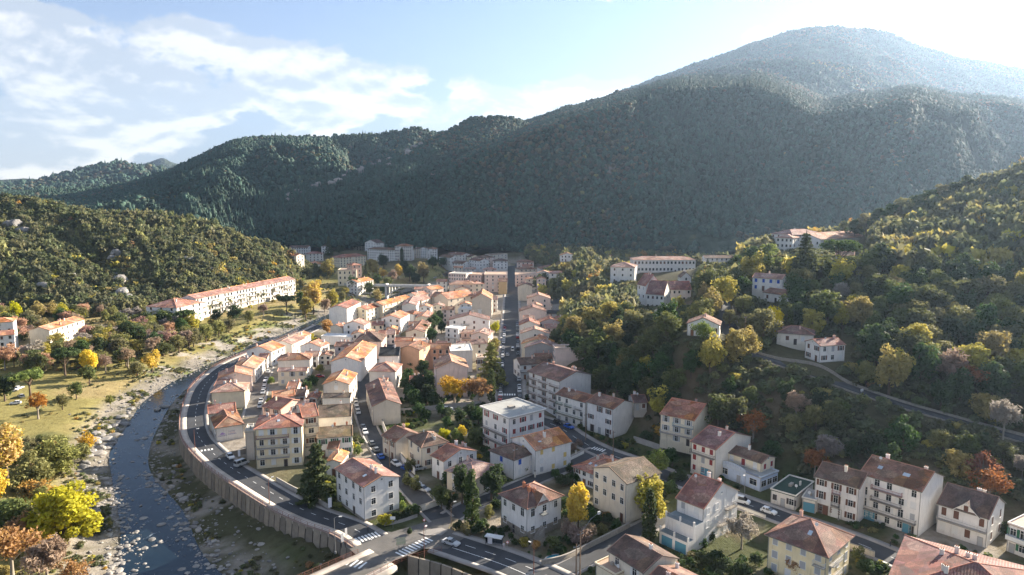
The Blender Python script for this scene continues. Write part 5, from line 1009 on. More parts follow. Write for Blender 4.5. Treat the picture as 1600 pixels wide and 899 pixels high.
house('flat pink block', AP, 'pink flat topped block right of the penthouse block', (726, 429), (752, 430), 14, d=16, roof='flat', rc='tan', wall='pink', fl=4, fw=5, cat='apartment block')
house('wide hip block', AP, 'wide beige block with pale brown hip roof in front of the penthouse block', (703, 444.6), (743, 444), 13.5, d=13, roof='hip', rc='pink', wall='beige', fl=4, fw=3, cat='apartment block')
house('red hip house', TH, 'house with red orange hip roof left of the tall beige house', (741, 444), (757, 443), 13, d=12, roof='hip', rc='orange', wall='cream', fw=2)
house('terracotta main street block', AP, 'deep block with terracotta terraces on the left of the far main street', (757, 430), (792, 430), 15, d=24, roof='flat', rc='tan', wall='rose', fl=5, fw=4, rw=8, cat='apartment block')
house('russet wall house', TH, 'house with russet end wall on the left of the far main street', (779, 440), (792, 440), 11, d=12, roof='gx', rc='brown', wall='ochre', fw=0, rw=3, door=False)
house('cedar street house', TH, 'white street house between the tall beige house and the yellow street trees', (769, 468), (777, 468), 9, d=10, roof='gx', rc='pink', wall='white', fw=1, rw=3)
house('civic hall', 'civic_building', 'long white civic building with central pediment beyond the main street', (845, 420), (888, 419), 10, d=14, roof='hip', rc='brown', wall='white', fl=2, fw=11, cat='building', z0=3, wh=2.2)
house('thermal white gable', TH, 'white gabled chalet at the foot of the grey wood', (876, 399), (897, 399), 6, d=12, rc='brown', wall='white', fw=4, z0=22)
house('white flat sheds', TH, 'low white flat roofed sheds below the civic building', (856, 437), (878, 438), 6, d=12, roof='flat', rc='white', wall='white', fw=4, z0=2)
house('pale shed right of street', TH, 'pale shed roof beside the trees right of the main street', (863, 475), (884, 474), 5, d=12, roof='shed', rc='slate', wall='white', fw=0, pitch=.1)
# --- on the right hillside
house('school pink wing', 'school', 'white wing with stepped red hip roofs left of the long school', (954, 417), (992, 418), 12, d=18, roof='hip', rc='pink', wall='white', fl=3, fw=3, rw=2, cat='school', z0=20)
house('long school', 'school', 'long white school with rows of windows on the hillside', (990, 406), (1087, 406), 10, d=16, roof='hip', rc='pink', wall='white', fl=2, fw=17, cat='school', z0=25, pitch=.25, ww=1.5, wh=1.9)
house('school low block', 'school', 'low red roofed block in front of the pink school wing', (962, 438), (990, 437), 7, d=10, roof='gx', rc='red', wall='pale', fw=2, z0=15)
house('chateau tower wing', 'chateau', 'steep gabled white tower wing of the hillside manor', (996, 443), (1009, 446), 14, d=10, roof='gx', rc='red', wall='white', fl=3, fw=2, pitch=1.2, cat='manor', z0=17, lw=1)
house('chateau main', 'chateau', 'manor block with steep red roof and white dormer', (1010, 458), (1037, 460), 10, d=12, roof='gx', rc='red', wall='white', fl=2, fw=4, pitch=1.15, cat='manor', z0=17, ch=1)
house('chateau nave', 'chateau', 'long red roofed range behind the manor block', (1036, 452), (1080, 452), 8, d=12, roof='gx', rc='red', wall='pale', fl=2, fw=6, pitch=.7, cat='manor', z0=18.5)
house('white chapel cottage', TH, 'tiny white gabled cottage right of the manor', (1064, 433), (1080, 433), 6, d=8, roof='gy', rc='dark', wall='white', fw=1, z0=24, pitch=.9)
house('white hillside shed', TH, 'long white shed with dark roof on the hillside right of the school', (1102, 403), (1146, 403), 6, d=10, roof='gx', rc='dark', wall='white', fw=6, z0=28)
house('upper clinic left', AP, 'white clinic block with red roof high on the hillside', (1213, 371), (1239, 372), 10, d=13, roof='hip', rc='pink', wall='white', fl=3, fw=4, rw=2, cat='building', z0=47.5)
house('upper clinic main', AP, 'main white clinic building behind its left block', (1238, 367), (1287, 365), 9, d=16, roof='hip', rc='pink', wall='white', fl=3, fw=6, cat='building', z0=50)
house('upper clinic hall', AP, 'long low clinic hall with pinkish roof behind the umbrella pine', (1282, 374), (1352, 370), 5.5, d=20, roof='gx', rc='pink', wall='white', fl=1, fw=6, cat='building', z0=51)
house('blue-shutter hillside house', VI, 'white hillside house with bright blue shutter', (1176, 433), (1222, 436), 6, d=9, roof='gx', rc='pink', wall='white', fl=2, fw=4, shut='blue', st='closed', cat='villa', z0=40)
house('brown low hillside house', TH, 'low brown roofed building below the blue shuttered house', (1193, 456), (1233, 462), 4.2, d=9, roof='gx', rc='brown', wall='white', fl=1, fw=3, z0=36)
house('white gabled hillside house', VI, 'white gabled bungalow among olive trees on the hillside', (1074, 505), (1124, 508), 4.6, d=9, roof='gy', rc='brown', wall='white', fl=1, fw=3, cat='villa', z0=32.5, shut='brown', pitch=.42)
house('veranda bungalow', VI, 'bungalow with hipped brown roof above the hill road', (1214, 519), (1272, 523), 4.4, d=10, roof='hip', rc='brown', wall='pale', fl=1, fw=5, cat='villa', z0=27, shut='brown', pitch=.4)
house('roadside white house', VI, 'two storey white house with red roof right above the hill road', (1257, 533), (1282, 540), 6.2, R=(1322, 538), roof='gy', rc='red', wall='white', fl=2, fw=2, rw=3, cat='villa', z0=24.5, shut='brown', pitch=.38)
house('olive garden cottage', TH, 'tiled cottage roof buried in the hillside garden', (1032, 488), (1063, 487), 4.5, d=8, roof='gx', rc='brown', wall='pale', fl=1, fw=2, z0=21)
house('pines house', TH, 'house with red roof glimpsed under the umbrella pine', (1306, 399), (1334, 400), 5, d=9, roof='gx', rc='pink', wall='white', fw=3, z0=50)
house('hilltop farmhouse', TH, 'white farmhouse alone on the brow of the near hill', (405, 389), (426, 390), 7, d=13, roof='gy', rc='pink', wall='white', fw=3, z0=on_slope(M1[0], 415, 389, 7, 398))
house('brow cottage', TH, 'pale cottage roof behind the brow of the near hill', (446, 399), (463, 400), 6, d=10, roof='gx', rc='orange', wall='pale', fw=2, z0=on_slope(M1[0], 454, 399, 6, 408))
house('mountain farmstead', TH, 'lone pale farmstead in the forest of the big mountain', (950, 324), (967, 324), 3.2, d=8, roof='gx', rc='brown', wall='plaster', fw=3, z0=-1.2 + on_slope(M3[0], 959, 324, 3.2, 328))

# --- small houses that pack the old town between the bigger ones
INF = [(575, 520, 16, 6, 'gy', 'cream', 'orange'), (545, 548, 14, 5.5, 'gx', 'pale', 'red'), (630, 560, 16, 6.5, 'gx', 'rose', 'orange'), (706, 508, 14, 6, 'gx', 'white', 'pink'), (690, 540, 16, 6, 'gx', 'pale', 'brown'), (676, 550, 16, 6, 'gx', 'salmon', 'orange'), (748, 500, 14, 8, 'gx', 'cream', 'red'), (756, 480, 12, 8, 'gx', 'white', 'orange'), (622, 468, 14, 7, 'gx', 'pale', 'orange'), (735, 420, 16, 11, 'gx', 'pale', 'pink'), (716, 420, 14, 11, 'gx', 'cream', 'orange'), (838, 478, 18, 9, 'gy', 'cream', 'orange'), (826, 498, 16, 8, 'gx', 'white', 'pink'), (848, 530, 18, 8, 'gy', 'pale', 'orange'), (876, 500, 14, 6, 'gx', 'cream', 'orange'), (842, 420, 16, 9, 'gx', 'white', 'orange'), (824, 416, 16, 9, 'gx', 'cream', 'red'), (597, 600, 14, 5, 'gx', 'pale', 'orange'), (486, 556, 22, 5.5, 'gx', 'white', 'pink'), (508, 556, 18, 4.5, 'gy', 'cream', 'brown'), (560, 522, 22, 6, 'gy', 'pale', 'orange'), (590, 508, 18, 6, 'gx', 'cream', 'red'), (612, 515, 16, 5, 'gy', 'white', 'orange'), (648, 508, 18, 6, 'gx', 'pale', 'brown'), (664, 480, 18, 8, 'gy', 'white', 'orange'), (684, 478, 18, 8, 'gy', 'cream', 'pink'), (700, 484, 18, 8.5, 'gx', 'rose', 'brown'), (727, 476, 18, 9, 'gy', 'white', 'orange'), (712, 468, 20, 9, 'gx', 'pale', 'dark'),
       (722, 452, 22, 10, 'gy', 'cream', 'orange'), (748, 456, 16, 12, 'gx', 'rose', 'pink'), (690, 440, 16, 9, 'gx', 'pale', 'orange'), (744, 432, 18, 12, 'gy', 'white', 'orange'), (765, 420, 20, 11, 'hip', 'rose', 'orange'), (722, 540, 16, 7, 'gx', 'cream', 'pink'), (568, 556, 14, 7, 'gx', 'rose', 'pink'), (610, 522, 14, 6, 'gx', 'pale', 'pink'), (640, 470, 14, 7, 'gx', 'white', 'orange'), (655, 452, 14, 7, 'gx', 'pale', 'orange'),
       (833, 436, 24, 10, 'hip', 'cream', 'orange'), (850, 448, 22, 8, 'gy', 'white', 'pink'), (868, 455, 20, 6, 'gx', 'pale', 'orange'), (846, 452, 14, 9, 'gy', 'rose', 'red'), (866, 490, 22, 6, 'gx', 'white', 'slate'), (862, 512, 18, 7, 'gx', 'rose', 'orange'), (850, 560, 26, 6, 'gx', 'white', 'brown'), (888, 522, 18, 5, 'gx', 'white', 'tan'), (478, 566, 14, 4, 'gx', 'pale', 'red'), (456, 606, 16, 4, 'gx', 'rose', 'orange'), (468, 618, 14, 3.5, 'gx', 'white', 'dark'), (487, 622, 16, 4.5, 'gy', 'pale', 'red'),
       (650, 596, 20, 5, 'gx', 'plaster', 'red'), (696, 590, 14, 5, 'gx', 'cream', 'orange'), (752, 560, 14, 7, 'gx', 'cream', 'tan'), (410, 560, 14, 5, 'gx', 'white', 'orange'), (380, 566, 16, 5.5, 'gx', 'pale', 'pink'), (345, 602, 20, 5.5, 'gx', 'rose', 'brown'), (520, 700, 16, 4, 'gx', 'plaster', 'brown'), (818, 430, 14, 10, 'gx', 'white', 'brown'), (905, 596, 18, 4.5, 'gx', 'pale', 'brown'), (1000, 668, 20, 3, 'gx', 'plaster', 'brown')]
CW = dict(salmon='salmon', white='white', cream='cream', pale='pale', rose='pinkish', plaster='plastered', grey='grey', blue='bluish'); RW_ = dict(pink='faded pink', brown='brown', orange='orange', red='red', dark='dark brown', slate='slate grey', tan='tan')
for (a, b, wp, hh, rf, wl, rc_) in INF:
    q = P(a, b, hh); best = min(NICK, key=lambda n_: math.hypot(n_[0] - q[0], n_[1] - q[1])); rel = ('right of' if q[0] > best[0] else 'left of') if abs(q[0] - best[0]) > abs(q[1] - best[1]) else ('behind' if q[1] > best[1] else 'in front of')
    house('infill' + best[3], 'small_house', 'small %s house with %s roof %s the %s' % (CW[wl], RW_[rc_], rel, best[3].replace('infill', '')), (a - wp / 2, b + (wp * .02 if b > 500 else 0)), (a + wp / 2, b), hh, d=8.5, roof='flat' if rc_ == 'tan' else rf, wall=wl, rc=rc_, fw=2, rw=2, lw=1); NICK.pop()
# ------------------------------------------------------------------ roads, walls, bridges
def off_line(l, nl, o, z): return np.c_[l[:, :2] + nl * o, np.full(len(l), z) if np.isscalar(z) else z]
def strip(name, l, o0, o1, z, mat, label, cat='road', nl=None, th=None):
    """sheet between two offsets (metres, + = left of travel) of a centre line; th makes it a slab with sides"""
    nl = left_normals(l) if nl is None else nl; a = off_line(l, nl, max(o0, o1), z); b = off_line(l, nl, min(o0, o1), z); n = len(l)
    if th is None: me = np_mesh(name, np.r_[a, b], [(i, n + i, n + i + 1, i + 1) for i in range(n - 1)], [mat], False)
    else:
        a2 = a - [0, 0, th]; b2 = b - [0, 0, th]; v = np.r_[a, b, a2, b2]; f = []
        for i in range(n - 1): f += [(i, n + i, n + i + 1, i + 1), (i + 1, 2 * n + i + 1, 2 * n + i, i), (n + i, 3 * n + i, 3 * n + i + 1, n + i + 1)]
        f += [(0, 2 * n, 3 * n, n), (n - 1, 2 * n - 1, 4 * n - 1, 3 * n - 1)]
        me = np_mesh(name, v, f, [mat], False)
    return struct(link(bpy.data.objects.new(name, me)), label, cat)
ROADS = []
def dashes(l, o, z, ln, gap, wd, label, start=0):
    nl = left_normals(l); s = np.r_[0, np.cumsum(np.linalg.norm(np.diff(l[:, :2], axis=0), axis=1))]; q = start; root = None
    while q + ln < s[-1]:
        t = np.linspace(q, q + ln, 4); pts = np.stack([np.interp(t, s, l[:, k]) for k in (0, 1)], 1); nn = np.stack([np.interp(t, s, nl[:, k]) for k in (0, 1)], 1)
        zz_ = z if np.isscalar(z) else np.interp(t, s, z)
        a = np.c_[pts + nn * (o + wd / 2), np.zeros(4) + zz_]; b = np.c_[pts + nn * (o - wd / 2), np.zeros(4) + zz_]
        if root is None: root = empty('lane_marking', (0, 0, 0)); root['kind'] = 'structure'; root['label'] = label; root['category'] = 'road marking'
        link(bpy.data.objects.new('dash', np_mesh('dash', np.r_[a, b], [(i, 4 + i, 5 + i, i + 1) for i in range(3)], [PAINT], False)), root); q += ln + gap
def road(name, px, w_, label, z=.06, mat=None, walks=(1.6, 1.6), world=None, step=4.0, dash=True, wmat=None, zoff=.10):
    l = smooth_line(PP(px) if world is None else world, step); l = l[:, :2]; nl = left_normals(l)
    zz_ = z if world is None else smooth_line(world, step)[:, 2] + zoff
    ROADS.append((l, w_ / 2 + max(walks))); strip(name, l, -w_ / 2, w_ / 2, zz_, mat or ASPH, label, 'road', nl, .5 if world is not None else None)
    for sd, wk in ((1, walks[0]), (-1, walks[1])):
        if wk > 0: strip('pavement', l, sd * (w_ / 2 - .02), sd * (w_ / 2 + wk), zz_ + .12, wmat or PAVE, 'raised kerbed pavement along the ' + label.split(' with')[0][:60], 'pavement', nl, .5)
    if dash: dashes(l, 0, zz_ + .008, 3.0, 4.5, .13, 'broken white centre line of the ' + label.split(' with')[0][:60])
    return l
# riverside road on its retaining wall
nlw = left_normals(RWALL)
strip('road', RWALL, -8.2, -2.2, .08, ASPH, 'curved riverside road on the retaining wall', 'road', nlw)
strip('pavement', RWALL, -2.2, .15, .20, PAVE_L, 'pale promenade along the top of the river wall', 'pavement', nlw, 1.2)
strip('pavement', RWALL, -9.7, -8.2, .20, PAVE, 'narrow pavement on the house side of the riverside road', 'pavement', nlw, .6)
ROADS.append((RWALL[:, :2] - nlw * 5, 6)); dashes(RWALL, -5.2, .088, 2.0, 3.2, .13, 'broken centre line of the curved riverside road')
# panels of the river wall: each concrete panel is a piece
wall_root = empty('retaining_wall', (RWALL[0][0], RWALL[0][1], 0)); tag(wall_root, 'curved concrete river wall of upright panels with stained joints', 'retaining wall')
def wall_panels(root, line, z0, z1, mat, joint, batter=.5, step=2.6, sgn=1):
    l = smooth_line(line[:, :2], step); nl = left_normals(l) * sgn; o = Vector(root.location)
    for i in range(len(l) - 1):
        a, b = l[i], l[i + 1]; na, nb = nl[i], nl[i + 1]; g = .17 / step; a2 = a + (b - a) * g; b2 = b - (b - a) * g; mb = MB(); t = .45; pr = random.uniform(-.04, .05)
        zb = min(zf(*(a + na * 1.5)), zf(*(b + nb * 1.5))) - .5 if z0 is None else z0
        def pt(p, nn, off, z): return (p[0] + nn[0] * off - o.x, p[1] + nn[1] * off - o.y, z - o.z)
        mb.add([pt(a2, na, batter + pr, zb), pt(b2, nb, batter + pr, zb), pt(b2, nb, .15 + pr, z1), pt(a2, na, .15 + pr, z1), pt(a2, na, -.35, zb), pt(b2, nb, -.35, zb), pt(b2, nb, -.35, z1), pt(a2, na, -.35, z1)],
               [(0, 1, 2, 3), (3, 2, 6, 7), (0, 3, 7, 4), (1, 5, 6, 2), (4, 7, 6, 5)])
        mb.build('panel', mat[i % len(mat)], root)
    mb = MB()
    for i in range(len(l) - 1):                     # the dark backing that shows in the joints
        a, b = l[i], l[i + 1]; na, nb = nl[i], nl[i + 1]; zb = min(zf(*(a + na * 1.5)), zf(*(b + nb * 1.5))) - .5 if z0 is None else z0
        mb.add([(a[0] + na[0] * (batter - .12) - o.x, a[1] + na[1] * (batter - .12) - o.y, zb), (b[0] + nb[0] * (batter - .12) - o.x, b[1] + nb[1] * (batter - .12) - o.y, zb), (b[0] + nb[0] * .02 - o.x, b[1] + nb[1] * .02 - o.y, z1 - .1), (a[0] + na[0] * .02 - o.x, a[1] + na[1] * .02 - o.y, z1 - .1)], [(0, 1, 2, 3)])
    mb.build('joint_backing', joint, root)
PM = [plain('wall_panel_%d' % i, c, .92, .15, var=.35, scale=.7) for i, c in enumerate([(.25, .21, .165), (.29, .245, .19), (.205, .175, .14), (.27, .225, .175)])]
wall_panels(wall_root, RWALL, None, .18, PM, plain('joint_dark', (.05, .045, .04), .95), .75)
strip('coping', RWALL, -.05, .42, .24, plain('coping_brown', (.27, .20, .165), .85), 'x', 'x', nlw, .14)
cop = bpy.data.objects['coping']; cop.parent = wall_root; cop.location = -Vector(wall_root.location)
for k in ('label', 'category', 'kind'):
    if k in cop: del cop[k]
def rail_run(name, label, pts, h, mat, z, step=2.0, double=True):
    l = smooth_line(pts, step); root = empty(name, (l[0][0], l[0][1], z)); o = l[0]
    mb = MB(); P3 = [(p[0] - o[0], p[1] - o[1], h) for p in l]; mb.tube(P3, [.045] * len(P3), 6)
    if double: mb.tube([(p[0], p[1], h * .55) for p in P3], [.03] * len(P3), 5); mb.tube([(p[0], p[1], .15) for p in P3], [.03] * len(P3), 5)
    mb.build('rail', mat, root); pm = MB().box(-.04, .04, -.04, .04, -.1, h).mesh('post', [mat])
    for p in P3: link(bpy.data.objects.new('post', pm), root, (p[0], p[1], 0))
    tag(root, label, 'railing'); return root
rail_run('railing', 'rust brown handrail along the top of the river wall', RWALL[:-4, :2] + nlw[:-4] * .1, .95, RUST, .22, 2.5)
# junction, bridge and lower road
def sheet(name, px, z, mat, label, cat='road'):
    pts = [(*P(a, b, 0), z) for a, b in px]; me = MB().add(pts, [tuple(range(len(pts)))]).mesh(name, [mat]); return struct(link(bpy.data.objects.new(name, me)), label, cat)
sheet('road', [(514, 836), (548, 860), (560, 871), (597, 884), (640, 868), (660, 858), (700, 858), (730, 838), (700, 826), (708, 806), (672, 814), (612, 832), (585, 829), (560, 820), (530, 808)], .072, ASPH_LIT, 'asphalt of the road junction in a pale sunlit colour')
bl = smooth_line(PP([(598, 872), (560, 889), (510, 912), (440, 944), (360, 984)]), 3.0); nb_ = left_normals(bl)
br = empty('bridge', (bl[0][0], bl[0][1], 0)); tag(br, 'road bridge leaving the junction towards the bottom edge', 'bridge')
def part_strip(name, root, l, o0, o1, z, mat, th):
    o = strip(name, l, o0, o1, z, mat, 'x', 'x', left_normals(l), th); o.parent = root; o.location = -Vector(root.location)
    for k in ('label', 'category', 'kind'): del o[k]
    return o
part_strip('deck', br, bl, -5.6, 5.6, .05, CONC, 1.1); part_strip('carriageway', br, bl, -3.4, 3.4, .085, ASPH_LIT, .02)
part_strip('footway', br, bl, -5.4, -3.4, .20, PAVE_L, .14); part_strip('footway', br, bl, 3.4, 5.4, .20, PAVE_L, .14)
for q in (6, 14):
    if q < len(bl): p = bl[q]; t_ = (nb_[q][1], -nb_[q][0]); MB().obox((p[0] - br.location.x, p[1] - br.location.y), nb_[q], 5.0, .7, -9, -1.06).build('pier', CONC_D, br)
rail_run('railing', 'brown bridge railing on the upstream side', bl[1:, :2] - nb_[1:] * 5.45, 1.05, RUST, .2)
rail_run('railing', 'brown curved railing on the downstream side of the bridge', np.r_[np.array(PP([(690, 862), (650, 873), (625, 880)])), bl[3:, :2] + nb_[3:] * 5.45], 1.05, RUST, .2)
DROAD = road('road', [(690, 846), (730, 859), (790, 879), (850, 905), (930, 945), (1010, 990)], 8.4, 'dark main road leaving the junction past the bus shelter', walks=(1.8, 1.2), dash=False, z=.066)
_ws = smooth_line(PP([(637, 874), (690, 888), (740, 908), (800, 935), (880, 975)]), 3.0)
wr2 = empty('retaining_wall', (_ws[0][0], _ws[0][1], 0)); tag(wr2, 'panelled concrete wall holding up the main road at the bottom edge', 'retaining wall'); wall_panels(wr2, _ws, -7.5, .9, PM, plain('joint_dark', (.05, .045, .04), .95), .5, 3.0, -1)
nd = left_normals(DROAD); dashes(DROAD, -1.2, .075, 8, .2, .16, 'solid white line of the main road', 4); dashes(DROAD, 1.4, .075, 3.0, 2.6, .14, 'broken lane line of the main road', 6)
STA = road('road', [(690, 812), (655, 778), (627, 746), (602, 712), (581, 680), (569, 650), (563, 625), (566, 602), (576, 586), (592, 565), (601, 548), (609, 537)], 5.6, 'curved old town street between the terraces', walks=(.8, .8), dash=False)
STB = road('road', [(394, 652), (399, 632), (405, 608), (411, 586), (416, 571)], 6.0, 'sunlit side street behind the riverside row', walks=(1.0, 1.0), mat=ASPH_LIT, dash=False)
MAIN = road('road', [(797, 652), (797, 610), (797.5, 560), (798.5, 510), (799.5, 465), (800, 432), (800.5, 412)], 10.2, 'long straight main street lined with parked cars', walks=(2.0, 2.0), dash=False)
STD = road('road', [(797, 640), (838, 655), (872, 667), (905, 688), (940, 706), (985, 722), (1040, 743), (1100, 765), (1160, 786), (1200, 800), (1240, 815), (1290, 831), (1360, 857), (1440, 893), (1490, 918)], 6.8, 'shaded street running down past the right hand houses', z=.07, walks=(2.0, 1.4))
STC = road('road', [(705, 808), (730, 793), (776, 775), (830, 752), (880, 731), (915, 712), (935, 704)], 5.4, 'small street climbing from the junction past the villas', z=.064, walks=(1.0, 1.0), dash=False)
STE = road('road', [(835, 908), (880, 892), (930, 866), (975, 842), (1020, 818), (1045, 800)], 5.2, 'lane behind the garden villa', z=.062, walks=(.8, .8), dash=False)
HR = road('road', None, 6.4, 'hill road climbing across the wooded slope', world=HROAD, walks=(0, 0), dash=False, zoff=.35)
# low stone walls along the hill road
def wall_run(name, label, pts, h, t, mat, z=None, step=2.5, cat='wall', cap=None):
    l = smooth_line(pts, step)[:, :2]; nl = left_normals(l); zb = np.array([zf(*p) for p in l]) if z is None else np.full(len(l), z, float); n = len(l); root = empty(name, (l[0][0], l[0][1], zb[0])); o = np.array(root.location)
    a = l + nl * t / 2; b = l - nl * t / 2; v = np.r_[np.c_[a, zb - 1.0], np.c_[b, zb - 1.0], np.c_[a, zb + h], np.c_[b, zb + h]] - o; f = []
    for i in range(n - 1): f += [(i, 2 * n + i, 2 * n + i + 1, i + 1), (n + i, n + i + 1, 3 * n + i + 1, 3 * n + i), (2 * n + i, 3 * n + i, 3 * n + i + 1, 2 * n + i + 1)]
    f += [(0, n, 3 * n, 2 * n), (n - 1, 3 * n - 1, 4 * n - 1, 2 * n - 1)]
    link(bpy.data.objects.new('masonry', np_mesh('masonry', v, f, [mat], False)), root)
    a = l + nl * (t / 2 + .05); b = l - nl * (t / 2 + .05); v = np.r_[np.c_[a, zb + h + .003], np.c_[b, zb + h + .003], np.c_[a, zb + h + .09], np.c_[b, zb + h + .09]] - o
    link(bpy.data.objects.new('coping', np_mesh('coping', v, f, [cap or CONC], False)), root); tag(root, label, cat); return root
hn = left_normals(HROAD)
wall_run('stone_wall', 'low pale stone wall on the uphill side of the hill road', HROAD[4:-2, :2] + hn[4:-2] * 3.8, .9, .45, STONEW, None, 2.5, 'wall', STONEW)
wall_run('stone_wall', 'low stone wall on the valley side of the hill road', HROAD[14:-2, :2] - hn[14:-2] * 3.6, .4, .35, STONEW, None, 2.5, 'wall', STONEW)
WP = wall_mat('pale'); WC = wall_mat('cream')
wall_run('garden_wall', 'long white wall along the curved street below the cottages', PP([(592, 652), (598, 668), (607, 690), (618, 706), (632, 726), (648, 742)]), 2.2, .3, WP)
wall_run('garden_wall', 'white garden wall with pillars in front of the orange roofed villa', PP([(842, 741), (866, 731), (890, 720), (912, 709)]), 1.1, .3, WP)
wall_run('garden_wall', 'cream garden wall at the corner of the junction street', PP([(655, 800), (668, 796), (684, 790), (700, 786)]), 1.6, .3, WC)
wall_run('garden_wall', 'low wall in front of the junction house hedge', PP([(600, 822), (625, 817), (652, 808)]), .7, .3, CONC)
wall_run('garden_wall', 'stone garden wall beside the lane behind the garden villa', PP([(846, 884), (882, 876), (922, 856), (958, 838), (984, 824)]), 1.3, .35, STONEW)
wall_run('garden_wall', 'grey wall between the yards behind the pink house', PP([(596, 649), (640, 646), (690, 640), (735, 636), (752, 634)]), 2.0, .3, CONC)
wall_run('garden_wall', 'wall of the yard behind the white end house', PP([(990, 690), (1012, 697), (1036, 706)]), 1.8, .3, CONC)
wall_run('garden_wall', 'garden wall with white pillar along the shaded street', PP([(1120, 782), (1160, 797), (1196, 811)]), 1.0, .3, WP)
wall_run('garden_wall', 'yellow garden wall behind the yellow garden house', PP([(1326, 858), (1345, 864), (1366, 872)]), 1.5, .3, wall_mat('yellow'))
wall_run('garden_wall', 'low wall below the fir tree along the river road', PP([(432, 752), (460, 768), (490, 782), (515, 797)]), 1.2, .3, CONC)
wall_run('garden_wall', 'parking wall left of the yellow apartments', PP([(340, 716), (362, 712), (386, 708)]), 1.6, .3, STONEW)
# zebra crossings: each stripe is a piece
def zebra(label, a, b, n, ln, wd, z=.083):
    A = np.array(P(*a)); B = np.array(P(*b)); root = empty('crosswalk', (A[0], A[1], z)); root['kind'] = 'structure'; root['label'] = label; root['category'] = 'crosswalk'
    u = (B - A) / np.linalg.norm(B - A); me = MB().box(-wd / 2, wd / 2, -ln / 2, ln / 2, -.003, .003).mesh('stripe', [PAINT]); an = math.atan2(u[1], u[0])
    for i in range(n): p = (B - A) * (i + .5) / n; link(bpy.data.objects.new('stripe', me), root, (p[0], p[1], 0), an)
zebra('zebra crossing at the mouth of the riverside road', (556, 846), (602, 831), 9, 2.8, .5)
zebra('zebra crossing at the head of the bridge', (537, 876), (570, 885), 5, 3.0, .5, .094)
zebra('zebra crossing across the main road by the junction', (622, 868), (672, 842), 10, 2.8, .5)
zebra('zebra crossing at the near end of the main street', (776, 617), (806, 617), 8, 2.6, .6, .072)
zebra('zebra crossing on the curved riverside road', (307, 706), (334, 702), 5, 1.6, .55, .092)
zebra('zebra crossing on the shaded street', (925, 700), (945, 705), 5, 2.4, .5, .085)
sheet('traffic_island', [(655, 834), (668, 829), (690, 826), (700, 830), (690, 838), (665, 838)], .22, PAVE, 'kerbed traffic island in the junction', 'traffic island')
# far arched bridge
def arch_bridge():
    a = np.array(P(582, 446, 4)); b = np.array(P(690, 447, 4)); L = np.linalg.norm(b - a); u = (b - a) / L; root = empty('arched_bridge', (a[0], a[1], 0), math.atan2(u[1], u[0])); tag(root, 'white concrete arch bridge crossing the river beyond the gardens', 'bridge'); M = plain('bridge_white', (.60, .57, .52), .85)
    MB().box(0, L, -3.5, 3.5, 3.4, 4.0).build('deck', M, root)
    for y in (-3.4, 3.4): MB().box(0, L, y - .12, y + .12, 4.0, 4.9).build('parapet', M, root)
    n = 24; x0, x1 = L * .22, L * .80; top = []; bot = []
    for i in range(n + 1): t = i / n; q = 4 * t * (1 - t); top.append((x0 + (x1 - x0) * t, -4.5 + q * 7.8)); bot.append((x0 + (x1 - x0) * t, -5.4 + q * 7.9))
    mb = MB()
    for i in range(n):
        v = []
        for y in (-2.4, 2.4): v += [(top[i][0], y, top[i][1]), (top[i + 1][0], y, top[i + 1][1]), (bot[i + 1][0], y, bot[i + 1][1]), (bot[i][0], y, bot[i][1])]
        mb.add(v, [(0, 1, 2, 3), (7, 6, 5, 4), (0, 4, 5, 1), (3, 2, 6, 7)])
    mb.build('arch', M, root); sp = lambda x, z: MB().box(x - .35, x + .35, -2.2, 2.2, z, 3.42).build('spandrel_post', M, root)
    for t in (.03, .10, .18, .27, .73, .82, .90, .97): q = 4 * t * (1 - t); sp(x0 + (x1 - x0) * t, -4.9 + q * 7.8)
    for x in (x0 - .8, x1 + .8): MB().box(x - .9, x + .9, -3.3, 3.3, -9, 5.6).build('pier', M, root)
arch_bridge()
# ------------------------------------------------------------------ trees, plants and small things in view
RELW = []
def near_nick(x, y):
    best = min(NICK, key=lambda q: math.hypot(q[0] - x, q[1] - y)); dxx = x - best[0]; dyy = y - best[1]
    if abs(dxx) > abs(dyy): rel = 'right of' if dxx > 0 else 'left of'
    else: rel = 'behind' if dyy > 0 else 'in front of'
    return rel + ' the ' + best[3]
PH = dict(oak='dark green oak', dark='dark evergreen', olive='olive green tree', gold='golden autumn tree', yellow='bright yellow tree', lime='yellow green tree', rust='rust red tree', pine='green pine', cypress='slim cypress', fir='dark fir', bare='brown half bare tree', pinkb='pinkish bare tree', palm='palm', green='fresh green tree', grey='grey bare tree', oliveg='olive gold tree')
NMS = dict(bushy='broadleaf_tree', round='broadleaf_tree', tall='tall_tree', sparse='plane_tree', bare='bare_tree', umbrella='umbrella_pine', pine='pine_tree', cypress='cypress_tree', fir='fir_tree', bush='shrub', palm='palm_tree')
_tt = np.arange(135.0, 1000.0, 1.2)
def hit(px, py):
    """first point of the ground met by the line of sight through a pixel"""
    d = ray(px, py); t = _tt / d[1]; x = d[0] * t; zr = CAMH + d[2] * t; g = zfast(x, _tt); k = np.nonzero(zr <= g)[0]
    i = int(k[0]) if len(k) else len(_tt) - 1; return float(x[i]), float(_tt[i]), float(g[i])
def tname(kind, fol):
    if kind in ('round', 'tall', 'bushy', 'sparse'):
        if fol == 'dark': return 'evergreen_tree'
        if fol in ('yellow', 'gold', 'rust', 'lime'): return 'autumn_tree' if kind != 'sparse' or fol == 'rust' else 'plane_tree'
        if fol in ('olive', 'oliveg'): return 'olive_green_tree'
        return 'broadleaf_tree'
    return NMS[kind]
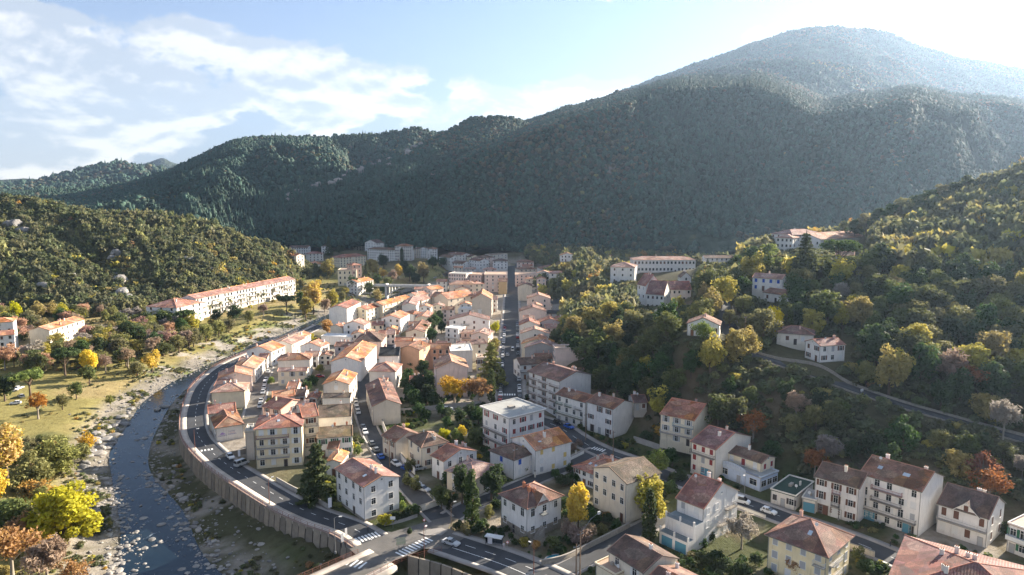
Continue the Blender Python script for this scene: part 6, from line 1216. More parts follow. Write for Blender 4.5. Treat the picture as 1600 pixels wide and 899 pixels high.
def T(kind, fol, px, py, h, wide=1.0, label=None, z=None, dens=None):
    x, y, zz_ = hit(px, py)
    ph = PH[fol]
    if kind == 'umbrella': ph = 'wide green umbrella pine'
    if kind == 'bush': ph = ph.replace('tree', 'shrub') if 'tree' in ph else ph + ' shrub'
    lb = label or (ph + ' ' + near_nick(x, y)); tree(kind, fol, x, y, h, tname(kind, fol), lb, None, wide, zz_, cat='shrub' if kind == 'bush' else ('palm' if kind == 'palm' else 'tree'), dens=dens)
# left bank
T('bushy', 'lime', 102, 850, 16, 1.25, 'big yellow green tree on the left bank near the bottom', dens=2.6); T('tall', 'yellow', 12, 752, 16, 1.2, 'bright yellow tree at the left picture edge', dens=1.8); T('tall', 'yellow', -6, 800, 13, 1.1, 'smaller yellow tree below it at the left picture edge')
T('sparse', 'gold', 20, 908, 13, 1.1, 'rusty gold tree in the bottom corner', dens=2.0); T('bare', 'bare', 75, 915, 11, 1.2, 'brown half bare bush tree along the bottom edge', dens=1.8); T('sparse', 'gold', 120, 930, 8, 1.2, 'low golden tree at the bottom edge beside the river')
T('bushy', 'olive', 95, 742, 12, 1.25, 'olive brown tree above the big yellow green tree', dens=1.8); T('bushy', 'olive', 55, 770, 12, 1.2, 'olive tree left of the big yellow green tree', dens=1.6); T('bare', 'rust', 78, 725, 8, 1.1, 'rusty bush between the olive trees on the left bank'); T('round', 'oak', 30, 735, 9, 1.2, 'dark green tree in front of the bright yellow tree'); T('bush', 'dark', 150, 835, 4, 1.2, 'dark shrub beside the river under the big tree'); T('round', 'olive', 130, 720, 7, 1.3, 'low olive tree nearest the river bend'); T('bushy', 'oak', 20, 845, 13, 1.15, 'shaded dark tree behind the rusty gold corner tree')
T('sparse', 'rust', 60, 656, 11, 1.0, 'rust red tree standing alone on the lawn', dens=1.5); T('round', 'olive', 98, 642, 7.5, .95, 'small olive tree on the lawn beside the rust red tree'); T('bare', 'olive', 173, 640, 6, .8, 'young thin tree near the lawn edge by the rocks')
T('umbrella', 'pine', 102, 588, 13.5, 1.0, 'large umbrella pine with bare trunk above the lawn', dens=1.5); T('umbrella', 'green', 48, 622, 12, 1.15, 'wide light green umbrella pine at the left edge', dens=1.5); T('round', 'dark', 8, 628, 11, 1.2, 'dark round tree under the left umbrella pine'); T('tall', 'yellow', 142, 592, 14, 1.15, 'yellow tree right of the large umbrella pine'); T('round', 'yellow', 238, 582, 11, 1.1, 'yellow round tree beside the lawn path'); T('bare', 'bare', 200, 576, 11, 1.1, 'brown bare tree left of the yellow round tree'); T('round', 'olive', 215, 590, 9, 1.1); T('bare', 'bare', 165, 585, 10, 1.0)
T('bare', 'grey', 178, 560, 9, 1.1); T('bare', 'pinkb', 262, 545, 11, 1.2); T('round', 'oak', 120, 625, 8, 1.1, 'dark olive tree behind the small lawn tree'); T('round', 'oak', 140, 600, 9, 1.1, 'dark tree below the yellow tree by the car park')
for i, (a, b, h) in enumerate([(280, 552, 12), (303, 543, 13), (322, 535, 12.5), (342, 527, 12), (358, 521, 10)]): T('round', 'olive', a, b, h, 1.0, 'olive tree number %s from the left in the river row' % ('one', 'two', 'three', 'four', 'five')[i])
T('umbrella', 'pine', 289, 515, 13, .95, 'umbrella pine in front of the apartments end wing'); T('umbrella', 'pine', 448, 492, 14.5, .95, 'umbrella pine at the right end of the long apartments', dens=1.4); T('round', 'dark', 338, 506, 10, 1.1, 'dark round tree in front of the palms'); T('round', 'dark', 366, 503, 12, 1.2, 'dark broad tree in front of the palms'); T('round', 'olive', 388, 505, 10); T('bare', 'bare', 412, 495, 10, 1.1)
T('tall', 'yellow', 490, 492, 26, 1.05, 'tall golden poplar beside the river upstream', dens=1.8); T('tall', 'lime', 478, 500, 19, 1.1, 'yellow green poplar at the foot of the tall golden poplar'); T('tall', 'lime', 521, 488, 20, 1.0, 'yellow poplar right of the tall golden poplar'); T('round', 'dark', 470, 482, 13, 1.0, 'dark tree between the umbrella pine and golden poplar'); T('bare', 'bare', 508, 492, 14, 1.0)
for i, (a, b) in enumerate([(329, 497), (345, 493), (361, 490), (377, 487), (391, 484), (404, 481), (413, 477), (427, 472), (441, 468), (454, 464)]): T('palm', 'palm', a, b, 9.5 + (i % 3), 1.0, '%s palm from the left in front of the long apartments' % ('first', 'second', 'third', 'fourth', 'fifth', 'sixth', 'seventh', 'eighth', 'ninth', 'tenth')[i])
T('round', 'gold', 512, 524, 9.5, 1.2, 'golden orange tree by the white gabled houses'); T('round', 'lime', 486, 536, 6.5, 1.2, 'bright lime shrub tree beside the upstream white house'); T('round', 'olive', 562, 512, 6, 1.2); T('round', 'green', 548, 490, 5, 1.3)
# left bank park, trees between the lawn, the car park and the flats
_pk = random.Random(12)
for i in range(150):
    a = _pk.uniform(-20, 300); b = _pk.uniform(492, 585 - max(0, a - 150) * .25)
    if any(math.hypot(*(np.array(P(a, b, -1)) - np.array(f_[:2]))) < max(f_[3], f_[4]) * .55 + 2 for f_ in FOOT): continue
    k_, f_ = _pk.choice([('round', 'oak'), ('round', 'olive'), ('bare', 'bare'), ('round', 'dark'), ('bare', 'grey'), ('round', 'oliveg'), ('tall', 'olive'), ('bushy', 'oak'), ('bushy', 'olive'), ('bare', 'pinkb'), ('round', 'lime'), ('pine', 'pine')]); T(k_, f_, a, b, _pk.uniform(8, 13), _pk.uniform(1.0, 1.3))
for i in range(34):
    a = _pk.uniform(290, 520); b = 560 - (a - 290) * .40 + _pk.uniform(-26, -4)
    k_, f_ = _pk.choice([('bush', 'olive'), ('bush', 'green'), ('round', 'olive'), ('bush', 'oliveg'), ('bush', 'lime')]); T(k_, f_, a, b - 22, _pk.uniform(2.5, 4) if k_ == 'bush' else _pk.uniform(5, 8), 1.1)
for i in range(24):
    a = _pk.uniform(-25, 150); b = _pk.uniform(690, 925)
    if a > 95 and b > 770: continue
    k_, f_ = _pk.choice([('round', 'olive'), ('bare', 'bare'), ('round', 'oak'), ('sparse', 'gold'), ('bush', 'olive'), ('bush', 'oliveg'), ('bare', 'olive'), ('bush', 'gold')]); T(k_, f_, a, b, _pk.uniform(2.5, 4) if k_ == 'bush' else _pk.uniform(5.5, 9.5), _pk.uniform(1.0, 1.3))
for a, b, h, f_ in [(900, 560, 9, 'dark'), (915, 572, 10, 'oak'), (935, 560, 11, 'oak'), (955, 575, 10, 'dark'), (925, 595, 9, 'dark'), (945, 610, 9, 'oak'), (965, 600, 10, 'dark'), (985, 590, 11, 'oak'), (1000, 612, 9, 'dark'), (1015, 630, 8, 'oak'), (975, 630, 8, 'dark'), (1030, 645, 8, 'dark'), (912, 610, 8, 'oak'), (1005, 575, 11, 'oak'), (1030, 600, 10, 'dark'), (1055, 620, 9, 'oak'), (890, 545, 8, 'dark'), (1050, 650, 8, 'dark'), (960, 545, 11, 'oliveg'), (1020, 560, 10, 'oak')]: T('round', f_, a, b, h * 1.15, 1.2)
# far valley
for k, f, a, b, h, wd in [('round', 'lime', 513, 434, 20, .9), ('round', 'oliveg', 583, 432, 20, .9), ('round', 'yellow', 598, 436, 11, 1.1), ('tall', 'yellow', 622, 438, 18, .9), ('bare', 'bare', 614, 446, 16, 1.0), ('tall', 'oliveg', 662, 444, 22, 1.0), ('fir', 'fir', 573, 440, 20, 1.0), ('round', 'dark', 553, 458, 15, 1.0), ('round', 'dark', 570, 452, 13, 1.1), ('round', 'oak', 578, 464, 14, 1.0), ('round', 'dark', 600, 462, 12, 1.2), ('round', 'oliveg', 590, 474, 12, .9), ('fir', 'fir', 514, 400, 26, .9), ('round', 'dark', 640, 440, 17, 1.2), ('round', 'dark', 650, 446, 13, 1.3), ('round', 'dark', 632, 430, 16, 1.2), ('round', 'oak', 606, 452, 12, 1.1), ('round', 'dark', 676, 420, 14, 1.3), ('round', 'dark', 590, 448, 12, 1.1), ('cypress', 'cypress', 628, 410, 16, 1.4), ('cypress', 'cypress', 675, 408, 16, 1.3), ('round', 'dark', 715, 420, 12, 1.6), ('round', 'dark', 730, 420, 12, 1.6), ('round', 'dark', 690, 418, 12, 1.5), ('round', 'olive', 536, 470, 9, 1.1), ('round', 'oliveg', 540, 462, 8, 1.2), ('round', 'dark', 530, 398, 12, 1.3), ('round', 'dark', 600, 420, 16, 1.2), ('round', 'oak', 660, 455, 9, 1.3), ('round', 'oak', 625, 458, 9, 1.3), ('bare', 'grey', 700, 440, 12, 1.1)]: T(k, f, a, b, h, wd)
# town
T('sparse', 'gold', 710, 636, 12.5, 1.2, 'left golden plane tree in front of the pink house', dens=2.4); T('sparse', 'gold', 748, 634, 12.0, 1.2, 'right golden plane tree in front of the pink house', dens=2.4); T('fir', 'olive', 768, 605, 21, 1.25, 'tall cedar beside the main street', dens=1.6); T('cypress', 'cypress', 768, 632, 14, 1.1, 'slim cypress right of the plane trees'); T('cypress', 'cypress', 733, 620, 8.5, 1.2, 'short cypress behind the plane trees'); T('round', 'lime', 772, 552, 9, .95, 'lime tree on the left pavement of the main street'); T('round', 'lime', 774, 522, 8, .9, 'second lime tree farther up the main street'); T('round', 'olive', 752, 612, 7, 1.2, 'olive green tree under the tall cedar')
for a, b, h in [(640, 604, 8), (655, 618, 9), (668, 604, 8), (650, 640, 8), (640, 626, 7), (668, 634, 9), (632, 612, 6), (668, 616, 8), (646, 584, 8), (660, 588, 8), (676, 640, 7), (690, 652, 5), (720, 664, 6), (700, 672, 5), (735, 655, 6), (748, 664, 7), (655, 652, 6)]: T('round', 'dark', a, b, h, 1.25)
for a, b, h in [(664, 530, 9), (672, 522, 10), (680, 514, 10), (686, 506, 9), (676, 536, 9), (690, 522, 8)]: T('round', 'dark', a, b, h, 1.15)
for f, a, b, h in [('dark', 478, 582, 5), ('dark', 488, 602, 6), ('dark', 480, 612, 6), ('olive', 500, 582, 5), ('green', 424, 600, 4), ('lime', 423, 634, 4.5), ('oak', 470, 596, 4), ('green', 605, 598, 4), ('dark', 560, 512, 5), ('dark', 626, 598, 5), ('olive', 505, 690, 3.5), ('lime', 548, 704, 4), ('green', 560, 712, 3.5), ('lime', 695, 690, 5.5), ('green', 712, 690, 5), ('yellow', 722, 686, 5.5), ('oak', 742, 696, 7), ('dark', 757, 690, 6), ('dark', 730, 672, 5), ('dark', 700, 652, 5), ('dark', 665, 655, 5), ('oak', 640, 740, 4.5), ('oak', 650, 770, 4.5), ('oak', 638, 760, 4), ('lime', 604, 822, 4.0), ('dark', 620, 816, 3.6), ('dark', 634, 812, 3.6), ('dark', 648, 806, 3.6), ('green', 629, 798, 3), ('dark', 700, 756, 4.5), ('dark', 716, 830, 3.2), ('olive', 728, 838, 3.2), ('dark', 744, 836, 3.4), ('dark', 752, 830, 3), ('olive', 764, 810, 3.4), ('dark', 775, 800, 4), ('lime', 818, 856, 3.2), ('gold', 838, 862, 2.8), ('oak', 866, 862, 4.2), ('dark', 880, 760, 4.5), ('dark', 868, 750, 4), ('dark', 890, 740, 3.6), ('dark', 812, 742, 4.5), ('dark', 900, 756, 4), ('dark', 950, 818, 3.5), ('dark', 962, 828, 3.6), ('dark', 985, 800, 4), ('olive', 940, 836, 3.2), ('dark', 925, 818, 4.5), ('dark', 880, 800, 5), ('bare', 905, 852, 5.5), ('bare', 890, 842, 5), ('bare', 918, 846, 5), ('dark', 1046, 772, 5), ('dark', 1062, 754, 5), ('dark', 1050, 756, 4), ('dark', 1096, 884, 4.5), ('dark', 1120, 880, 4), ('dark', 1130, 896, 4.5), ('dark', 1155, 905, 5), ('dark', 1180, 885, 4), ('dark', 1096, 855, 3), ('dark', 1110, 848, 3), ('oak', 1340, 880, 4), ('dark', 1352, 896, 4), ('oak', 870, 715, 3.4), ('bare', 906, 700, 3), ('bare', 896, 705, 3), ('dark', 1230, 760, 4), ('dark', 1010, 690, 5), ('dark', 640, 836, 2), ('dark', 1570, 838, 4), ('oak', 870, 640, 5), ('dark', 826, 630, 5), ('dark', 826, 560, 4), ('oak', 1060, 830, 3)]: T('bush', f, a, b, h * 1.0, .95)
T('fir', 'fir', 497, 784, 17, 1.25, 'large dark fir between the apartments and the river road', dens=2.0); T('round', 'oak', 690, 800, 7.2, .95, 'round clipped evergreen by the junction street', dens=1.5); T('tall', 'dark', 722, 790, 11, .8, 'broad dark conifer beside the hedged house', dens=1.5); T('cypress', 'cypress', 738, 825, 14.5, 1.2, 'tall columnar cypress in the villa garden', dens=1.5); T('round', 'dark', 768, 784, 10, 1.0, 'glossy dark magnolia behind the columnar cypress', dens=1.5)
T('tall', 'yellow', 903, 834, 13, .72, 'brilliant yellow ginkgo in front of the cream house', dens=2.2); T('bushy', 'oliveg', 1012, 812, 12.5, .9, 'big olive gold tree beside the four storey cream house', dens=2.2); T('cypress', 'cypress', 1013, 853, 13.5, 1.15, 'columnar cypress in front of the big olive gold tree', dens=1.5); T('round', 'green', 1026, 746, 9, 1.05, 'green tree with pale tip on the shaded street', dens=1.4); T('round', 'dark', 1050, 730, 6, 1.1)
T('bare', 'grey', 1158, 862, 8.5, 1.1, 'bare grey shrub tree beside the terraced white house', dens=1.4); T('bare', 'rust', 1272, 752, 9.5, 1.0, 'rusty brown tree behind the blue door garage'); T('sparse', 'rust', 1545, 792, 10.5, 1.3, 'broad rusty tree behind the front gabled house', dens=1.6); T('sparse', 'gold', 1238, 908, 6, .9, 'variegated pale tree in the yellow house garden'); T('cypress', 'cypress', 702, 800, 5, 1.6); T('round', 'dark', 655, 706, 4)
# hillside: the trees one can pick out
for k, f, a, b, h, wd, lb in [('round', 'oliveg', 900, 534, 14, 1.1, 'left sunlit olive gold oak above the street houses'), ('round', 'oliveg', 926, 524, 15, 1.15, 'middle sunlit olive gold oak above the street houses'), ('round', 'oliveg', 954, 516, 16, 1.1, 'right sunlit olive gold oak above the street houses'), ('round', 'oliveg', 882, 522, 13, 1.0, 'small sunlit oak nearest the street houses'), ('round', 'rust', 986, 488, 9, 1.0, 'rusty tree left of the manor'), ('round', 'oliveg', 1127, 484, 15, 1.1, 'sunlit round oak right of the manor'), ('round', 'yellow', 1208, 524, 13, .95, 'yellow tree beside the hill road'), ('round', 'lime', 1186, 530, 8, 1.0, 'small yellow green tree left of the yellow hill tree'), ('pine', 'pine', 1150, 446, 16, 1.1, 'first pine of the hillside clump'), ('pine', 'pine', 1172, 440, 18, 1.1, 'second pine of the hillside clump'), ('pine', 'green', 1200, 440, 18, 1.1, 'pale green pine of the hillside clump'), ('fir', 'fir', 1256, 446, 25, 1.1, 'tall dark cedar below the clinic'), ('umbrella', 'pine', 1312, 430, 16, 1.1, 'large umbrella pine below the clinic hall'), ('bare', 'pinkb', 1066, 408, 14, 1.1, 'pinkish bare tree behind the school'), ('round', 'oliveg', 1060, 490, 9, 1.2, 'pale tree in front of the manor'), ('round', 'green', 1098, 536, 8, 1.1, 'light tree below the gabled hillside house'), ('round', 'olive', 1140, 512, 8, 1.0, 'grey olive right of the gabled hillside house'), ('round', 'oliveg', 1150, 570, 13, 1.0, 'sunlit oak above the shaded slope'), ('round', 'oliveg', 1110, 590, 14, 1.0, 'olive gold oak left of the shaded slope'), ('bare', 'grey', 1566, 690, 13, .9, 'pale bare tree beside the hill road'), ('round', 'lime', 1330, 500, 11, 1.1, 'yellow green tree at the edge of the sunlit hillside'), ('round', 'yellow', 1545, 350, 10, 1.1, 'orange yellow tree on the ridge'), ('round', 'lime', 1380, 420, 12, 1.1, 'bright green tree below the ridge pines')]: T(k, f, a, b, h, wd, lb)
for i, (a, b, h) in enumerate([(1335, 378, 14), (1352, 372, 15), (1372, 366, 16), (1392, 360, 16), (1410, 354, 17), (1430, 346, 16), (1450, 340, 17), (1470, 332, 17), (1490, 326, 16), (1510, 318, 17)]): T('pine', 'olive' if i % 3 == 1 else 'pine', a, b, h, 1.2, '%s pine from the left along the sunlit ridge' % ('first', 'second', 'third', 'fourth', 'fifth', 'sixth', 'seventh', 'eighth', 'ninth', 'tenth')[i])
for i, (a, b, h) in enumerate([(908, 404, 14), (925, 405, 14), (934, 406, 15), (942, 407, 16), (950, 404, 14), (973, 402, 14), (988, 402, 15), (1004, 402, 13), (1014, 402, 14), (1024, 402, 12), (1034, 402, 15), (1042, 402, 14), (1094, 400, 14), (1104, 398, 17), (1112, 398, 18), (1120, 398, 18), (1129, 398, 17), (1137, 398, 18), (1146, 398, 16), (1154, 398, 17), (962, 404, 13), (1090, 402, 12), (1097, 430, 9), (1105, 428, 9)]): T('cypress', 'cypress', a, b, h, 1.5, 'slim cypress in the row behind the school')
CLEAR = [(950, 1092, 392, 442, 560), (994, 1084, 428, 478, 425), (1208, 1356, 356, 392, 450), (1168, 1228, 424, 450, 322), (1186, 1238, 452, 470, 310), (1070, 1128, 482, 520, 262), (1210, 1326, 502, 566, 262), (1098, 1150, 396, 414, 570), (1126, 1150, 480, 560, 300)]
def open_view(p, z, h):
    """False for plants that would stand between the viewer and a hillside house that the photograph shows clear"""
    ok = np.ones(len(p), bool)
    def pj(zz): dz_ = zz - CAMH; zc = p[:, 1] * math.cos(PITCH) - dz_ * math.sin(PITCH); yc = p[:, 1] * math.sin(PITCH) + dz_ * math.cos(PITCH); return 800 + FPX * p[:, 0] / zc, 449.5 - FPX * yc / zc
    bx_, by_ = pj(z); tx_, ty_ = pj(z + h)
    for x0, x1, y0, y1, dp in CLEAR: ok &= ~((p[:, 1] < dp) & (bx_ > x0 - 8) & (bx_ < x1 + 8) & (ty_ < y1 - 4) & (by_ > y0))
    return ok
# hillside woodland: the 260 trees that show largest, then the rest as one mass
def hillside():
    rng = np.random.default_rng(21); pts = []
    cand = np.stack([rng.uniform(20, 620, 34000), rng.uniform(165, 1000, 34000)], 1); zc = zfast(cand[:, 0], cand[:, 1])
    keep = (zc > 2.0); cand = cand[keep]; zc = zc[keep]; keep = in_view(np.c_[cand, zc + 5], 40); cand = cand[keep]; zc = zc[keep]
    dr = dist_line(cand[:, 0], cand[:, 1], HROAD[:, :2])[0]; ok = dr > 5.5
    for fx, fy, ux, w_, d_ in FOOT:
        rx = cand[:, 0] - fx; ry = cand[:, 1] - fy; lx = rx * ux[0] + ry * ux[1]; ly = -rx * ux[1] + ry * ux[0]; ok &= ~((np.abs(lx) < w_ / 2 + 3.2) & (ly > -d_ / 2 - (7 if fy > 190 and zf(fx, fy) > 15 else 4.5)) & (ly < d_ / 2 + 3.2))
    for l, hw in ROADS:
        ok &= dist_line(cand[:, 0], cand[:, 1], l)[0] > hw + 1.5
    for tx, ty, th_ in TREES: ok &= np.hypot(cand[:, 0] - tx, cand[:, 1] - ty) > 3.0
    ok &= open_view(cand, zc, 13.0); cand = cand[ok]; zc = zc[ok]; grid = {}; sel = []
    for i, (x, y) in enumerate(cand):
        k = (int(x // 5.6), int(y // 5.6)); bad = False
        for a in (-1, 0, 1):
            for b in (-1, 0, 1):
                for j in grid.get((k[0] + a, k[1] + b), ()):
                    if (cand[j][0] - x) ** 2 + (cand[j][1] - y) ** 2 < (5.2 if y < 345 else 6.4) ** 2: bad = True
        if not bad: grid.setdefault(k, []).append(i); sel.append(i)
    sel = np.array(sel); p = cand[sel]; z = zc[sel]; order = np.argsort(np.hypot(p[:, 0], p[:, 1])); p = p[order]; z = z[order]
    kinds = [('round', 'oak'), ('round', 'dark'), ('round', 'olive'), ('round', 'oliveg'), ('bare', 'bare'), ('tall', 'oak'), ('bare', 'grey'), ('sparse', 'rust'), ('bush', 'dark'), ('bush', 'olive')]
    pr = np.array([6, 5, 4.5, 4, .4, 2, .25, .15, 2, 1.5]); pr /= pr.sum(); low = dist_line(p[:, 0], p[:, 1], HROAD[:, :2]); below = (low[1] < 0) & (z < 24)
    for i in range(min(260, len(p))):
        k, f = kinds[rng.choice(len(kinds), p=pr)]; h = rng.uniform(9, 16.5) * (.78 if below[i] else 1.0)
        if below[i] and low[0][i] < 24: h = min(h, max(2.0, (low[0][i] - 3) * .55))
        if k == 'bush': h = min(h, rng.uniform(2.5, 4.5))
        tree(k, f, float(p[i][0]), float(p[i][1]), float(h), tname(k, f), 'one of the %s%ss crowded on the wooded right hillside' % ('tall ' if k == 'tall' else '', PH[f].replace('tree', 'shrub') if k == 'bush' and 'tree' in PH[f] else PH[f] + (' shrub' if k == 'bush' else '')), 'right hillside woodland, %s %s' % (k, f), rng.uniform(.9, 1.2), float(z[i]) - .2, True, 'shrub' if k == 'bush' else 'tree')
    q = p[260:]; zq = z[260:]; m = len(q)
    if m:
        s = rng.uniform(3.8, 6.8, m); scatter('forest', 'sunlit mixed woodland farther up the right hillside', 'forest', np.c_[q, zq + .8], np.stack([s, s, s * 1.25], 1), pick(m, (2, 2, 2, 3, 3, 3, .3), rng), C_HOLM)
    # undergrowth on all slopes
    c2 = np.stack([rng.uniform(30, 460, 26000), rng.uniform(165, 600, 26000)], 1); z2 = zfast(c2[:, 0], c2[:, 1]); k2 = (z2 > 1.5) & in_view(np.c_[c2, z2], 30) & (dist_line(c2[:, 0], c2[:, 1], HROAD[:, :2])[0] > 4.4); c2 = c2[k2]; z2 = z2[k2]
    ok = np.ones(len(c2), bool)
    for fx, fy, ux, w_, d_ in FOOT:
        rx = c2[:, 0] - fx; ry = c2[:, 1] - fy; lx = rx * ux[0] + ry * ux[1]; ly = -rx * ux[1] + ry * ux[0]; ok &= ~((np.abs(lx) < w_ / 2 + 1.5) & (np.abs(ly) < d_ / 2 + 1.8))
    ok &= open_view(c2, z2, 3.0); c2 = c2[ok]; z2 = z2[ok]; s = rng.uniform(1.0, 3.0, len(c2)); scatter('undergrowth', 'shrubs and brambles covering the right hillside', 'undergrowth', np.c_[c2, z2 - .2], np.stack([s, s, s * .8], 1), pick(len(c2), (4, 4, 4, 1.5, 1.5, .5, .05), rng), C_HOLM)
    print('hillside trees', len(p))
hillside()
def riverside_scrub():
    rng = np.random.default_rng(8); n = 9000; k = rng.integers(0, len(RIVL) - 1, n); t = rng.random(n); b = RIVL[k] * (1 - t[:, None]) + RIVL[k + 1] * t[:, None]; nl = left_normals(RIVL)[k]; sd = np.where(rng.random(n) < .72, 1, -1); off = b[:, 2] + rng.exponential(9, n) + 1.5; p = b[:, :2] + nl * (sd * off)[:, None]
    z = zfast(p[:, 0], p[:, 1]); dw, sw, pw = dist_line(p[:, 0], p[:, 1], RWALL); ok = (z > WATER_Z + .25) & ~((sw < 0) & (dw < 40)) & in_view(np.c_[p, z], 30); ok &= fbm(p[:, 0], p[:, 1], 12, 3) > .0; ok &= (dw > 2.2)
    for l, hw in ROADS: ok &= dist_line(p[:, 0], p[:, 1], l)[0] > hw
    ok &= dist_line(p[:, 0], p[:, 1], bl)[0] > 8
    p = p[ok]; z = z[ok]; s = rng.uniform(.35, 1.15, len(p)); scatter('undergrowth', 'reeds and low scrub along both river banks', 'undergrowth', np.c_[p, z - .15], np.stack([s, s, s * .75], 1), pick(len(p), (2, 2, 2, 3, 3, 2.5, .35), rng), C_HOLM)
riverside_scrub()
def garden_shrubs():
    rng = np.random.default_rng(31); p = np.stack([rng.uniform(-60, 160, 9000), rng.uniform(138, 300, 9000)], 1); z = zfast(p[:, 0], p[:, 1]); ok = in_view(np.c_[p, z], 20) & (z > -1.5) & (z < 3) & (fbm(p[:, 0], p[:, 1], 13, 3) > .02)
    for fx, fy, ux, w_, d_ in FOOT:
        rx = p[:, 0] - fx; ry = p[:, 1] - fy; lx = rx * ux[0] + ry * ux[1]; ly = -rx * ux[1] + ry * ux[0]; ok &= ~((np.abs(lx) < w_ / 2 + 1.0) & (ly > -d_ / 2 - (7.5 if abs(fx - H_MOD.location.x) < 1 else 1.0)) & (ly < d_ / 2 + 1.0))
    for l, hw in ROADS: ok &= dist_line(p[:, 0], p[:, 1], l)[0] > hw + .4
    jx, jy = P(630, 850); ok &= np.hypot(p[:, 0] - jx, p[:, 1] - jy) > 17; jx, jy = P(778, 856); ok &= np.hypot(p[:, 0] - jx, p[:, 1] - jy) > 4
    p = p[ok]; z = z[ok]; s = rng.uniform(.4, 1.35, len(p)); scatter('shrubbery', 'dark hedges and garden shrubs between the near houses', 'shrubbery', np.c_[p, z - .15], np.stack([s, s, s * .9], 1), pick(len(p), (4, 4, 4, 1.2, 1.2, .5, .1), rng), C_GARD)
garden_shrubs()
def grass_banks():
    rng = np.random.default_rng(9); p = np.stack([rng.uniform(-300, -40, 9000), rng.uniform(140, 640, 9000)], 1); d, s, pr = dist_line(p[:, 0], p[:, 1], RIVL[:, :2]); ok = (s > 0) & (d > 17); p = p[ok]; z = zfast(p[:, 0], p[:, 1]); ok = in_view(np.c_[p, z], 20) & (fbm(p[:, 0], p[:, 1], 34, 4) > np.where(p[:, 1] < 200, -.12, .10)); p = p[ok]; z = z[ok]
    s = rng.uniform(.4, 1.6, len(p)); scatter('undergrowth', 'low bushes scattered through the left bank park', 'undergrowth', np.c_[p, z - .2], np.stack([s, s, s * .8], 1), pick(len(p), (2, 2, 2, 3, 3, 2.0, .5), rng), C_HOLM)
grass_banks()
# stones of the river bed
def boulder_mesh(seed, sub=2):
    import bmesh
    bm = bmesh.new(); bmesh.ops.create_icosphere(bm, subdivisions=sub, radius=1.0); rng = np.random.default_rng(seed); sc = rng.uniform(.7, 1.2, 3) * (1, 1, .62); pl = rng.normal(size=(7, 3)); pl /= np.linalg.norm(pl, axis=1)[:, None]; ds = rng.uniform(.62, .9, 7)
    for v in bm.verts:
        c = np.array(v.co)
        for n, d in zip(pl, ds):
            q = c @ n
            if q > d: c = c - n * (q - d) * .9
        v.co = Vector((c * (1 + rng.normal() * .03) * sc))
    me = bpy.data.meshes.new('boulder'); bm.to_mesh(me); bm.free(); me.materials.append(ROCKM); return me
def stones():
    rng = np.random.default_rng(4); bm_ = [boulder_mesh(i) for i in range(6)]; n = 16000; k = rng.integers(0, len(RIVL) - 1, n); t = rng.random(n); b = RIVL[k] * (1 - t[:, None]) + RIVL[k + 1] * t[:, None]; nl = left_normals(RIVL)[k]; sd = np.where(rng.random(n) < .6, 1, -1); off = b[:, 2] * rng.random(n) ** .5 * 1.1 + rng.exponential(4.5, n); p = b[:, :2] + nl * (sd * off)[:, None]; z = zfast(p[:, 0], p[:, 1])
    dw, sw, pw = dist_line(p[:, 0], p[:, 1], RWALL); ok = ~((sw < 0) & (dw < 60)) & in_view(np.c_[p, z], 20) & (dw > 1.5) & (z < -3.0); wet = z < WATER_Z - .1; nearw = p[:, 1] < 215; ok &= (~wet) | (rng.random(n) < np.where(nearw, .75, .18)); p = p[ok]; z = z[ok]; m = len(p); s = .18 + .55 * rng.random(m) ** 3
    scatter('stones', 'pale cobbles and stones strewn over the river bed', 'stones', np.c_[p, np.maximum(z, WATER_Z - .1) + s * .18], np.stack([s, s, s * .8], 1), rng.integers(0, 6, m), proto_coll('stone', bm_))
    c = 0
    big = [(227, 685, 1.6), (194, 773, 1.0), (268, 763, 1.5), (281, 776, 1.8), (287, 782, 1.6), (190, 655, 2.4), (178, 668, 2.6), (168, 690, 2.8), (158, 704, 2.6), (246, 641, 2.2), (258, 636, 2.0), (252, 820, 1.2), (215, 843, 1.0), (226, 857, 1.1), (250, 847, 1.1), (305, 820, 1.3), (310, 830, 1.2)]
    for a, b_, r in big: x, y = P(a, b_, WATER_Z); o = link(bpy.data.objects.new('boulder', bm_[c % 6]), None, (x, y, max(zf(x, y), WATER_Z - .2) + r * .12), rng.random() * 6.3); o.scale = (r, r * .85, r * .7); tag(o, 'one of the large boulders lying in the river channel', 'boulder', 'large boulders in the river channel', share=True); c += 1
    for i in range(46):
        a = rng.uniform(128, 205); b_ = 712 - (a - 128) * .75 + rng.uniform(-20, 16); x, y = P(a, b_, -5.5); r = rng.uniform(1.0, 2.6); zz_ = zf(x, y)
        if zz_ < WATER_Z - .1 or zz_ > -2.6: continue
        o = link(bpy.data.objects.new('boulder', bm_[i % 6]), None, (x, y, zz_ + r * .05), rng.random() * 6.3); o.scale = (r, r * rng.uniform(.6, 1), r * .6); tag(o, 'one of the pale rocks of the outcrop between lawn and river', 'boulder', 'rock outcrop between lawn and river', share=True)
    q = 0
    while q < 150:
        i = rng.integers(0, m); x, y = p[i] + rng.normal(size=2) * 1.5; zz_ = zf(x, y); dd = math.hypot(x, y)
        if zz_ > -3.2 or dd > 330 or dist_line([x], [y], RWALL)[0][0] < 3: continue
        r = rng.uniform(.55, 1.35); o = link(bpy.data.objects.new('boulder', bm_[q % 6]), None, (x, y, max(zz_, WATER_Z - .2) + r * .1), rng.random() * 6.3); o.scale = (r, r * .85, r * .65); tag(o, 'one of the grey boulders scattered along the stony banks', 'boulder', 'boulders along the stony banks', share=True); q += 1
stones()
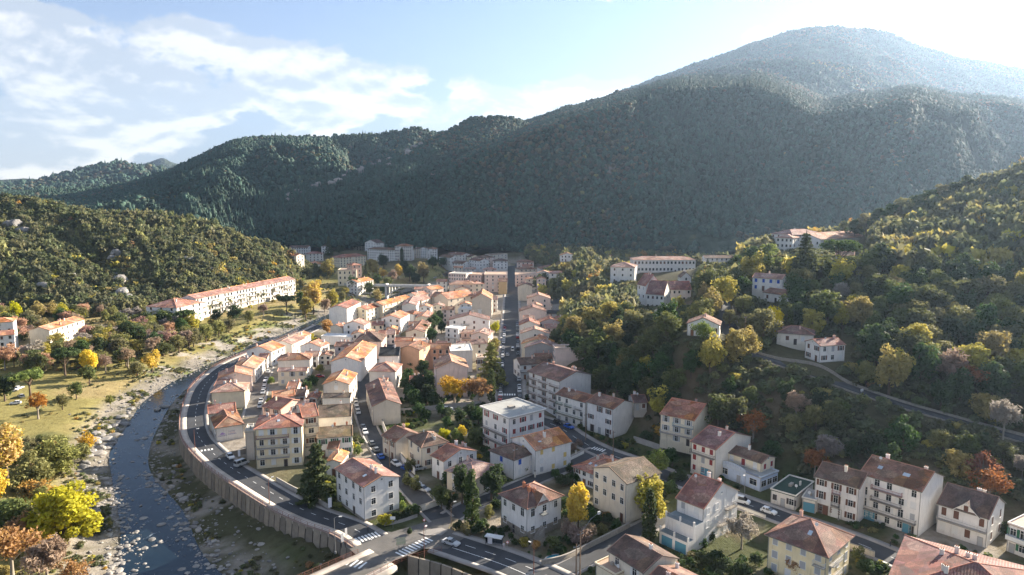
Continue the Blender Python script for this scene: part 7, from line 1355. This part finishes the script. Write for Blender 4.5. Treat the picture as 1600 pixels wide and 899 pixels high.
# ------------------------------------------------------------------ cars
def car_meshes(kind):
    prof = dict(hatch=([(-1.95, .32), (-2.0, .75), (-1.85, .98), (-1.75, 1.0), (.75, .98), (1.75, .82), (1.98, .66), (2.0, .32)], [(-1.72, .98), (-1.45, 1.42), (-.9, 1.48), (.05, 1.46), (.85, .97)]), sedan=([(-2.2, .32), (-2.25, .8), (-2.1, .95), (.85, .95), (2.0, .80), (2.2, .62), (2.2, .32)], [(-1.65, .95), (-1.0, 1.40), (-.3, 1.44), (.25, 1.40), (.95, .95)]), van=([(-2.3, .34), (-2.35, 1.1), (-2.3, 1.15), (1.5, 1.15), (2.1, .95), (2.3, .7), (2.3, .34)], [(-2.3, 1.13), (-2.25, 1.95), (-.5, 2.0), (.75, 1.95), (1.55, 1.13)]))[kind]
    def loft(pr, wl, wt, inset=0.0):
        mb = MB(); n = len(pr); zmin = min(q[1] for q in pr); zmax = max(q[1] for q in pr); vs = []
        for sy in (-1, 1):
            for x, z in pr: t = (z - zmin) / (zmax - zmin + 1e-6); vs.append((x, sy * (wl + (wt - wl) * t), z))
        mb.add(vs, [tuple(range(n)), tuple(range(n, 2 * n))[::-1]] + [(i, n + i, n + (i + 1) % n, (i + 1) % n) for i in range(n)]); return mb
    body = loft(prof[0], .86, .82); cab = prof[1]; x0 = min(q[0] for q in cab); zt = max(q[1] for q in cab)
    rx0, rx1 = cab[1][0], cab[-2][0]; body.box(rx0 + .05, rx1 - .02, -.62, .62, zt - .05, zt + .03)
    for sy in (-1, 1):
        for xx in (rx0 + .02, (rx0 + rx1) / 2): body.add([(xx - .05, sy * .80, cab[0][1] - .05), (xx + .08, sy * .80, cab[0][1] - .05), (xx + .10, sy * .655, zt), (xx - .03, sy * .655, zt), (xx - .05, sy * .72, cab[0][1] - .05), (xx + .08, sy * .72, cab[0][1] - .05), (xx + .10, sy * .60, zt), (xx - .03, sy * .60, zt)], [(0, 1, 2, 3), (4, 7, 6, 5), (0, 3, 7, 4), (1, 5, 6, 2)])
    gl = loft(cab, .76, .63); wh = MB(); wh.tube([(0, -.1, 0), (0, .1, 0)], [.31, .31], 14, 0); wh.tube([(0, -.11, 0), (0, .11, 0)], [.17, .17], 10, 1)
    return body.mesh('body', [plain('car_white', (.75, .75, .74), .25, .5, var=.03)]), gl.mesh('glass', [glass('car_glass', (.015, .02, .025))]), wh.mesh('wheel', [plain('tyre', (.02, .02, .02), .8), METAL]), MB().box(-.03, .03, -.16, .16, -.06, .06).mesh('headlight', [plain('lamp_glass', (.7, .7, .68), .2, .6)]), (1.25, -1.25, prof[0][-2])
CARM = {k: car_meshes(k) for k in ('hatch', 'sedan', 'van')}
def outcrops():
    bm_ = [boulder_mesh(40 + i, 3) for i in range(4)]; rng = np.random.default_rng(77)
    def lay(V, spots, r0, r1, label, grp):
        q = V.reshape(-1, 3); y = q[:, 1]; dz_ = q[:, 2] - CAMH; zc = np.maximum(1, y * math.cos(PITCH) - dz_ * math.sin(PITCH)); yc = y * math.sin(PITCH) + dz_ * math.cos(PITCH); X = 800 + FPX * q[:, 0] / zc; Y = 449.5 - FPX * yc / zc
        for a, b in spots:
            for j in range(3):
                p = q[np.argmin(np.hypot(X - a - rng.normal() * 5, Y - b - rng.normal() * 4) + y * .003)]; r = rng.uniform(r0, r1); o = link(bpy.data.objects.new('rock_outcrop', bm_[rng.integers(4)]), None, (p[0], p[1], p[2] + r * .35), rng.random() * 6.3); o.scale = (r, r * .7, r * rng.uniform(.8, 1.4)); tag(o, label, 'rock', grp, share=True)
    lay(M1[0], [(175, 400), (178, 415), (183, 430), (188, 445), (193, 460), (196, 474), (50, 402), (75, 405), (105, 408), (20, 352), (35, 360), (335, 428), (352, 424), (62, 455), (120, 445), (290, 410)], 3.0, 6.5, 'one of the pale rock outcrops breaking through the near hill', 'rock outcrops on the near hill')
    lay(M2b[0], [(455, 312), (470, 303), (500, 292), (520, 284), (540, 276), (560, 270), (585, 262), (610, 254), (640, 242), (660, 232)], 4.5, 8, 'one of the pale rocks in the band across the forested spur', 'rock band on the forested spur')
outcrops()
CCOL = {k: plain('car_paint_' + k, c, .28, .55, var=.03) for k, c in dict(white=(.72, .72, .71), silver=(.42, .43, .44), grey=(.16, .165, .17), black=(.02, .02, .022), blue=(.02, .10, .42), red=(.38, .03, .03), navy=(.02, .035, .09)).items()}
def car(x, y, an, col, kind, label, z=None, grp=None):
    r = empty('van' if kind == 'van' else 'car', (x, y, (zf(x, y) if z is None else z)), an); b, g, wm, hm, (fx, rx, nose) = CARM[kind]
    o = link(bpy.data.objects.new('body', b), r); o.material_slots[0].link = 'OBJECT'; o.material_slots[0].material = CCOL[col]; link(bpy.data.objects.new('glass', g), r)
    for wx in (fx, rx):
        for sy in (-.78, .78): link(bpy.data.objects.new('wheel', wm), r, (wx, sy, .31))
    for sy in (-.58, .58): link(bpy.data.objects.new('headlight', hm), r, (nose[0] - .0, sy, nose[1] - .02))
    tag(r, label, 'van' if kind == 'van' else 'car', grp); return r
def carp(px, py, an, col, kind, label, z=.08): x, y = P(px, py, z); return car(x, y, an, col, kind, label, z)
rc_ = random.Random(3)
ORD = ('first', 'second', 'third', 'fourth', 'fifth', 'sixth', 'seventh', 'eighth', 'ninth', 'tenth', 'eleventh', 'twelfth', 'thirteenth', 'fourteenth', 'fifteenth', 'sixteenth', 'seventeenth', 'eighteenth', 'nineteenth', 'twentieth', 'twenty-first', 'twenty-second', 'twenty-third', 'twenty-fourth')
def park_line(l, off, s0, s1, gap, street, side, cols, skip=.12, z=.08, mx=24):
    s = np.r_[0, np.cumsum(np.linalg.norm(np.diff(l[:, :2], axis=0), axis=1))]; nl = left_normals(l); q = s0; i = 0
    while q < s1 and i < mx:
        if rc_.random() > skip:
            x = np.interp(q, s, l[:, 0]); y = np.interp(q, s, l[:, 1]); nx = np.interp(q, s, nl[:, 0]); ny = np.interp(q, s, nl[:, 1]); c = rc_.choice(cols); k = rc_.choice(('hatch', 'hatch', 'sedan', 'hatch', 'van') if i % 5 == 4 else ('hatch', 'hatch', 'sedan'))
            car(x + nx * off, y + ny * off, math.atan2(-nx, ny) + (pi if rc_.random() < .5 else 0), c, k, '%s %s %s along the %s side of %s' % (ORD[i], c, 'van' if k == 'van' else 'car', side, street), z); i += 1
        q += gap * rc_.uniform(.95, 1.25)
CC = ('white', 'white', 'silver', 'grey', 'black', 'silver', 'navy', 'grey', 'red', 'black')
park_line(MAIN, 4.0, 22, 190, 5.8, 'the main street', 'left', CC); park_line(MAIN, -4.0, 22, 200, 5.6, 'the main street', 'right', CC)
park_line(STA, 1.9, 48, 120, 5.4, 'the curved street', 'left', ('grey', 'blue', 'navy', 'silver', 'white', 'black', 'grey')); park_line(STB, -2.0, 12, 70, 6.5, 'the side street', 'right', ('white', 'grey', 'white', 'silver'), .25)
carp(793, 556, pi / 2, 'silver', 'sedan', 'silver sedan driving down the middle of the main street'); carp(801, 548, pi / 2, 'white', 'van', 'white delivery van parked on the main street')
carp(705, 851, -.55, 'silver', 'sedan', 'silver sedan waiting on the main road at the junction'); carp(1201, 802, -.78, 'white', 'hatch', 'white hatchback driving on the shaded street'); carp(1158, 786, -.62, 'white', 'van', 'white van partly hidden behind the terraced white house')
carp(889, 669, -.9, 'blue', 'hatch', 'bright blue car parked before the green balcony house', .2); carp(872, 662, -.9, 'black', 'hatch', 'black car parked before the green balcony house', .2); carp(360, 716, -.9, 'white', 'hatch', 'white car in the small yard beside the river road', .2); carp(378, 727, 1.0, 'silver', 'van', 'silver van parked below the yellow apartments', .2)
carp(500, 590, .2, 'red', 'hatch', 'red car in the garden behind the skylight house', .1); carp(648, 757, -.6, 'white', 'hatch', 'white car parked low on the curved street', .1); carp(662, 767, -.6, 'silver', 'hatch', 'silver car parked by the junction end of the curved street', .1); carp(636, 735, -.7, 'blue', 'hatch', 'blue car parked on the curved street bend', .1); carp(619, 727, -.9, 'white', 'hatch', 'pale car beside the wooden pole on the curved street', .1); carp(700, 641, .1, 'white', 'hatch', 'white car parked under the plane trees', .1); carp(656, 734, .5, 'silver', 'hatch', 'silver car in the cream house yard', .1)
for i, (a, b, c) in enumerate([(20, 613, 'white'), (30, 609, 'white'), (33, 620, 'silver'), (24, 630, 'white'), (170, 530, 'white'), (178, 528, 'silver'), (128, 575, 'red'), (75, 562, 'silver'), (655, 425, 'white'), (668, 428, 'white'), (680, 432, 'silver'), (690, 436, 'white')]): x, y = P(a, b, -1.2); car(x, y, .5 + i, c, 'hatch', '%s %s car in the %s' % (ORD[i], c, 'left bank car park' if i < 8 else 'far valley car park'))
# ------------------------------------------------------------------ street furniture
def lamp(px, py, h, arm, an, mat, label, z=.1, head=True):
    x, y = P(px, py, z); r = empty('street_lamp', (x, y, z), an); MB().tube([(0, 0, -.2), (0, 0, h * .5), (0, 0, h)], [.10, .08, .055], 8).build('pole', mat, r)
    mb = MB(); mb.tube([(0, 0, h - .1), (arm * .4, 0, h + .25), (arm, 0, h + .3)], [.045, .04, .035], 6); mb.build('arm', mat, r)
    MB().box(arm - .15, arm + .55, -.16, .16, h + .22, h + .38).build('lamp_head', plain('lamp_shell', (.55, .55, .53), .5), r); MB().box(0 - .2, .2, -.2, .2, -.2, .35).build('base', METAL, r); tag(r, label, 'street lamp')
lamp(305, 707, 7.5, 1.0, .3, RUST, 'brown street lamp beside the zebra crossing on the river road'); lamp(421, 788, 7.0, 1.0, .8, RUST, 'brown street lamp halfway along the river wall'); lamp(524, 864, 8.5, 1.2, .1, METAL, 'tall grey street lamp at the bridge head'); lamp(663, 876, 7.5, .8, 1.2, RUST, 'thin red street lamp on the bridge corner'); lamp(834, 899, 7.0, 1.0, 2.4, RUST, 'brown street lamp on the main road pavement'); lamp(1163, 778, 6.5, 1.0, -2.2, METAL, 'grey street lamp in front of the old shopfront'); lamp(1310, 812, 7, .9, -2, IRON, 'dark street lamp in front of the white three storey house'); lamp(705, 826, 6.5, .9, .5, WOODP, 'street lamp by the junction hedge')
def upole(px, py, h, label, arm=None, z=.1):
    x, y = P(px, py, z); r = empty('utility_pole', (x, y, z), .6); MB().tube([(0, 0, -.3), (0, 0, h)], [.16, .10], 8).build('pole', WOODP, r); MB().box(-.8, .8, -.06, .06, h - .7, h - .56).build('crossarm', METAL, r)
    for q in (-.7, 0, .7): MB().tube([(q, 0, h - .56), (q, 0, h - .3)], [.06, .04], 6).build('insulator', plain('porcelain', (.5, .5, .48), .4), r)
    if arm: MB().tube([(0, 0, h - .4), (arm * .6, 0, h + arm * .42), (arm, 0, h + arm * .55)], [.05, .045, .04], 6).build('lamp_arm', METAL, r); MB().box(arm - .2, arm + .5, -.15, .15, h + arm * .5, h + arm * .62).build('lamp_head', plain('lamp_shell', (.55, .55, .53), .5), r)
    tag(r, label, 'utility pole')
upole(906, 906, 11, 'wooden pole with long slanting lamp arm at the bottom edge', 5.0); upole(805, 746, 9, 'wooden pole in front of the blue shutter wing'); upole(609, 730, 9, 'wooden pole on the curved street with slanting stay'); upole(915, 688, 9.5, 'pole in front of the white end house'); upole(958, 711, 8, 'dark pole on the bend of the shaded street'); upole(552, 665, 9, 'pole at the corner of the mossy roofed house'); upole(900, 905, 8, 'shorter post beside the slanting arm pole'); upole(1163, 540, 11, 'tall pole beside the hill road', None, 28)
def sign(px, py, h, shape, col, label, z=.1, an=0.0, w_=.8, hh=.6, col2=None):
    x, y = P(px, py, z); r = empty('road_sign', (x, y, z), an); MB().tube([(0, 0, -.1), (0, 0, h)], [.035, .035], 6).build('post', METAL, r); m = plain('sign_' + label[:12], col, .5)
    if shape == 'disc':
        mb = MB(); mb.tube([(0, -.05, h - .3), (0, -.03, h - .3)], [.34, .34], 18); mb.build('disc', m, r)
        if col2: MB().tube([(0, -.07, h - .3), (0, -.055, h - .3)], [.24, .24], 18).build('emblem', plain('sign_in_' + label[:10], col2, .5), r)
    else:
        MB().box(-w_ / 2, w_ / 2, -.06, -.02, h - hh, h).build('board', m, r)
        if col2:
            for q in range(2): MB().box(-w_ * .38, w_ * (.2 + .15 * q), -.068, -.0605, h - hh * (.35 + .35 * q), h - hh * (.25 + .35 * q)).build('lettering', plain('sign_in_' + label[:10], col2, .5), r)
    tag(r, label, 'road sign')
sign(663, 829, 3.0, 'disc', (.55, .03, .05), 'round red and white sign on the traffic island', .22, .2, col2=(.75, .75, .75)); sign(665, 834, 2.2, 'disc', (.55, .03, .05), 'lower round red sign below the first on the island', .22, .3, col2=(.75, .75, .75)); sign(614, 825, 3.0, 'rect', (.72, .72, .70), 'white rectangular sign in the junction hedge', .2, 0, 1.3, .8); sign(516, 802, 4.2, 'rect', (.70, .70, .72), 'tall white banner sign on the river road pavement', .2, .4, .9, 2.6); sign(535, 852, 3.0, 'rect', (.6, .6, .6), 'back of a tall panel sign at the bridge head', .2, .8, .7, 2.2); sign(541, 845, 3.2, 'rect', (.7, .7, .68), 'second tall panel sign at the bridge head', .2, .8, .6, 2.0); sign(793, 862, 2.6, 'disc', (.55, .05, .05), 'round red rimmed sign beside the bus shelter', .2, 0, col2=(.74, .74, .72)); sign(1346, 620, 2.6, 'rect', (.66, .66, .64), 'white sign on the valley side of the hill road', 17.5, .3, 1.1, .8, (.1, .1, .12)); sign(1374, 613, 2.6, 'rect', (.66, .66, .64), 'white sign on the uphill side of the hill road', 18, .3, 1.1, .8, (.1, .1, .12)); sign(1143, 702, 2.2, 'rect', (.6, .6, .58), 'small notice by the shopfront', .2); sign(832, 604, 3.0, 'rect', (.72, .72, .7), 'white panel sign at the end of the main street parking', .2, 0, .7, 1.8); sign(374, 716, 2.6, 'rect', (.75, .75, .76), 'white banner sign beside the river road crossing', .2, .4, .7, 2.0)
def dirsign():
    x, y = P(627, 861, .1); r = empty('direction_sign', (x, y, .1), .25); MB().tube([(-.6, 0, -.1), (-.6, 0, 3.4)], [.05, .05], 6).tube([(.6, 0, -.1), (.6, 0, 3.4)], [.05, .05], 6).build('post', METAL, r); cs = [(.45, .42, .30), (.40, .42, .28), (.46, .44, .32), (.42, .42, .30), (.44, .42, .30)]
    for i in range(5):
        b = MB().add([(-1.1, -.06, 1.5 + i * .38), (.95, -.06, 1.5 + i * .38), (1.2, -.06, 1.67 + i * .38), (.95, -.06, 1.84 + i * .38), (-1.1, -.06, 1.84 + i * .38), (-1.1, -.02, 1.5 + i * .38), (.95, -.02, 1.5 + i * .38), (1.2, -.02, 1.67 + i * .38), (.95, -.02, 1.84 + i * .38), (-1.1, -.02, 1.84 + i * .38)], [(0, 1, 2, 3, 4), (9, 8, 7, 6, 5), (0, 5, 6, 1), (1, 6, 7, 2), (2, 7, 8, 3), (3, 8, 9, 4), (4, 9, 5, 0)]).build('arrow_board', plain('board_%d' % i, cs[i], .5), r)
    tag(r, 'stack of pale green arrow shaped direction boards at the junction', 'direction sign')
dirsign()
def shelter():
    x, y = P(772, 853, .2); r = empty('bus_shelter', (x, y, .2), -.33); st = plain('shelter_frame', (.10, .12, .13), .5)
    for px_ in (-1.9, 0, 1.9): MB().box(px_ - .05, px_ + .05, .62, .72, 0, 2.35).build('post', st, r)
    MB().box(-2.1, 2.1, -.75, .85, 2.35, 2.45).box(-2.15, 2.15, -.8, -.72, 2.25, 2.5).build('roof', plain('shelter_roof', (.62, .62, .62), .5), r); MB().box(-1.85, 1.85, .66, .69, .35, 2.2).build('back_glass', glass('shelter_glass', (.05, .06, .07)), r); MB().box(-2.0, -1.96, -.5, .62, .3, 2.2).build('side_panel', glass('shelter_glass', (.05, .06, .07)), r)
    MB().box(-1.5, -.4, -.3, -.24, .5, 2.1).build('poster', plain('poster_pale', (.62, .60, .62), .5), r); MB().box(-.2, 1.6, .25, .6, .42, .48).box(-.1, 0, .35, .5, 0, .42).box(1.4, 1.5, .35, .5, 0, .42).build('bench', METAL, r); tag(r, 'bus shelter with pale roof and poster panel beside the main road', 'bus shelter')
shelter()
# people
def person(px, py, z, an, top, legs, label, stride=.18, skin=(.45, .28, .20)):
    x, y = P(px, py, z); me = bpy.data.meshes.new('person'); s = stride
    V = [(0, 0, .95), (0, 0, 1.15), (0, 0, 1.38), (0, .02, 1.50), (0, .03, 1.62), (0, .02, 1.74), (.10, 0, .90), (.11, s * .5, .50), (.11, s * .3, .08), (.11, s * .3 + .16, .04), (-.10, 0, .90), (-.11, -s * .2, .50), (-.11, -s, .10), (-.11, -s + .16, .05), (.19, 0, 1.40), (.25, -s * .4, 1.12), (.25, .05 - s * .3, .86), (-.19, 0, 1.40), (-.25, s * .4, 1.12), (-.25, .12 + s * .4, .88)]
    E_ = [(0, 1), (1, 2), (2, 3), (3, 4), (4, 5), (0, 6), (6, 7), (7, 8), (8, 9), (0, 10), (10, 11), (11, 12), (12, 13), (2, 14), (14, 15), (15, 16), (2, 17), (17, 18), (18, 19)]
    Rr = [.15, .14, .17, .06, .095, .08, .10, .07, .05, .04, .10, .07, .05, .04, .07, .05, .04, .07, .05, .04]
    me.from_pydata(V, E_, []); o = bpy.data.objects.new('person', me); link(o, None, (x, y, z), an); sk = o.modifiers.new('skin', 'SKIN')
    for i, v in enumerate(me.skin_vertices[0].data): v.radius = (Rr[i], Rr[i] * .8); v.use_root = (i == 0)
    o.modifiers.new('sub', 'SUBSURF').render_levels = 1
    m, t, b = new_mat('clothing_' + label[:10]); zc = t.sep(obj_co(t))[2]; c = t.mix(t.ramp(zc, .93, .97), c4(legs), c4(top)); c = t.mix(t.ramp(zc, 1.47, 1.49), c, c4(skin)); c = t.mix(t.ramp(zc, 1.66, 1.69), c, c4((.03, .02, .015))); c = t.mix(t.ramp(zc, .09, .06), c, c4((.02, .02, .02))); t.put(b.inputs['Base Color'], c); b.inputs['Roughness'].default_value = .85; me.materials.append(m); tag(o, label, 'person')
person(534, 857, .2, .8, (.03, .03, .035), (.03, .03, .04), 'person in dark clothes walking on the bridge pavement, on the left'); person(540, 856, .2, .8, (.05, .03, .03), (.03, .03, .035), 'person in dark clothes walking on the bridge pavement, on the right'); person(575, 832, .1, -1.2, (.04, .04, .05), (.03, .03, .03), 'person in black crossing the zebra stripes at the river road'); person(1391, 855, .2, 1.0, (.03, .03, .03), (.04, .04, .05), 'person in dark clothes on the pavement before the big block'); person(787, 858, .2, .3, (.5, .5, .5), (.45, .40, .38), 'person in pale clothes waiting beside the bus shelter', .05)
# painted advert on the riverside gable, shop lettering
def advert():
    w_, d_ = H_SIGN['_w'], H_SIGN['_d']; v = plain('advert_violet', (.10, .07, .30), .8); rr = plain('advert_rose', (.55, .22, .30), .8); root = empty('painted_advert', (0, 0, 0)); root.parent = H_SIGN; y = -d_ / 2 - .012; L = -w_ / 2
    def glyphs(x0, x1, z0, z1, mat, n):
        mb = MB(); st = (x1 - x0) / n
        for i in range(n): a = x0 + i * st; mb.box(a, a + st * .22, y - .004, y, z0, z1); mb.box(a, a + st * .72, y - .004, y, z0 + (z1 - z0) * (.0 if i % 3 else .8), z0 + (z1 - z0) * (.2 if i % 3 else 1.0)); (mb.box(a + st * .5, a + st * .72, y - .004, y, z0, z1) if i % 2 else mb.box(a, a + st * .6, y - .004, y, z0 + (z1 - z0) * .42, z0 + (z1 - z0) * .58))
        mb.build('painted_lettering', mat, H_SIGN)
    bpy.data.objects.remove(root)
    glyphs(L + w_ * .08, L + w_ * .38, 1.75, 2.1, v, 8); glyphs(L + w_ * .44, L + w_ * .74, 1.95, 2.32, v, 8); glyphs(L + w_ * .46, L + w_ * .70, 3.0, 3.25, v, 7); glyphs(L + w_ * .50, L + w_ * .70, 2.5, 2.75, rr, 6)
    MB().add([(L + w_ * .12, y - .004, 2.25), (L + w_ * .36, y - .004, 2.3), (L + w_ * .29, y - .004, 2.7), (L + w_ * .22, y - .004, 3.15), (L + w_ * .17, y - .004, 2.75)], [(0, 1, 2, 3, 4)]).build('painted_emblem', plain('advert_mauve', (.36, .24, .48), .8), H_SIGN)
advert()
def shop_parapet():
    w_, d_, h = H_SHOPF['_w'], H_SHOPF['_d'], H_SHOPF['_h']; n = 20; top = [(-w_ * .45 + w_ * .62 * i / n, h + .55 + 1.0 * math.sin(pi * i / n) ** .7) for i in range(n + 1)]; y0 = -d_ / 2 - .30; mb = MB(); prof = [(top[0][0], h - .3)] + top + [(top[-1][0], h - .3)]; m = len(prof)
    mb.add([(x, y0, z) for x, z in prof] + [(x, y0 + .25, z) for x, z in prof], [tuple(range(m)), tuple(range(m, 2 * m))[::-1]] + [(i, m + i, m + (i + 1) % m, (i + 1) % m) for i in range(m)]); mb.build('curved_parapet', wall_mat('blue'), H_SHOPF); g = MB(); y = y0 - .02
    for i in range(11):
        t = (i + 2.0) / 15; x = -w_ * .45 + w_ * .62 * t; z = h + .35 + .75 * math.sin(pi * t) ** .7 - .35; g.box(x, x + .09, y, y + .015, z, z + .62); g.box(x, x + .34, y, y + .015, z + (.53 if i % 2 else 0), z + (.62 if i % 2 else .09)); (g.box(x + .26, x + .34, y, y + .015, z, z + .62) if i % 3 else g.box(x, x + .28, y, y + .015, z + .27, z + .35))
    g.build('shop_lettering', plain('letter_blue', (.30, .36, .52), .7), H_SHOPF); MB().box(w_ * .16, w_ * .46, y0 + .05, y0 + .12, h + .15, h + .75).build('sign_panel', plain('panel_grey_blue', (.22, .26, .34), .7), H_SHOPF)
shop_parapet()
def terraces():     # stacked terraces of the white house
    w_, d_ = H_MOD['_w'], H_MOD['_d']
    for nm, y0, y1, h in (('upper_terrace', -d_ / 2 - 4.0, -d_ / 2 + .0, 6.2), ('lower_terrace', -d_ / 2 - 6.2, -d_ / 2 - 4.0, 3.1)):
        p = MB().box(-w_ / 2 - .3, w_ / 2 + .1, y0, y1 + .1, -2.5, h).build(nm, wall_mat('white'), H_MOD); MB().box(-w_ / 2 - .28, w_ / 2 + .08, y0 + .02, y1, h + .003, h + .05).build('floor', plain('terrace_floor', (.16, .20, .22), .7), p)
        for q in (-w_ / 2 - .2, 0, w_ / 2): MB().box(q - .18, q + .18, y0 + .02, y0 + .38, h, h + 1.15).build('pillar', wall_mat('white'), p)
        link(bpy.data.objects.new('railing', rail_mesh(w_, .9, METAL)), p, (0, y0 + .2, h))
        if nm == 'lower_terrace':
            for q in (-.25, .25): MB().box(q * w_ - 1.5, q * w_ + 1.5, y0 - .05, y0 - .0, .05, 2.4).build('garage_door', SHUT['teal'], p)
        else: MB().box(-1.0, .2, y0 - .04, y0, 3.3, 5.3).build('door', SHUT['white'], p)
terraces()
def front_gable():
    w_, d_, h = H_GAB['_w'], H_GAB['_d'], H_GAB['_h']; x0, x1 = -w_ * .18, w_ * .30; zc = h + (x1 - x0) * .36; xm = (x0 + x1) / 2; y = -d_ / 2 - .06
    MB().add([(x0, y, h - .4), (x1, y, h - .4), (xm, y, zc), (x0, y + 3.5, h - .4), (x1, y + 3.5, h - .4), (xm, y + 3.5, zc)], [(0, 1, 2), (1, 4, 5, 2), (3, 0, 2, 5)]).build('front_gable', wall_mat('white'), H_GAB); mb = MB()
    slab(mb, [(x0 - .5, y + 4, h - .75), (x0 - .5, y - .4, h - .75), (xm, y - .4, zc + .25), (xm, y + 4.5, zc + .25)], .18); slab(mb, [(x1 + .5, y - .4, h - .75), (x1 + .5, y + 4, h - .75), (xm, y + 4.5, zc + .25), (xm, y - .4, zc + .25)], .18); mb.build('gable_roof', [roof_mat('dark'), FRAME], H_GAB)
    put_window(H_GAB, 'f', w_, d_ + .14, xm, h + .5, 1.0, 1.5, True, 'white', 'brown', 'closed')
front_gable()
def villa_bits():
    w_, d_, h = H_VIL['_w'], H_VIL['_d'], H_VIL['_h']; mb = MB(); X = w_ / 2; ym = -d_ * .08; hw = 2.0   # cross gable on the right face and stair
    MB().add([(X + .04, ym - hw, h - .5), (X + .04, ym + hw, h - .5), (X + .04, ym, h + 1.9), (X - 3, ym - hw, h - .5), (X - 3, ym + hw, h - .5), (X - 3, ym, h + 1.9)], [(0, 1, 2), (1, 4, 5, 2), (3, 0, 2, 5)]).build('cross_gable', wall_mat('white'), H_VIL)
    slab(mb, [(X + .6, ym - hw - .5, h - .95), (X - 4, ym - hw - .5, h - .95), (X - 4, ym, h + 2.1), (X + .6, ym, h + 2.1)][::1], .16); slab(mb, [(X - 4, ym + hw + .5, h - .95), (X + .6, ym + hw + .5, h - .95), (X + .6, ym, h + 2.1), (X - 4, ym, h + 2.1)], .16); mb.build('gable_roof', [roof_mat('brown'), FRAME], H_VIL)
    s = MB()
    for i in range(9): s.box(X + .06, X + 1.4, ym - 3.2 + i * .33, ym - 3.2 + (i + 1) * .33, -.3, .28 + i * .28)
    s.build('stair', CONC, H_VIL); MB().box(X + .06, X + 1.5, ym - .9, ym + .9, 5.6, 5.75).build('door_canopy', plain('slate_grey', (.14, .15, .15), .7), H_VIL)
villa_bits()
def pool():
    x, y = P(868, 872, .1); r = empty('garden_pool', (x, y, zf(x, y)), .3); MB().prism([(2.6 * math.cos(a), 1.7 * math.sin(a)) for a in np.linspace(0, 2 * pi, 20, False)], -.3, .16).build('rim', PAVE_L, r); MB().prism([(2.2 * math.cos(a), 1.35 * math.sin(a)) for a in np.linspace(0, 2 * pi, 20, False)], .1, .175).build('water', plain('pool_blue', (.03, .20, .30), .1, .5), r); tag(r, 'small blue garden pool behind the garden villa', 'pool')
pool()
def gate_pillars():
    for i, (a, b) in enumerate([(836, 746), (851, 738), (868, 729), (886, 721), (900, 714)]):
        x, y = P(a, b, 0); r = empty('gate_pillar', (x, y, 0)); MB().box(-.25, .25, -.25, .25, -.2, 1.9).build('shaft', wall_mat('pale'), r); MB().box(-.33, .33, -.33, .33, 1.9, 2.05).build('cap', CONC, r); tag(r, '%s white gate pillar from the left before the orange roofed villa' % ORD[i], 'pillar')
gate_pillars()
# ------------------------------------------------------------------ air
hz = MB().box(-5200, 5200, -60, 6800, -60, 960).build('haze', [])
m = bpy.data.materials.new('haze_air'); m.use_nodes = True; t = NT(m.node_tree); t.n.clear(); pv = t.new('ShaderNodeVolumePrincipled'); pv.inputs['Color'].default_value = (.52, .72, 1.0, 1); pv.inputs['Density'].default_value = HAZE_D; pv.inputs['Anisotropy'].default_value = HAZE_G; om = t.new('ShaderNodeOutputMaterial'); t.l.new(pv.outputs[0], om.inputs['Volume']); hz.data.materials.append(m); hz['kind'] = 'stuff'; hz['label'] = 'thin blue autumn haze filling the valley'; hz['category'] = 'haze'
# ------------------------------------------------------------------ labels that came out alike get their place in the row
WORDS = ('first', 'second', 'third', 'fourth', 'fifth', 'sixth', 'seventh', 'eighth', 'ninth', 'tenth', 'eleventh', 'twelfth')
for lb, os_ in LABELS.items():
    if len(os_) > 1:
        os_.sort(key=lambda o: proj(*o.matrix_basis.translation)[0])
        for i, o in enumerate(os_): o['label'] = lb + ', ' + ORD[i] + ' from left'
for o in S.objects:
    for k in ('_w', '_d', '_h', '_fh'):
        if k in o: del o[k]
